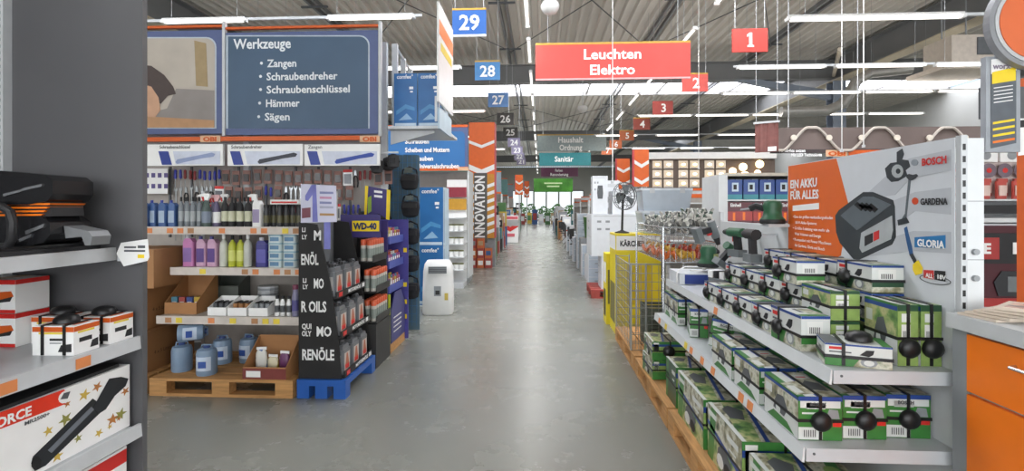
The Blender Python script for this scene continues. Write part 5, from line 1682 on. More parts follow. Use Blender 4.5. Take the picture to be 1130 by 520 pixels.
def cordless_drill(name, label, cat, loc, rot, s=1.0, body=None):
    t = thing(name, label, cat, loc, 0, 'display power tools on the gondola')
    m = body or DG
    MB().cyl((-0.1, 0, 0.15), (0.04, 0, 0.15), 0.033, n=10).build('motor_body', m, t, True)
    MB().cyl((0.04, 0, 0.15), (0.1, 0, 0.15), 0.028, 0.016, n=10).build('chuck', SOFTBLACK, t, True)
    MB().prism([(-0.06, 0.13), (-0.015, 0.13), (-0.03, 0.03), (-0.075, 0.03)], -0.018, 0.018, axis='y').build('grip', SOFTBLACK, t)
    MB().box(-0.1, 0.02, -0.035, 0.035, -0.02, 0.03).build('battery', GREYM, t)
    MB().box(-0.015, 0.0, -0.01, 0.01, 0.085, 0.12).build('trigger', RED, t)
    t.rotation_euler = rot
    t.scale = (s, s, s)
    return t


def sander(label, loc, rz, s=1.0):
    t = thing('palm_sander', label, 'sander', loc, rz, 'display power tools on the gondola')
    MB().lathe([(0.075, 0.0), (0.08, 0.01), (0.078, 0.03), (0.06, 0.05), (0.055, 0.09), (0.062, 0.12), (0.05, 0.15), (0.02, 0.16)], 14, mats=[1, 1, 0, 0, 0, 0, 0]).build('body', [DG, SOFTBLACK], t, True)
    MB().tube([(0.04, 0, 0.1), (0.1, 0, 0.12), (0.14, 0, 0.1)], 0.022, 8).build('dust_box', SOFTBLACK, t, True)
    MB().box(-0.03, 0.03, -0.064, -0.055, 0.07, 0.1).build('label_panel', mat('label_lime2', '#9aa86a', 0.4), t)
    t.scale = (s, s, s)
    return t


# display tools fixed to brackets on the low back panel, one bracket plate for each
def bracketed(fn, u, v, x=1.455, **k):
    p = P(u, v, X=x)
    MB().box(p.x, XG - 0.0005, p.y - 0.012, p.y + 0.012, p.z - 0.012, p.z + 0.0).build('tool_bracket', LGREY, gd).location = -GO
    return p


p = bracketed(None, 800, 258)
cordless_drill('heat_gun', 'grey heat gun hanging on the white panel left of the drills', 'power tool', (p.x - 0.2, p.y, p.z - 0.05), (0, 1.2, 0.3), 1.0, GREYM)
p = bracketed(None, 822, 258)
cordless_drill('cordless_drill', 'green cordless drill hanging upright on the white panel', 'drill', (p.x - 0.08, p.y, p.z - 0.14), (0, 0, pi / 2 + 0.3), 1.0)
p = bracketed(None, 841, 258)
cordless_drill('cordless_drill', 'dark cordless drill beside the green one on the white panel', 'drill', (p.x - 0.08, p.y, p.z - 0.16), (0, 0, pi / 2), 1.05, SOFTBLACK)
p = bracketed(None, 823, 286)
cordless_drill('jigsaw', 'green and red power tool hanging lowest on the white panel', 'power tool', (p.x - 0.12, p.y + 0.1, p.z - 0.06), (0.3, 0.5, 0.5), 0.9)
p = P(851, 245, X=1.46)
MB().box(1.42, XG - 0.0005, p.y - 0.06, p.y + 0.06, p.z - 0.03, p.z - 0.012).build('tool_bracket', LGREY, gd).location = -GO
sander('green palm sander on a bracket above the drills', (1.468, p.y, p.z - 0.0115), 2.6, 0.95)
# grey tool on the shelf beside the tray
t = thing('multi_tool', 'grey corded tool with black hoop handle at the far end of the upper shelf', 'power tool', (1.33, 3.78, 0.9215), -1.2, 'display power tools on the gondola')
MB().rbox(-0.13, 0.1, -0.05, 0.05, 0, 0.1, 0.03).build('body', GREYM, t)
MB().tube([(0.08, 0, 0.04), (0.12, 0, 0.12), (0.1, 0, 0.2), (0.06, 0, 0.22), (0.03, 0, 0.1)], 0.02, 8).build('hoop_handle', SOFTBLACK, t, True)
for i in range(3):
    MB().box(-0.12 + i * 0.06, -0.075 + i * 0.06, -0.045, 0.045, 0.1, 0.15).build('battery_cell', SOFTBLACK if i % 2 else PWHITE, t)
# blue and white tray with a cable
tr_ = thing('display_tray', 'white tray with blue front lying at the far end of the upper shelf', 'tray', (1.31, 4.305, 0.9215))
MB().box(-0.2, 0.22, -0.16, 0.17, 0, 0.09).build('tray_body', mat('tray_white', '#d6dade', 0.4), tr_)
MB().box(-0.16, 0.22, -0.164, -0.16, 0.005, 0.08).build('blue_front', mat('tray_blue', '#2c3f86', 0.4), tr_)
MB().tube([(-0.05, 0, 0.098), (-0.1, -0.1, 0.105), (-0.02, -0.12, 0.11), (0.08, -0.02, 0.12), (0.04, 0.08, 0.115), (-0.1, 0.05, 0.12), (-0.19, -0.08, 0.105), (-0.212, -0.12, 0.07), (-0.214, -0.13, 0.015)], 0.006, 6).build('cable', PWHITE, tr_, True)
sander('green sander standing on the white and blue tray', (1.37, 4.26, 1.052), 0.8, 1.1)

# ---- wire basket stand
ws = thing('basket_stand', 'chrome wire stand with two baskets behind the gondola', 'stand', (1.28, 5.2, 0))
BS = Vector((1.28, 5.2, 0))
wkk = mk(ws, BS)
for (x, y) in ((1.09, 4.6), (1.61, 4.6), (1.09, 5.86), (1.61, 5.86)):
    wkk(MB().cyl((x, y, 0.1455), (x, y, 1.36), 0.01, n=8), 'post', CHROME)


def basket(fn, x0, x1, y0, y1, z0, z1, nx, ny, parent=None, r=0.003):
    """Open wire basket: rims and every wire as its own part."""
    for z, rr in ((z0, 0.004), (z1, 0.007)):
        fn(MB().tube([(x0, y0, z), (x1, y0, z), (x1, y1, z), (x0, y1, z)], rr, 5, closed=True), 'rim', CHROME, parent)
    for i in range(1, nx):
        x = x0 + (x1 - x0) * i / nx
        fn(MB().tube([(x, y0, z1), (x, y0, z0), (x, y1, z0), (x, y1, z1)], r, 4), 'wire', CHROME, parent)
    for i in range(1, ny):
        y = y0 + (y1 - y0) * i / ny
        fn(MB().tube([(x0, y, z1), (x0, y, z0), (x1, y, z0), (x1, y, z1)], r, 4), 'wire', CHROME, parent)


basket(wkk, 1.1, 1.6, 4.61, 5.84, 1.05, 1.22, 10, 22)
basket(wkk, 1.1, 1.6, 4.61, 5.84, 1.29, 1.36, 10, 22)
orope = [mat('rope_orange', '#d0682a', 0.6), mat('rope_yellow', '#cfa23a', 0.6), mat('rope_red', '#b5432e', 0.6)]
for i in range(14):
    x, y = 1.18 + (i % 3) * 0.165, 4.74 + (i // 3) * 0.22
    t = thing('strap_bundle', 'orange strap bundle in the lower wire basket, %s from the viewer' % ORD[i], 'strap', (x, y + 0.02, 1.062), 0, 'orange strap bundles in the wire basket')
    r0 = rt.uniform(0.062, 0.07)
    pts = [(r0 * 0.85 * cos(a), r0 * 1.3 * sin(a), 0.04 + 0.03 * sin(3 * a + i)) for a in [k * 2 * pi / 14 for k in range(14)]]
    MB().tube(pts, 0.014, 5, closed=True).build('loop', orope[i % 3], t, True)
    MB().tube([(-0.03, -0.05, 0.09), (0.0, 0.0, 0.115), (0.02, 0.05, 0.1)], 0.014, 5).build('loose_end', orope[(i + 1) % 3], t, True)
glv = print_mat('glove_print', ['#3b3d3c', '#a9a79f', '#6b6c68', '#c9c8c0', '#2f4a3a'], 40)
for i in range(14):
    x, y = 1.175 + (i % 3) * 0.165, 4.72 + (i // 3) * 0.22
    t = thing('glove_bundle', 'grey mottled glove pair in the upper wire basket, %s from the viewer' % ORD[i], 'gloves', (x + 0.01, y + 0.02, 1.302), rt.uniform(-0.3, 0.3), 'gloves in the upper wire basket')
    h_ = 0.1 + 0.03 * (i % 3)
    b = MB().lathe([(0.03, 0), (0.048, 0.03), (0.05, h_ * 0.6), (0.03, h_)], 9)
    b.build('palm', glv, t, True)
    t.scale = (1.25, 1.25, 1.1)
    for k in range(3):
        a = k * 2.1 + i
        MB().tube([(0.02 * cos(a), 0.02 * sin(a), h_ * 0.8), (0.03 * cos(a), 0.03 * sin(a), h_ + 0.03), (0.045 * cos(a), 0.045 * sin(a), h_ + 0.045)], [0.014, 0.013, 0.008], 6).build('finger', glv, t, True)

# ---- wire cage on a pallet
pallet('wooden pallet under the wire mesh cage', (1.28, 5.47, 0.0), pi / 2)
cg_ = thing('mesh_cage', 'grey wire mesh cage standing on a pallet at the aisle', 'cage', (1.15, 5.5, 0.146))
CGO = Vector((1.15, 5.5, 0.146))
ckk = mk(cg_, CGO)
wire = mat('cage_wire', '#8d8f8c', 0.35, 0.6)
for (x, y) in ((0.89, 5.1), (1.04, 5.1), (0.89, 6.05), (1.04, 6.05)):
    ckk(MB().cyl((x, y, 0.146), (x, y, 0.99), 0.008, n=6), 'post', wire)
for k in range(10):
    z = 0.2 + k * 0.086
    ckk(MB().tube([(1.04, 5.1, z), (0.89, 5.1, z), (0.89, 6.05, z), (1.04, 6.05, z)], 0.0035, 4), 'wire', wire)
for k in range(1, 12):
    y = 5.1 + k * 0.086
    ckk(MB().tube([(0.89, y, 0.15), (0.89, y, 0.98)], 0.0035, 4), 'wire', wire)
for k in range(1, 3):
    x = 0.89 + k * 0.05
    ckk(MB().tube([(x, 5.1, 0.15), (x, 5.1, 0.98)], 0.0035, 4), 'wire', wire)
# front lattice of the cage
lt = thing('mesh_grid', 'upright wire grid standing before the yellow cartons at the cage', 'grid', (1.2, 5.04, 0.146))
LO = Vector((1.2, 5.04, 0.146))
lk = mk(lt, LO)
for k in range(9):
    x = 0.89 + k * 0.065
    lk(MB().tube([(x, 5.04, 0.148), (x, 5.04, 0.98)], 0.0035, 4), 'wire', wire)
for k in range(11):
    z = 0.15 + k * 0.083
    lk(MB().tube([(0.885, 5.046, z), (1.415, 5.046, z)], 0.0035, 4), 'wire', wire)
lk(MB().tube([(0.885, 5.04, 0.148), (0.885, 5.04, 0.99), (1.415, 5.04, 0.99), (1.415, 5.04, 0.148)], 0.009, 6), 'frame', wire)
crate_m = mat('crate_olive', '#4f564c', 0.6, var=0.3, scale=30)
for k in range(3):
    t = thing('folded_crate', 'dark olive folded crate behind the cage grid, %s from below' % ORD[k], 'crate', (1.19, 5.3, 0.1465 + k * 0.135), 0, 'folded crates in the cage')
    MB().box(-0.13, 0.2, -0.2, 0.2, 0, 0.02).build('crate_floor', crate_m, t)
    for (a, b_, c, d) in ((-0.13, 0.2, -0.2, -0.185), (-0.13, 0.2, 0.185, 0.2), (-0.13, -0.115, -0.184, 0.184), (0.185, 0.2, -0.184, 0.184)):
        for j in range(3):
            MB().box(a, b_, c, d, 0.03 + j * 0.034, 0.055 + j * 0.034).build('slat', crate_m, t)
    for (x, y) in ((-0.12, -0.19), (0.19, -0.19), (-0.12, 0.19), (0.19, 0.19)):
        MB().box(x - 0.012, x + 0.012, y - 0.012, y + 0.012, 0.02, 0.13).build('corner_post', crate_m, t)

# ---- yellow cartons with fan on top
kw_ = thing('yellow_display', 'yellow cleaner display with white name board behind the cage', 'display', (1.18, 6.5, 0))
yl = mat('karcher_yellow', '#e3cf1a', 0.45, var=0.04)
KW = (0.54, 0.5, 1.22)
link('display_body', carton_mesh('yellow_display', *KW, yl, [('f', rect(0.02, 0.84, 0.98, 0.98), PWHITE), ('l', rect(0.0, 0.84, 1, 0.98), PWHITE), ('l', rect(0.1, 0.1, 0.9, 0.5), mat('karcher_dark', '#6a6433', 0.4)), ('f', rect(0.25, 0.3, 0.8, 0.7), mat('karcher_deep', '#c9b010', 0.45))]), kw_)
face_text('KÄRCHER', 0.09, kw_, KW, 'f', (0.1, 0.88), SOFTBLACK, 0.3, 0.04)
t = thing('yellow_carton', 'yellow carton at the aisle side of the cleaner display', 'carton', (0.97, 6.95, 0.001))
link('carton_body', carton_mesh('yellow_carton', 0.2, 0.3, 0.9, yl, [('f', rect(0.1, 0.3, 0.9, 0.8), mat('karcher_dark', '#6a6433')), ('l', rect(0.1, 0.6, 0.9, 0.9), PWHITE), ('l', rect(0.2, 0.1, 0.8, 0.5), SOFTBLACK)]), t)
MB().box(-0.1, 0.1, -0.15, 0.15, 0.9, 0.93).build('lid', yl, t)
fan = thing('table_fan', 'black wire-grille fan standing on the yellow display', 'fan', (1.02, 6.45, 1.2215), 0.5)
MB().lathe([(0.09, 0), (0.09, 0.012), (0.03, 0.03), (0.015, 0.04)], 14).build('base', SOFTBLACK, fan, True)
MB().cyl((0, 0, 0.03), (0, -0.02, 0.45), 0.014, n=8).build('stem', SOFTBLACK, fan)
hz = 0.46
MB().cyl((0, 0.06, hz), (0, -0.03, hz), 0.05, 0.04, n=12).build('motor', SOFTBLACK, fan, True)
for yy_, rr in ((-0.1, 0.12), (-0.07, 0.17), (-0.03, 0.17), (-0.1, 0.06)):
    MB().tube([(rr * cos(a), yy_, hz + rr * sin(a)) for a in [k * 2 * pi / 20 for k in range(20)]], 0.005, 4, closed=True).build('grille_ring', DGREY, fan)
for k in range(12):
    a = k * pi / 6
    MB().tube([(0.02 * cos(a), -0.105, hz + 0.02 * sin(a)), (0.12 * cos(a), -0.1, hz + 0.12 * sin(a)), (0.17 * cos(a), -0.07, hz + 0.17 * sin(a)), (0.17 * cos(a), -0.03, hz + 0.17 * sin(a)), (0.05 * cos(a), 0.0, hz + 0.05 * sin(a))], 0.003, 4).build('grille_wire', DGREY, fan)
for k in range(3):
    a = k * 2 * pi / 3
    T = Matrix.Translation((0, -0.06, hz)) @ Matrix.Rotation(a, 4, 'Y')
    MB().add([(-0.02, 0.0, 0.02), (0.03, -0.015, 0.02), (0.06, -0.015, 0.14), (-0.04, 0.01, 0.14)], [(0, 1, 2, 3)], T=T).build('blade', GREYM, fan)

# ---- white carton stacks on a red pallet
rp2 = pallet('red and white painted pallet under the white appliance cartons', (1.27, 9.2, 0), 0, mat('pallet_red', '#a5453c', 0.6, var=0.2), 0.8, 0.9)
wct = mat('appliance_carton_white', '#d8dbdf', 0.45, var=0.03)


def white_box(label, loc, w, d, h, win=False, name='white_carton'):
    t = thing(name, label, 'carton', loc, 0, 'white appliance cartons')
    hole = MGREY
    pr = [('f', rect(0.05, 0.94, 0.95, 0.97), LGREY), ('l', rect(0.0, 0.44, 1, 0.46), LGREY)]
    for a, b_ in ((0.12, 0.8), (0.3, 0.8), (0.12, 0.62), (0.3, 0.62)):
        pr.append(('fl', rect(a, b_, a + 0.09, b_ + 0.05), hole, 2))
    if win:
        pr.append(('f', [(0.3, 0.55), (0.34, 0.75), (0.66, 0.75), (0.7, 0.55), (0.66, 0.4), (0.34, 0.4)], DGREY, 2))
    link('carton_body', carton_mesh('white_box', w, d, h, wct, pr), t)
    MB().box(-0.03, 0.03, -d / 2 - 0.001, d / 2 + 0.001, h, h + 0.002).build('tape', LGREY, t)
    return t


z = 0.1455
white_box('lowest white carton of the tall stack at the aisle, right half', (1.36, 9.1, z), 0.62, 0.5, 0.56)
white_box('middle white carton of the tall stack at the aisle', (1.28, 9.2, z + 0.563), 0.8, 0.7, 0.72)
white_box('short white carton on top of the tall stack, right side', (1.46, 9.2, z + 1.286), 0.42, 0.5, 0.4)
white_box('slim white tower fan carton with dark picture on the stack', (1.04, 9.1, z + 1.286), 0.26, 0.3, 0.66, True)
white_box('second slim white tower carton on the stack', (1.32, 9.85, 0.0015), 0.3, 0.3, 2.05, True)
# storage boxes on a white table rack
sr = thing('storage_rack', 'white low rack of storage boxes behind the baskets', 'shelf', (1.95, 6.5, 0))
MB().box(-0.45, 0.5, -0.3, 0.3, 1.19, 1.22).build('shelf_board', WHITE, sr)
for s in (-0.42, 0.47):
    for c in (-0.27, 0.27):
        MB().box(s - 0.02, s + 0.02, c - 0.02, c + 0.02, 0, 1.19).build('leg', LGREY, sr)
MB().box(-0.4, 0.45, -0.26, 0.26, 0.6, 0.62).build('shelf_board', WHITE, sr)
clr = mat('storage_clear', '#b9c4cf', 0.25, var=0.04)


def storage_box(label, loc, w, d, h):
    t = thing('storage_box', label, 'storage box', loc, 0, 'pale storage boxes')
    b = MB()
    vs = [(sx * w / 2 * k, sy * d / 2 * k, zz) for zz, k in ((0, 0.9), (h * 0.9, 1.0)) for sx, sy in ((-1, -1), (1, -1), (1, 1), (-1, 1))]
    b.add(vs, [(3, 2, 1, 0), (0, 1, 5, 4), (1, 2, 6, 5), (2, 3, 7, 6), (3, 0, 4, 7), (4, 5, 6, 7)])
    b.build('box_body', clr, t)
    MB().rbox(-w * 0.52, w * 0.52, -d * 0.52, d * 0.52, h * 0.9, h, 0.03).build('lid', mat('storage_lid', '#d3dae1', 0.3), t)
    for s in (-1, 1):
        MB().box(s * w * 0.3 - 0.03, s * w * 0.3 + 0.03, -d * 0.54, -d * 0.52, h * 0.78, h * 0.98).build('clip', LGREY, t)
    return t


storage_box('lower pale storage box stacked behind the gloves', (1.535, 6.5, 1.2235), 0.6, 0.42, 0.275)
storage_box('pale storage box on the white rack right of the stacked pair', (2.14, 6.5, 1.2215), 0.5, 0.42, 0.25)
storage_box('upper pale storage box stacked behind the gloves', (1.535, 6.5, 1.5), 0.6, 0.42, 0.275)
# ---- rack of dark red and blue cartons facing the camera
eh = thing('power_tool_rack', 'white rack of blue and dark red power tool cartons behind the gondola', 'shelf', (3.6, 5.2, 0))
EO = Vector((3.6, 5.2, 0))
ek = mk(eh, EO)
ek(MB().box(P(793, 200, Y=5.0).x, P(803, 200, Y=5.0).x, 5.0, 5.5, 0, P(795, 193, Y=5.0).z), 'end_panel', gw)
xe = P(803, 200, Y=5.0).x
ek(MB().box(xe, 3.94, 5.52, 5.55, 0, 1.87), 'back_panel', LGREY)
ek(MB().box(3.941, 6.2, 5.52, 5.55, 0, 2.15), 'back_panel', LGREY)
for z in (0.15, 0.7, 1.05, 1.385):
    ek(MB().box(xe, 6.2, 5.02, 5.519, z - 0.03, z), 'shelf', gw)
ek(MB().box(xe, 6.2, 5.02, 5.519, 1.6, 1.615), 'shelf', gw)
ek(MB().box(xe, 3.9, 5.02, 5.519, 1.84, 1.87), 'top_board', mat('rack_top', '#c9c3b4', 0.5))
maroon = mat('carton_maroon_red', '#5a1f2a', 0.4, var=0.08)
brred = mat('carton_bright_red', '#a8322f', 0.4, var=0.1)
WM = 0.235
t = thing('maroon_carton', 'x', 'carton', group='dark red tool cartons')
link('carton_body', carton_mesh('maroon_carton', WM, 0.2, 0.205, maroon, [('f', rect(0, 0.12, 1, 0.55), brred), ('f', rect(0.2, 0.12, 0.3, 0.5), ORANGE, 2), ('f', rect(0.6, 0.14, 0.7, 0.52), ORANGE, 2), ('f', [(0.5, 0.6), (0.9, 0.66), (0.9, 0.74), (0.5, 0.68)], MGREY, 2)]), t)
face_text('Einhell', 0.045, t, (WM, 0.2, 0.205), 'f', (0.1, 0.78), PWHITE, 0.1, 0.03)
mp = Proto(t)
for i in range(9):
    mp.put((xe + 0.14 + i * 0.24, 5.16, 1.3865), 0, 'dark red tool carton on the rack behind the gondola, %s from the aisle' % ORD[i])
t = thing('blue_carton', 'x', 'carton', group='blue tool cartons')
link('carton_body', carton_mesh('blue_carton', 0.14, 0.2, 0.19, mat('carton_royal_blue', '#264a8f', 0.4, var=0.1), [('f', rect(0.3, 0.4, 0.75, 0.85), cblue2), ('f', rect(0.4, 0.5, 0.62, 0.75), SOFTBLACK, 2), ('f', rect(0, 0, 1, 0.25), mat('carton_teal', '#2f8a96', 0.4))]), t)
MB().box(-0.03, 0.03, -0.05, 0.05, 0.19, 0.2).build('carry_handle', BLACK, t)
bpq = Proto(t)
for i in range(12):
    bpq.put((xe + 0.09 + i * 0.152, 5.16, 1.6165), 0, 'blue tool carton on the rack behind the gondola, %s from the aisle' % ORD[i])
# right end: saw blades, red packs and a black brand board
yk = 5.0
ek(MB().box(3.95, 6.2, 5.3, 5.33, 1.62, 2.14), 'peg_panel', mat('peg_pale', '#c9b9b5', 0.5))
for i in range(8):
    x = 4.02 + i * 0.24
    cd = ek(MB().box(x, x + 0.22, 5.27, 5.285, 1.985, 2.12), 'header_card', PWHITE)
    ek(MB().cyl((x + 0.11, 5.268, 2.05), (x + 0.11, 5.27, 2.05), 0.045, n=14), 'card_ring', MGREY, cd)
t = thing('saw_blade', 'x', 'saw blade', group='saw blades on the right rack')
MB().cyl((0, 0, 0), (0, 0.004, 0), 0.07, n=20).build('disc', mat('blade_steel', '#7e6f78', 0.3, 0.7), t)
MB().cyl((0, -0.002, 0), (0, 0, 0), 0.025, n=12).build('hub_label', RED, t)
sbp = Proto(t)
t = thing('accessory_pack', 'x', 'pack', group='red accessory packs on the right rack')
MB().box(-0.045, 0.045, -0.01, 0.01, -0.17, 0).build('card', mat('acc_red', '#b5493f', 0.45), t)
MB().rbox(-0.035, 0.035, -0.03, -0.01, -0.14, -0.04, 0.01).build('blister', mat('acc_clear', '#d3b9ae', 0.3), t)
app = Proto(t)
for i in range(12):
    x = 4.05 + i * 0.15
    sbp.put((x + 0.03, 5.25, 1.9), 0, 'round saw blade in the top row of the right rack, %s from left' % ORD[i])
    app.put((x, 5.25, 1.82), 0, 'red accessory pack, upper row of the right rack, %s from left' % ORD[i])
    app.put((x + 0.07, 5.17, 1.79), 0, 'red accessory pack, front row of the right rack, %s from left' % ORD[i])
ek(MB().box(3.95, 6.2, 5.0, 5.018, 1.48, 1.56), 'black_strip', SOFTBLACK)
ek(MB().box(3.95, 6.2, 4.98, 5.018, 1.40, 1.44), 'price_rail', gw)
bb_ = ek(MB().box(3.95, 6.2, 4.97, 5.0, 0.62, 1.37), 'brand_board', mat('brand_maroon', '#4a1520', 0.4, var=0.1, scale=3))
ek(MB().box(3.95, 6.2, 4.955, 4.969, 1.02, 1.3), 'brand_strip', SOFTBLACK, bb_)
ek(MB().box(4.02, 4.22, 4.95, 4.9545, 1.06, 1.26), 'brand_patch', brred, bb_)
text('E', 0.13, eh, Vector((4.08, 4.948, 1.115)) - EO, RF, PWHITE, None, 0.04)
text('Einhell', 0.14, eh, Vector((4.33, 4.95, 1.115)) - EO, RF, PWHITE, 0.6, 0.04)
tg = mat('compressor_black', '#2a2b2e', 0.4)
cp = ek(MB().prism([(4.22, 0.72), (4.9, 0.72), (4.95, 0.9), (4.85, 1.0), (4.55, 1.0), (4.45, 0.95), (4.25, 0.95), (4.18, 0.85)], 4.958, 4.9685, axis='y'), 'tool_picture', tg, bb_)
ek(MB().prism([(4.3, 0.76), (4.38, 0.76), (4.38, 0.9), (4.3, 0.9)], 4.955, 4.958, axis='y'), 'tool_picture_ring', GREYM, bb_)
ek(MB().prism([(3.95, 0.62), (6.2, 0.62), (6.2, 0.70), (3.95, 0.70)], 4.955, 4.969, axis='y'), 'red_foot', brred, bb_)

# ---- round orange sign on a display totem at the right edge
YT2 = 3.3
tt = thing('display_totem', 'tall display totem with round orange sign at the right edge', 'display', (3.0, 3.35, 0))
TT = Vector((3.0, 3.35, 0))
tkk = mk(tt, TT)
pc = P(1146, 24, Y=YT2)
R1 = P(1146, 24, Y=YT2).x - P(1092, 24, Y=YT2).x
tkk(MB().cyl((pc.x, YT2, pc.z), (pc.x, YT2 + 0.05, pc.z), R1, n=40), 'disc_rim', mat('totem_grey', '#8f9195', 0.4))
tkk(MB().cyl((pc.x, YT2 - 0.006, pc.z), (pc.x, YT2, pc.z), R1 * 0.9, n=40), 'disc_edge', LGREY)
tkk(MB().cyl((pc.x, YT2 - 0.012, pc.z), (pc.x, YT2 - 0.006, pc.z), R1 * 0.82, n=40), 'disc_face', mat('totem_orange', '#dd6a35', 0.4, var=0.06, scale=3))
a, c = P(1088, 168, Y=YT2 + 0.06), P(1126, 62, Y=YT2 + 0.06)
pnl = tkk(MB().box(a.x, c.x, YT2 + 0.06, YT2 + 0.1, 0.0 + a.z, c.z), 'side_board', mat('totem_frame', '#9ba0a6', 0.4))
kw = dict(Y=YT2 + 0.06, org=TT)
trace(tt, 'board_field', mat('totem_dark', '#595f66', 0.45), [(1093, 66), (1121, 62), (1121, 158), (1093, 164)], off=0.003, **kw)
trace(tt, 'board_head', PWHITE, [(1093, 66), (1121, 62), (1121, 78), (1093, 82)], off=0.005, **kw)
trace(tt, 'board_yellow', YELLOW, [(1094, 80), (1120, 74), (1120, 89), (1094, 93)], off=0.006, **kw)
for k, v in enumerate((133, 140, 147, 154)):
    trace(tt, 'board_stripe', YELLOW if k < 3 else ORANGE, [(1095, v + 2), (1119, v - 2), (1119, v + 0.5), (1095, v + 4.5)], off=0.005, **kw)
for k in range(5):
    trace(tt, 'board_line', PWHITE, [(1096, 97 + k * 4), (1117, 94 + k * 4), (1117, 95 + k * 4), (1096, 98 + k * 4)], off=0.005, **kw)
fit_text(tt, TT, 'worx', 6, 1096, 76, mat('worx_grey', '#8a7f8f', 0.4), 18, YT2 + 0.05)
x0 = P(1122, 100, Y=YT2 + 0.18).x
tkk(MB().box(x0, x0 + 0.45, YT2 + 0.12, YT2 + 0.18, 0, 2.36), 'orange_column', mat('totem_column', '#d9642a', 0.45, var=0.05))
tkk(MB().box(a.x + 0.02, x0 + 0.01, YT2 + 0.11, YT2 + 0.14, 2.1, 2.3), 'board_bracket', DGREY)
trace(tt, 'column_badge', PWHITE, [(1123, 128), (1140, 126), (1140, 170), (1123, 172)], Y=YT2 + 0.12, org=TT, off=0.003)
trace(tt, 'column_badge', SOFTBLACK, [(1124, 133), (1140, 132), (1140, 140), (1124, 141)], Y=YT2 + 0.12, org=TT, off=0.005)
trace(tt, 'column_badge', YELLOW, [(1124, 112), (1140, 110), (1140, 122), (1124, 123)], Y=YT2 + 0.12, org=TT, off=0.003)
tkk(MB().box(x0 + 0.15, x0 + 0.25, YT2 + 0.05, YT2 + 0.12, 2.25, 2.8), 'disc_arm', DGREY)
# tool on the counter behind the leaflets
t = thing('bench_tool', 'black and red bench tool on the far end of the counter', 'power tool', (2.02, 1.88, 1.1515), 0.4)
MB().rbox(-0.1, 0.12, -0.05, 0.05, 0, 0.1, 0.03).build('housing', SOFTBLACK, t)
MB().cyl((-0.1, 0, 0.05), (-0.16, 0, 0.05), 0.04, n=12).build('nose', DGREY, t)
MB().box(-0.05, 0.08, -0.055, -0.05, 0.03, 0.06).build('red_panel', RED, t)

# ================================================================== HANGING SIGNS
rope = LGREY


def hanging_sign(name, label, cat, cx, y, z0, z1, w, m, lines=(), top=None, group=None, tm=None, sizes=None, bot=None, th=0.03):
    t = thing(name, label, cat, (cx, y, z0), 0, group)
    h = z1 - z0
    MB().box(-w / 2, w / 2, 0, th, 0, h).build('panel', m, t)
    if top:
        MB().box(-w / 2, w / 2, -0.004, th + 0.004, h, h + max(0.03, h * 0.06)).build('top_bar', top, t)
    if bot:
        MB().box(-w / 2, w / 2, -0.004, th + 0.004, -0.03, 0).build('bottom_bar', bot, t)
    for s in (-0.42, 0.42):
        MB().cyl((s * w, th / 2, h + 0.02), (s * w, th / 2, CEIL - z0), 0.005, n=5).build('hanging_wire', rope, t)
    n = len(lines)
    for i, (s, fx, fz, fh, fw) in enumerate(lines):
        if s == '1':
            q = fh * h
            MB().prism([((x - 0.5) * q, fz * h + z * q) for x, z in ((0.3, 0), (0.75, 0), (0.75, 0.14), (0.63, 0.14), (0.63, 1), (0.46, 1), (0.28, 0.86), (0.28, 0.7), (0.43, 0.79), (0.43, 0.14), (0.3, 0.14))], -0.008, -0.001, axis='y').build('lettering', PWHITE, t)
            continue
        o = text(s, fh * h * 1.38, t, ((fx - 0.5) * w, -0.006, fz * h), RF, tm or PWHITE, fw * w if fw else None, 0.022)
    return t


redS = mat('sign_red', '#d8473f', 0.5, var=0.05, scale=4)
olive = mat('sign_edge_olive', '#c39a3a', 0.5)
a, c = P(591, 87, Y=9.0), P(762, 47, Y=9.0)
hanging_sign('hanging_sign', 'large red hanging sign reading Leuchten Elektro', 'sign', (a.x + c.x) / 2, 9.0, a.z, c.z, c.x - a.x, redS,
             (('Leuchten', 0.31, 0.56, 0.3, 0.37), ('Elektro', 0.35, 0.1, 0.3, 0.29)), olive, 'department signs', bot=mat('sign_edge_pink', '#d9a0a0', 0.5))
for (lab, u0, v0, u1, v1, y, m, lines) in (
        ('grey hanging sign reading Haushalt Ordnung', 593, 149, 669, 167, 20.0, mat('sign_grey', '#8f9d9e', 0.5), (('Haushalt', 0.3, 0.54, 0.36, 0.36), ('Ordnung', 0.32, 0.06, 0.36, 0.33))),
        ('teal hanging sign reading Sanitär', 595, 168.5, 652, 183, 25.0, mat('sign_teal', '#23777c', 0.5), (('Sanitär', 0.3, 0.32, 0.42, 0.36),)),
        ('dark purple hanging sign below the teal one', 597, 185, 638, 195, 32.5, mat('sign_purple', '#5e2a4a', 0.5), (('Farben', 0.38, 0.55, 0.3, 0.2), ('Renovierung', 0.25, 0.08, 0.34, 0.48))),
        ('green hanging sign at the far end of the aisle', 589, 197, 632, 212, 37.4, mat('sign_green', '#3c7a22', 0.5, var=0.5, scale=1.2), ())):
    a, c = P(u0, v1, Y=y), P(u1, v0, Y=y)
    hg = hanging_sign('hanging_sign', lab, 'sign', (a.x + c.x) / 2, y, a.z, c.z, c.x - a.x, m, lines, olive if y < 21 else None, 'department signs')
for z_, w_ in ((0.62, 1.3), (0.38, 0.9)):
    MB().box(-w_ / 2, w_ / 2, -0.01, -0.001, z_ * 0.95, z_ * 0.95 + 0.1).build('print_line', mat('sign_pale_green', '#b9cf9a', 0.5), hg)
nb = [mat('number_blue', '#2b5fa8', 0.45, var=0.04), mat('number_blue2', '#3f7fb8', 0.45), mat('number_blue3', '#5580b8', 0.45), mat('number_dark', '#4a4846', 0.5), mat('number_lav', '#8d86a0', 0.5)]
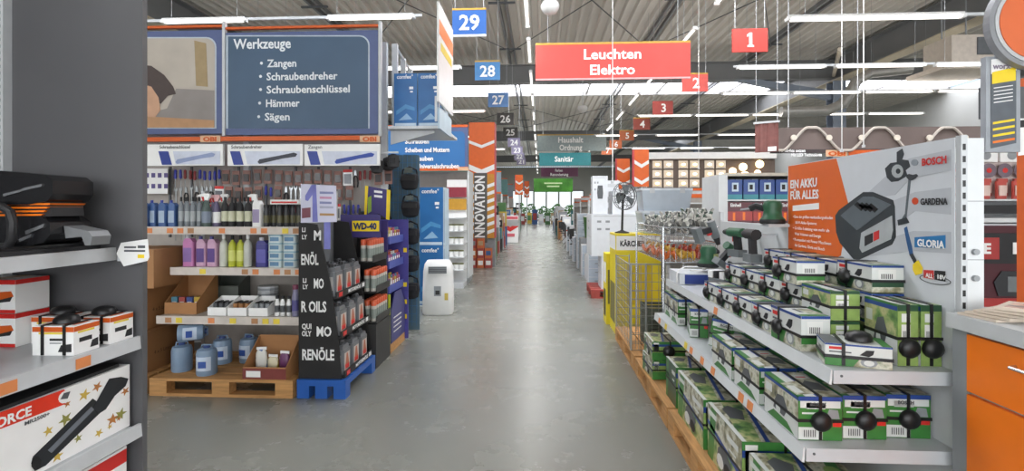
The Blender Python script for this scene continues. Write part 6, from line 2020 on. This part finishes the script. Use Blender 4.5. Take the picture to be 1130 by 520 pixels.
for k in range(9):
    y = 7.9 + 2.75 * k
    cx, cz = -1.10, 4.42 - 0.02 * k
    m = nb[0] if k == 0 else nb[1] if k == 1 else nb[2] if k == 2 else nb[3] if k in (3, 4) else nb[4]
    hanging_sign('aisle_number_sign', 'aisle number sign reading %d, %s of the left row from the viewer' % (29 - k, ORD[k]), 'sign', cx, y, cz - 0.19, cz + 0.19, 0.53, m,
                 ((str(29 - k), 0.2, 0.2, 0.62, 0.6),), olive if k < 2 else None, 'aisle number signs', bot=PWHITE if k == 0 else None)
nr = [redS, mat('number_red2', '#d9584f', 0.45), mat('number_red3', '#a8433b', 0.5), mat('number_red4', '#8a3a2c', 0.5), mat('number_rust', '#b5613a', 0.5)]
for k in range(7):
    y = 7.9 + 2.75 * k
    cx, cz = 3.16, 4.07 + 0.03 * k
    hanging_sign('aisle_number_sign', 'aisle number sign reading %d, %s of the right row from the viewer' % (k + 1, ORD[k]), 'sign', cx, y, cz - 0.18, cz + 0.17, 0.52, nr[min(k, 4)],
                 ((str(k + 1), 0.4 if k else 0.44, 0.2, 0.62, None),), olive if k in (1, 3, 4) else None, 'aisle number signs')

# white suspension rods seen over the right side
for (u, y, v1, lab) in ((676, 6.5, 200, 'thin white suspension rod in front of the red sign'), (929, 6.2, 165, 'thin white rod hanging over the lamp banner'), (953, 6.6, 160, 'second thin rod right of the lamp banner rod'), (771, 10.0, 185, 'thin rod hanging below number sign two')):
    p = P(u, v1, Y=y)
    t = thing('suspension_rod', lab, 'rod', p)
    MB().cyl((0, 0, 0), (0, 0, CEIL - p.z), 0.006, n=6).build('rod', WHITE, t)
    MB().cyl((0, 0, -0.03), (0, 0, 0), 0.02, n=8).build('end_cap', LGREY, t)

# ================================================================== FARTHER RACK ROWS
chev = mat('chevron_orange', '#e0641c', 0.45, var=0.04)


def far_good(kind, label, loc, s, m, group):
    """Small stock item at the far racks."""
    t = thing(kind, label, kind.replace('_', ' '), loc, 0, group)
    w, d, h = s
    if kind == 'bucket':
        MB().lathe([(w * 0.4, 0), (w * 0.5, h * 0.95), (w * 0.52, h)], 12).build('bucket_body', m, t, True)
        MB().lathe([(w * 0.53, h), (w * 0.53, h + 0.02)], 12).build('lid', PWHITE, t)
    else:
        MB().box(-w / 2, w / 2, -d / 2, d / 2, 0, h).build('carton_body', m, t)
        MB().box(-w * 0.35, w * 0.35, -d / 2 - 0.003, -d / 2, h * 0.3, h * 0.75).build('label_panel', PWHITE if rnd.random() < 0.5 else rnd.choice(FARM), t)
        MB().box(-w / 2 + 0.002, w / 2 - 0.002, -0.02, 0.02, h, h + 0.002).build('tape', CARD, t)
    return t


FARM = [CARD, wct, mat('far_teal', '#3f7f82', 0.5), mat('far_green', '#4f7a4a', 0.5), mat('far_red', '#a8443c', 0.5), mat('far_blue', '#3f5f94', 0.5), SOFTBLACK, mat('far_tan', '#b59a76', 0.6), mat('far_yellow', '#c9ae45', 0.5),
        mat('far_grey', '#8b8f92', 0.5), wct, LGREY]
FARN = ['brown', 'white', 'teal', 'green', 'red', 'blue', 'black', 'tan', 'yellow', 'grey', 'bright white', 'pale grey']


def far_rack(side, y, label, head, headtext=None, length=5.0, x0=1.75, hz=(2.25, 3.3), text_lines=(), sheets=True):
    """A double-sided rack row running away from the aisle, with header board and stocked shelves facing the camera."""
    t = thing('rack_row', label, 'rack', (side * (x0 + length / 2), y, 0), 0, 'farther rack rows')
    L = length / 2
    MB().box(-L, L, 0.32, 0.36, 0.1, hz[0]).build('back_panel', peg, t)
    MB().box(-L, L, 0.0, 0.68, 0, 0.1).build('plinth', MGREY, t)
    for s in (-1, 1):
        MB().box(s * L - 0.015, s * L + 0.015, 0.0, 0.68, 0.101, hz[0]).build('end_panel', gw, t)
    for z in (0.45, 0.85, 1.25, 1.65):
        MB().box(-L + 0.016, L - 0.016, 0.02, 0.319, z - 0.025, z).build('shelf', gw, t)
    MB().box(-L, L, -0.01, 0.03, hz[0], hz[1]).build('header_board', head, t)
    MB().box(-L, L, -0.02, -0.01, hz[0] - 0.0, hz[0] + 0.08).build('orange_strip', DORANGE, t)
    MB().box(-L, L, -0.02, -0.01, hz[1] - 0.05, hz[1]).build('orange_strip', DORANGE, t)
    for s in (-1, 1):
        MB().box(s * (L - 0.05) - 0.02, s * (L - 0.05) + 0.02, 0.031, 0.07, hz[0], hz[1]).build('header_post', LGREY, t)
    return t


def fill_shelves(side, y, x0, xs, nm, zs=(0.4515, 0.8515, 1.2515, 1.6515), w=(0.14, 0.3), cap=99):
    """Stock on the shelves of a far rack, counted outwards from the aisle."""
    for lv, z in enumerate(zs):
        x = x0 + 0.05
        k = 0
        while x < xs and k < cap:
            ww = rnd.uniform(*w)
            i = rnd.randrange(len(FARM))
            far_good('carton', '%s carton on %s, %s shelf, %s from the aisle' % (FARN[i], nm, ('lowest', 'second', 'third', 'top')[lv], ORD[k]), (side * (x + ww / 2), y + 0.16, z),
                     (ww, 0.22, rnd.uniform(0.2, 0.33)), FARM[i], 'stock on ' + nm)
            x += ww + 0.02
            k += 1


# left rows
far_rack(-1, 7.85, 'plain rack row behind the blue appliance cartons', slate2, x0=2.35, hz=(1.9, 2.2))
g2 = far_rack(-1, 10.4, 'second left rack row with blue screws header board', slate2, x0=1.47, length=5.0, hz=(2.3, 3.24))
GO2 = Vector(g2.location)
kw = dict(Y=10.39, org=GO2)
scr = mat('sign_screw_blue', '#2f6ca8', 0.45, var=0.05, scale=2)
trace(g2, 'header_field', scr, rrect(420, 145, 513, 187, 5), off=0.004, **kw)
for s, u, v, w_ in (('Nägel und Stifte', 449, 149, 46), ('Schrauben', 447, 158.5, 27), ('Scheiben und Muttern', 447, 168, 50), ('Spezialschrauben', 434, 177.5, 45), ('Gewinde- / Universalschrauben', 432, 186, 76)):
    fit_text(g2, GO2, s, 5.2, u, v, PWHITE, w_, 10.37)
MB().box(P(505, 194, Y=10.37).x - GO2.x, P(517, 194, Y=10.37).x - GO2.x, -0.024, -0.0205, -0.0 + 2.3, 2.37).build('logo_plate', mat('logo_tan', '#d9b08c'), g2)
fill_shelves(-1, 10.4, 1.5, 2.2, 'the screws rack')
# end unit with small packs before the second row
eu = thing('end_rack', 'narrow end rack with rows of small green-topped tubs and red cards', 'shelf', (-1.66, 9.9, 0))
MB().box(-0.2, 0.2, 0.25, 0.27, 0.1, 2.1).build('back_panel', WHITE, eu)
MB().box(-0.2, 0.2, -0.2, 0.27, 0.0, 0.1).build('plinth', LGREY, eu)
for z in (0.35, 0.6, 0.85, 1.1, 1.35):
    MB().box(-0.2, 0.2, -0.18, 0.249, z - 0.02, z).build('shelf', gw, eu)
MB().box(-0.2, 0.2, 0.2, 0.22, 1.75, 1.95).build('red_card', mat('end_maroon', '#8a2f3c', 0.5), eu)
MB().box(-0.2, 0.2, 0.2, 0.22, 1.5, 1.72).build('yellow_card', mat('end_mustard', '#b98a2c', 0.5), eu)
tb = thing('small_tub', 'x', 'tub', group='tubs on the narrow end rack')
MB().lathe([(0.04, 0), (0.045, 0.1)], 10).build('tub_body', PWHITE, tb, True)
MB().lathe([(0.047, 0.1), (0.047, 0.125)], 10).build('lid', mat('tub_olive', '#6d6f3e', 0.5), tb)
tbp = Proto(tb)
for lv, z in enumerate((0.3515, 0.6015, 0.8515, 1.1015)):
    for i in range(4):
        tbp.put((-1.66 - 0.14 + i * 0.095, 9.8, z), 0, 'white tub on the narrow end rack, %s shelf, %s from left' % (ORD[lv], ORD[i]))
# orange end column with the vertical lettering
YI = 13.3
a, c = P(517.5, 0, Y=YI), P(545.5, 0, Y=YI)
ic = thing('end_column', 'tall orange end column with white chevrons and the word INNOVATION', 'sign', ((a.x + c.x) / 2, YI, 0))
wi = c.x - a.x
zt_, zm_, zb_ = P(530, 135, Y=YI).z, P(530, 192, Y=YI).z, 0.0
MB().box(-wi / 2, wi / 2, 0, 0.5, zm_, zt_).build('upper_panel', chev, ic)
MB().box(-wi / 2, wi / 2, 0, 0.5, 0.75, zm_ - 0.002).build('lower_panel', mat('column_mustard', '#c98a2c', 0.5), ic)
MB().box(wi / 2, wi / 2 + 0.01, 0.0, 0.5, 0.75, zt_).build('side_panel', mat('column_pink', '#c9424a', 0.5), ic)
MB().box(-wi / 2, wi / 2, 0.1, 0.5, 0.0, 0.749).build('base', MGREY, ic)


def chevron(t, w, z, h, th, y, m=None):
    b = MB().prism([(-w / 2, z + h), (0, z), (w / 2, z + h), (w / 2, z + h + th), (0, z + th), (-w / 2, z + h + th)], y - 0.006, y, axis='y')
    return b.build('chevron', m or PWHITE, t)


chevron(ic, wi, P(0, 167, Y=YI).z, 0.13, 0.08, -0.002)
chevron(ic, wi, P(0, 195, Y=YI).z, 0.14, 0.14, -0.002)
for k in range(7):
    chevron(ic, wi, 0.8 + k * 0.2, 0.12, 0.09, -0.002)
x0_, x1_ = -wi * 0.3, wi * 0.22
z0_, z1_ = P(0, 266, Y=YI).z, P(0, 193, Y=YI).z
MB().box(x0_, x1_, -0.02, -0.01, z0_, z1_).build('letter_board', mat('column_dark', '#55524e', 0.5), ic)
o = text('INNOVATION', 0.36, ic, (x1_ - 0.07, -0.023, z0_ + 0.06), (pi / 2, -pi / 2, 0), PWHITE, z1_ - z0_ - 0.15, 0.03)
for k in range(8):
    i = rnd.randrange(len(FARM))
    far_good('carton', '%s carton at the foot of the lettered column, %s one' % (('red', 'orange')[k % 2], ORD[k]), ((a.x + c.x) / 2 - 0.2 + (k % 3) * 0.2, YI - 0.15, 0.001 + (k // 3) * 0.252), (0.18, 0.2, 0.25), (mat('far_red', '#a8443c'), mat('far_orange', '#c96a3c', 0.5))[k % 2], 'red cartons at the column foot')
# more left rows
names = ['the third left rack', 'the fourth left rack', 'the fifth left rack', 'the sixth left rack', 'the seventh left rack']
for k, y in enumerate((14.2, 17.5, 21.0, 25.0, 30.0, 36.0)):
    far_rack(-1, y, '%s left rack row beyond the lettered column' % ORD[k], mat('head_grey', '#7c8790', 0.5) if k % 2 else mat('head_teal', '#5f8a88', 0.5), x0=1.9, length=4.0, hz=(2.25, 3.5 - 0.05 * k))
    for j in range(5 + (k % 2)):
        i = rnd.randrange(len(FARM))
        h_ = rnd.uniform(0.4, 0.8)
        yy_ = y + 0.1 + j * 0.5
        if 21.9 < yy_ < 23.2:
            continue
        x_ = -1.58 - rnd.uniform(0, 0.08)
        far_good('carton', '%s floor carton by the %s far left rack, %s in line' % (FARN[i], ORD[k], ORD[j]), (x_, yy_, 0.001), (0.42, 0.42, h_), FARM[i], 'floor cartons along the left of the aisle')
        i = rnd.randrange(len(FARM))
        h2 = rnd.uniform(0.35, 0.7)
        far_good('carton', '%s upper carton by the %s far left rack, %s in line' % (FARN[i], ORD[k], ORD[j]), (x_, yy_, h_ + 0.004), (0.38, 0.38, h2), FARM[i], 'upper cartons along the left of the aisle')
        i = rnd.randrange(len(FARM))
        if j % 2:
            far_good('carton', '%s topmost carton by the %s far left rack, %s in line' % (FARN[i], ORD[k], ORD[j]), (x_, yy_, h_ + h2 + 0.007), (0.34, 0.34, rnd.uniform(0.2, 0.5)), FARM[i], 'topmost cartons along the left of the aisle')
# A-board
ab = thing('advert_board', 'white and red advertising board standing at the left of the far aisle', 'sign', (-1.32, 22.5, 0))
T = Matrix.Rotation(-0.12, 4, 'X')
MB().box(-0.36, 0.36, -0.02, 0.02, 0.02, 1.22, 0, T).build('board', PWHITE, ab)
MB().prism([(-0.36, 0.72), (0, 0.5), (0.36, 0.72), (0.36, 0.92), (0, 0.7), (-0.36, 0.92)], -0.03, -0.021, T=T, axis='y').build('red_chevron', RED, ab)
MB().box(-0.34, 0.34, -0.03, -0.021, 1.05, 1.18, 0, T).build('red_head', mat('board_pink', '#d0606a', 0.5), ab)
MB().box(-0.2, 0.2, -0.03, -0.021, 0.28, 0.42, 0, T).build('red_print', mat('board_pink', '#d0606a', 0.5), ab)
MB().box(-0.36, 0.36, 0.15, 0.18, 0.0, 1.0, 0, Matrix.Rotation(0.12, 4, 'X')).build('rear_board', LGREY, ab)
# orange chevron end panels, far left and right
for (u0, v0, u1, v1, y, lab) in ((569, 193, 577, 215, 27.0, 'small orange chevron panel at the left of the far aisle'), (579, 200, 584, 218, 33.5, 'tiny orange chevron panel farther down the left side'),
                                 (700, 165, 716, 206, 11.2, 'orange chevron end panel beside the lamp wall'), (681, 175, 695, 207, 13.9, 'second orange chevron end panel behind the first on the right')):
    p, q = P(u0, v1, Y=y), P(u1, v0, Y=y)
    t = thing('chevron_panel', lab, 'sign', ((p.x + q.x) / 2, y, 0), 0, 'orange chevron end panels')
    w_ = q.x - p.x
    MB().box(-w_ / 2, w_ / 2, 0, 0.06, p.z, q.z).build('panel', chev, t)
    MB().box(-0.03, 0.03, 0.061, 0.1, 0, q.z).build('post', LGREY, t)
    MB().box(-w_ / 2 - 0.04, -w_ / 2, 0, 0.06, p.z, q.z).build('edge', mat('column_pink', '#c9424a'), t)
    hh_ = q.z - p.z
    for f in (0.05, 0.5):
        chevron(t, w_, p.z + hh_ * f, hh_ * 0.12, hh_ * 0.1, -0.001)

# right rows
for k, y in enumerate((7.9, 10.9, 13.6, 16.6, 20.0, 24.0, 29.0, 35.0)):
    far_rack(1, y, '%s right rack row counted from the gondola' % ORD[k], mat('head_white', '#b9bcbe', 0.5) if k else peg, x0=2.3 + (0.4 if k == 0 else 0), length=4.6, hz=(1.75, 1.95) if k < 2 else (1.9, 2.2))
    if k:
        continue
    fill_shelves(1, y, 2.72, 4.4, 'the first right rack', zs=(1.2515,), w=(0.16, 0.26))
TOWY, CHY = (10.25, 11.8, 13.2, 14.9, 16.5, 18.4), (15.7, 17.4, 19.4, 20.6, 22.2, 24.0)
for j in range(44):
    y = 10.6 + j * 0.62
    if any(abs(y - q) < 0.45 for q in TOWY) or any(abs(y - q) < 0.56 for q in CHY):
        continue
    i = rnd.choice((0, 1, 1, 7, 9, 10, 10, 11, 6, 2, 5, 1))
    h_ = rnd.uniform(0.5, 1.0)
    x_ = 1.15 + rnd.uniform(0, 0.12)
    far_good('carton', '%s floor carton at right of the aisle, %s from the white stack' % (FARN[i], nth(j)), (x_, y, 0.001), (0.5, 0.52, h_), FARM[i], 'floor cartons along the right of the aisle')
    i = rnd.choice((0, 1, 1, 7, 9, 10, 10, 3, 6, 2, 1))
    if j % 4:
        far_good('carton' if j % 3 else 'bucket', '%s upper item at right of the aisle, %s from the white stack' % (FARN[i], nth(j)), (x_ + 0.03, y, h_ + 0.004), (0.4, 0.4, rnd.uniform(0.25, 0.75)), FARM[i], 'upper stock along the right of the aisle')

# drawer towers, folding chairs and plants that break up the right-hand row
dt = thing('drawer_tower', 'x', 'drawers', group='white drawer towers along the aisle')
MB().box(-0.16, 0.16, -0.16, 0.16, 0, 0.7).build('carcass', wct, dt)
for k in range(4):
    q = MB().box(-0.145, 0.145, -0.172, -0.1605, 0.02 + k * 0.17, 0.175 + k * 0.17).build('drawer', clr, dt)
    MB().box(-0.03, 0.03, -0.182, -0.1725, 0.1 + k * 0.17, 0.12 + k * 0.17).build('knob', MGREY, q)
dtp = Proto(dt)
for k, (y, z) in enumerate(((10.25, 0.001), (10.25, 0.703), (11.8, 0.001), (13.2, 0.001), (13.2, 0.703), (14.9, 0.001), (16.5, 0.001), (18.4, 0.001))):
    dtp.put((1.1, y, z), 0, 'white drawer tower standing %s along the right of the aisle%s' % (ORD[k], ', on another one' if z > 0.5 else ''))
ch = thing('folding_chair', 'x', 'chair', group='dark folding chairs along the aisle')
MB().box(-0.2, 0.2, -0.2, 0.2, 0.43, 0.46).build('seat', SOFTBLACK, ch)
MB().box(-0.2, 0.2, 0.19, 0.215, 0.6, 0.9).build('backrest', SOFTBLACK, ch)
for sx in (-0.19, 0.19):
    MB().tube([(sx, -0.22, 0), (sx, 0.2, 0.62), (sx, 0.21, 0.9)], 0.012, 6).build('leg', DGREY, ch)
    MB().tube([(sx, 0.24, 0), (sx, -0.15, 0.43)], 0.012, 6).build('leg', DGREY, ch)
chp = Proto(ch)
for k, y in enumerate((15.7, 17.4, 19.4, 20.6, 22.2, 24.0)):
    chp.put((1.16, y, 0.001), 1.2 + 0.2 * k, 'dark folding chair, %s from the viewer, along the right of the aisle' % ORD[k])
pl_ = thing('potted_shrub', 'x', 'plant', group='plants at the far glass doors')
MB().lathe([(0.14, 0), (0.2, 0.3), (0.21, 0.32)], 12).build('pot', mat('pot_terracotta', '#9a5f42', 0.6), pl_, True)
leafm = mat('shrub_green', '#4f8240', 0.6, var=0.4, scale=9)
rp3 = random.Random(5)
MB().cyl((0, 0, 0.3), (0, 0, 0.6), 0.025, n=6).build('stem', CARDIN, pl_)
lb_ = MB()
for k in range(160):
    th_, ph_ = rp3.uniform(0, 2 * pi), rp3.uniform(-1, 1)
    r_ = 0.42 * rp3.uniform(0.6, 1.0)
    c0 = Vector((r_ * cos(th_) * math.sqrt(1 - ph_ * ph_), r_ * sin(th_) * math.sqrt(1 - ph_ * ph_), 0.9 + 0.5 * ph_))
    ax = Vector((rp3.uniform(-1, 1), rp3.uniform(-1, 1), rp3.uniform(-1, 1))).normalized() * 0.09
    bx_ = ax.orthogonal().normalized() * 0.05
    lb_.face([c0 - ax, c0 + bx_, c0 + ax, c0 - bx_])
fo = lb_.build('foliage', leafm, pl_)
fo['kind'] = 'stuff'
plp = Proto(pl_)
for k in range(14):
    plp.put((-2.6 + k * 0.5 + rnd.uniform(-0.1, 0.1), 53 + (k * 1.7) % 6, 0.001), k, 'leafy potted shrub at the far glass doors, %s from the left' % ORD[k], scale=rnd.uniform(0.9, 1.5))
for k in range(10):
    i = (2, 4, 8, 5, 1, 3, 7, 10, 4, 2)[k]
    far_good('carton', '%s display carton across the far aisle end, %s from the left' % (FARN[i], ORD[k]), (-2.3 + k * 0.6, 47 + (k * 2.3) % 5, 0.001), (0.5, 0.5, rnd.uniform(0.7, 1.7)), FARM[i], 'display cartons at the far aisle end')

# ================================================================== LAMP WALL AND LAMP BANNER (right, behind)
lw = thing('lamp_wall', 'dark display wall of lit lamps in a grid of white squares', 'display', (4.0, 13.0, 0))
LW = Vector((4.0, 13.0, 0))
lwk = mk(lw, LW)
xa_, xb_ = 2.45, 5.4
lwk(MB().box(xa_, xb_ + 0.4, 13.0, 13.05, 1.3, 2.75), 'back_board', mat('lamp_board', '#5f5148', 0.5))
lwk(MB().box(xa_, xb_ + 0.4, 12.9, 13.05, 2.76, 2.92), 'canopy', WHITE)
for s in (xa_ + 0.1, xb_):
    lwk(MB().box(s, s + 0.06, 13.051, 13.1, 0, 2.75), 'post', LGREY)
lampg = [emis('lamp_glow_warm', '#ffe2b0', 3.0), emis('lamp_glow', '#fff2dd', 2.5)]
lsq = mat('lamp_panel', '#d3c8b8', 0.5)
protos = []
for k in range(2):
    t = thing('wall_lamp', 'x', 'lamp', group='lamps on the lamp wall')
    MB().box(-0.115, 0.115, -0.015, 0, -0.1, 0.1).build('panel', lsq, t)
    MB().lathe([(0.02, -0.03), (0.05, -0.012), (0.05, 0.012), (0.02, 0.03)], 10, T=Matrix.Translation((0, -0.045, 0))).build('glass', lampg[k], t, True)
    MB().box(-0.09, 0.09, -0.018, -0.0155, -0.095, -0.075).build('price_strip', MGREY, t)
    MB().box(-0.02, 0.02, -0.03, -0.0155, 0.03, 0.05).build('holder', LGREY, t)
    protos.append(Proto(t))
cxs = [2.86, 3.14, 3.5, 3.78, 4.14, 4.42, 2.5]
for r_ in range(5):
    for i, x in enumerate(sorted(cxs)):
        protos[(i * 3 + r_ * 2) % 5 < 2].put((x + 0.06, 12.985, 2.62 - r_ * 0.235), 0, 'lit square lamp on the lamp wall, row %s, %s from left' % (('one', 'two', 'three', 'four', 'five')[r_], ORD[i]))
for (x, z, r0) in ((4.75, 2.45, 0.09), (5.0, 2.55, 0.1), (5.05, 2.28, 0.16), (4.72, 2.2, 0.07), (5.35, 2.4, 0.08), (5.4, 2.62, 0.1)):
    t = thing('round_lamp', {(4.75, 2.45): 'small round lit lamp nearest the square lamps, upper one', (5.0, 2.55): 'round lit lamp under the canopy above the biggest one', (5.05, 2.28): 'biggest round lit lamp on the lamp wall', (4.72, 2.2): 'smallest round lit lamp, left of the biggest', (5.35, 2.4): 'small round lit lamp right of the biggest', (5.4, 2.62): 'round lit lamp at the far right under the canopy'}[(x, z)], 'lamp', (x, 12.985, z), 0, 'round lamps on the lamp wall')
    MB().cyl((0, 0, 0), (0, -0.03, 0), r0 * 0.6, n=14).build('base', lsq, t)
    MB().lathe([(r0 * 0.5, 0), (r0, 0.02), (r0 * 0.95, 0.05), (r0 * 0.4, 0.08)], 16, T=Matrix.Translation((0, -0.03, 0)) @ Matrix.Rotation(pi / 2, 4, 'X')).build('glass', lampg[0], t, True)

YBN = 9.0
bn = thing('lamp_banner', 'dark brown banner board with pale wavy light arcs above the right racks', 'sign', (5.7, YBN, 0))
BN = Vector((5.7, YBN, 0))
bnk = mk(bn, BN)
a, c = P(851, 165, Y=YBN), P(1120, 139, Y=YBN)
bnk(MB().box(a.x, c.x, YBN, YBN + 0.05, a.z, c.z), 'board', mat('banner_brown', '#6b5d58', 0.5, var=0.15, scale=1.5))
bnk(MB().box(a.x, c.x, YBN - 0.005, YBN + 0.05, P(0, 174, Y=YBN).z, a.z - 0.001), 'text_strip', mat('banner_dark', '#403737', 0.5))
for x in (a.x + 0.3, 5.4, c.x - 0.3):
    bnk(MB().cyl((x, YBN + 0.03, c.z), (x, YBN + 0.03, CEIL), 0.008, n=6), 'hanging_wire', LGREY)
arc = mat('banner_arc', '#b9b0a6', 0.4)
pts = []
for k in range(0, 97):
    u = 851 + k * 2.8
    ph = (u - 896) / 75.0 * 2 * pi
    v = 153.5 - 12.5 * max(-1, min(1, 1.15 * cos(ph)))
    pts.append(P(u, v, Y=YBN - 0.03))
bnk(MB().tube(pts, 0.024, 6), 'light_arc', arc, smooth=True)
for u in (876, 915, 951, 990, 1026, 1065):
    p = P(u, 152, Y=YBN - 0.05)
    bnk(MB().cyl((p.x, YBN - 0.06, p.z), (p.x, YBN - 0.03, p.z), 0.05, n=12), 'lamp_spot', mat('banner_spot', '#d9cfc0', 0.4))
fit_text(bn, BN, 'Highlights setzen', 3.4, 860, 168, PWHITE, 27, YBN - 0.012)
fit_text(bn, BN, 'Mit LED Technologie', 3.4, 873, 172.6, PWHITE, 32, YBN - 0.012)
for u in (911, 1010):
    p, q = P(u, 173, Y=YBN), P(u + 24, 165.5, Y=YBN)
    bnk(MB().box(p.x, q.x, YBN - 0.012, YBN - 0.0055, p.z, q.z), 'logo_plate', mat('logo_tan', '#d9b08c'))
    fit_text(bn, BN, 'OBI', 4.6, u + 3, 171.8, DORANGE, 18, YBN - 0.016, 0.05)
    p, q = P(u + 25, 174, Y=YBN), P(u + 70, 165.5, Y=YBN)
    bnk(MB().box(p.x, q.x, YBN - 0.012, YBN - 0.0055, p.z, q.z), 'orange_strip', DORANGE)
# brown-red hanging cloth banner left of the lamp banner
p, q = P(834, 168, Y=8.3), P(858, 136, Y=8.3)
t = thing('cloth_banner', 'brown-red cloth banner hanging left of the lamp banner', 'banner', ((p.x + q.x) / 2, 8.3, p.z), -0.5)
w_ = q.x - p.x
n_ = 12
vs = [(-w_ / 2 + w_ * k / n_, 0.015 * sin(k * 1.4), zz) for zz in (0, q.z - p.z) for k in range(n_ + 1)]
vs += [(x, y_ + 0.006, zz) for x, y_, zz in vs]
m_ = n_ + 1
fs = [(k, k + 1, m_ + k + 1, m_ + k) for k in range(n_)] + [(2 * m_ + k + 1, 2 * m_ + k, 3 * m_ + k, 3 * m_ + k + 1) for k in range(n_)]
MB().add(vs, fs).build('cloth', mat('cloth_brown_red', '#7d4f4a', 0.6, var=0.12), t)
MB().box(-w_ / 2 - 0.02, w_ / 2 + 0.02, -0.02, 0.02, q.z - p.z, q.z - p.z + 0.03).build('top_rod', LGREY, t)
for s in (-0.45, 0.45):
    MB().cyl((s * w_, 0, q.z - p.z + 0.03), (s * w_, 0, CEIL - p.z), 0.005, n=5).build('hanging_wire', LGREY, t)
MB().box(0.02, 0.14, -0.03, -0.02, 0.01, 0.08).build('logo_patch', PWHITE, t)

# ================================================================== lettering: fit widths, turn into meshes
bpy.context.view_layer.update()
dg = bpy.context.evaluated_depsgraph_get()
done, dims = {}, {}
for o in [o for o in COL.objects if o.type == 'FONT']:
    cu = o.data
    if cu.name not in done:
        me = bpy.data.meshes.new_from_object(o.evaluated_get(dg))
        me.materials.clear()
        for q in cu.materials:
            me.materials.append(q)
        done[cu.name] = me
        xs = [v.co.x for v in me.vertices]
        dims[cu.name] = (max(xs) - min(xs)) if xs else 0
    n = bpy.data.objects.new('lettering', done[cu.name])
    COL.objects.link(n)
    n.parent = o.parent
    n.location, n.rotation_euler, n.scale = o.location, o.rotation_euler, o.scale
    w = o.get('fit')
    if w and dims[cu.name] > 1e-6:
        n.scale.x = w / dims[cu.name]
    bpy.data.objects.remove(o)
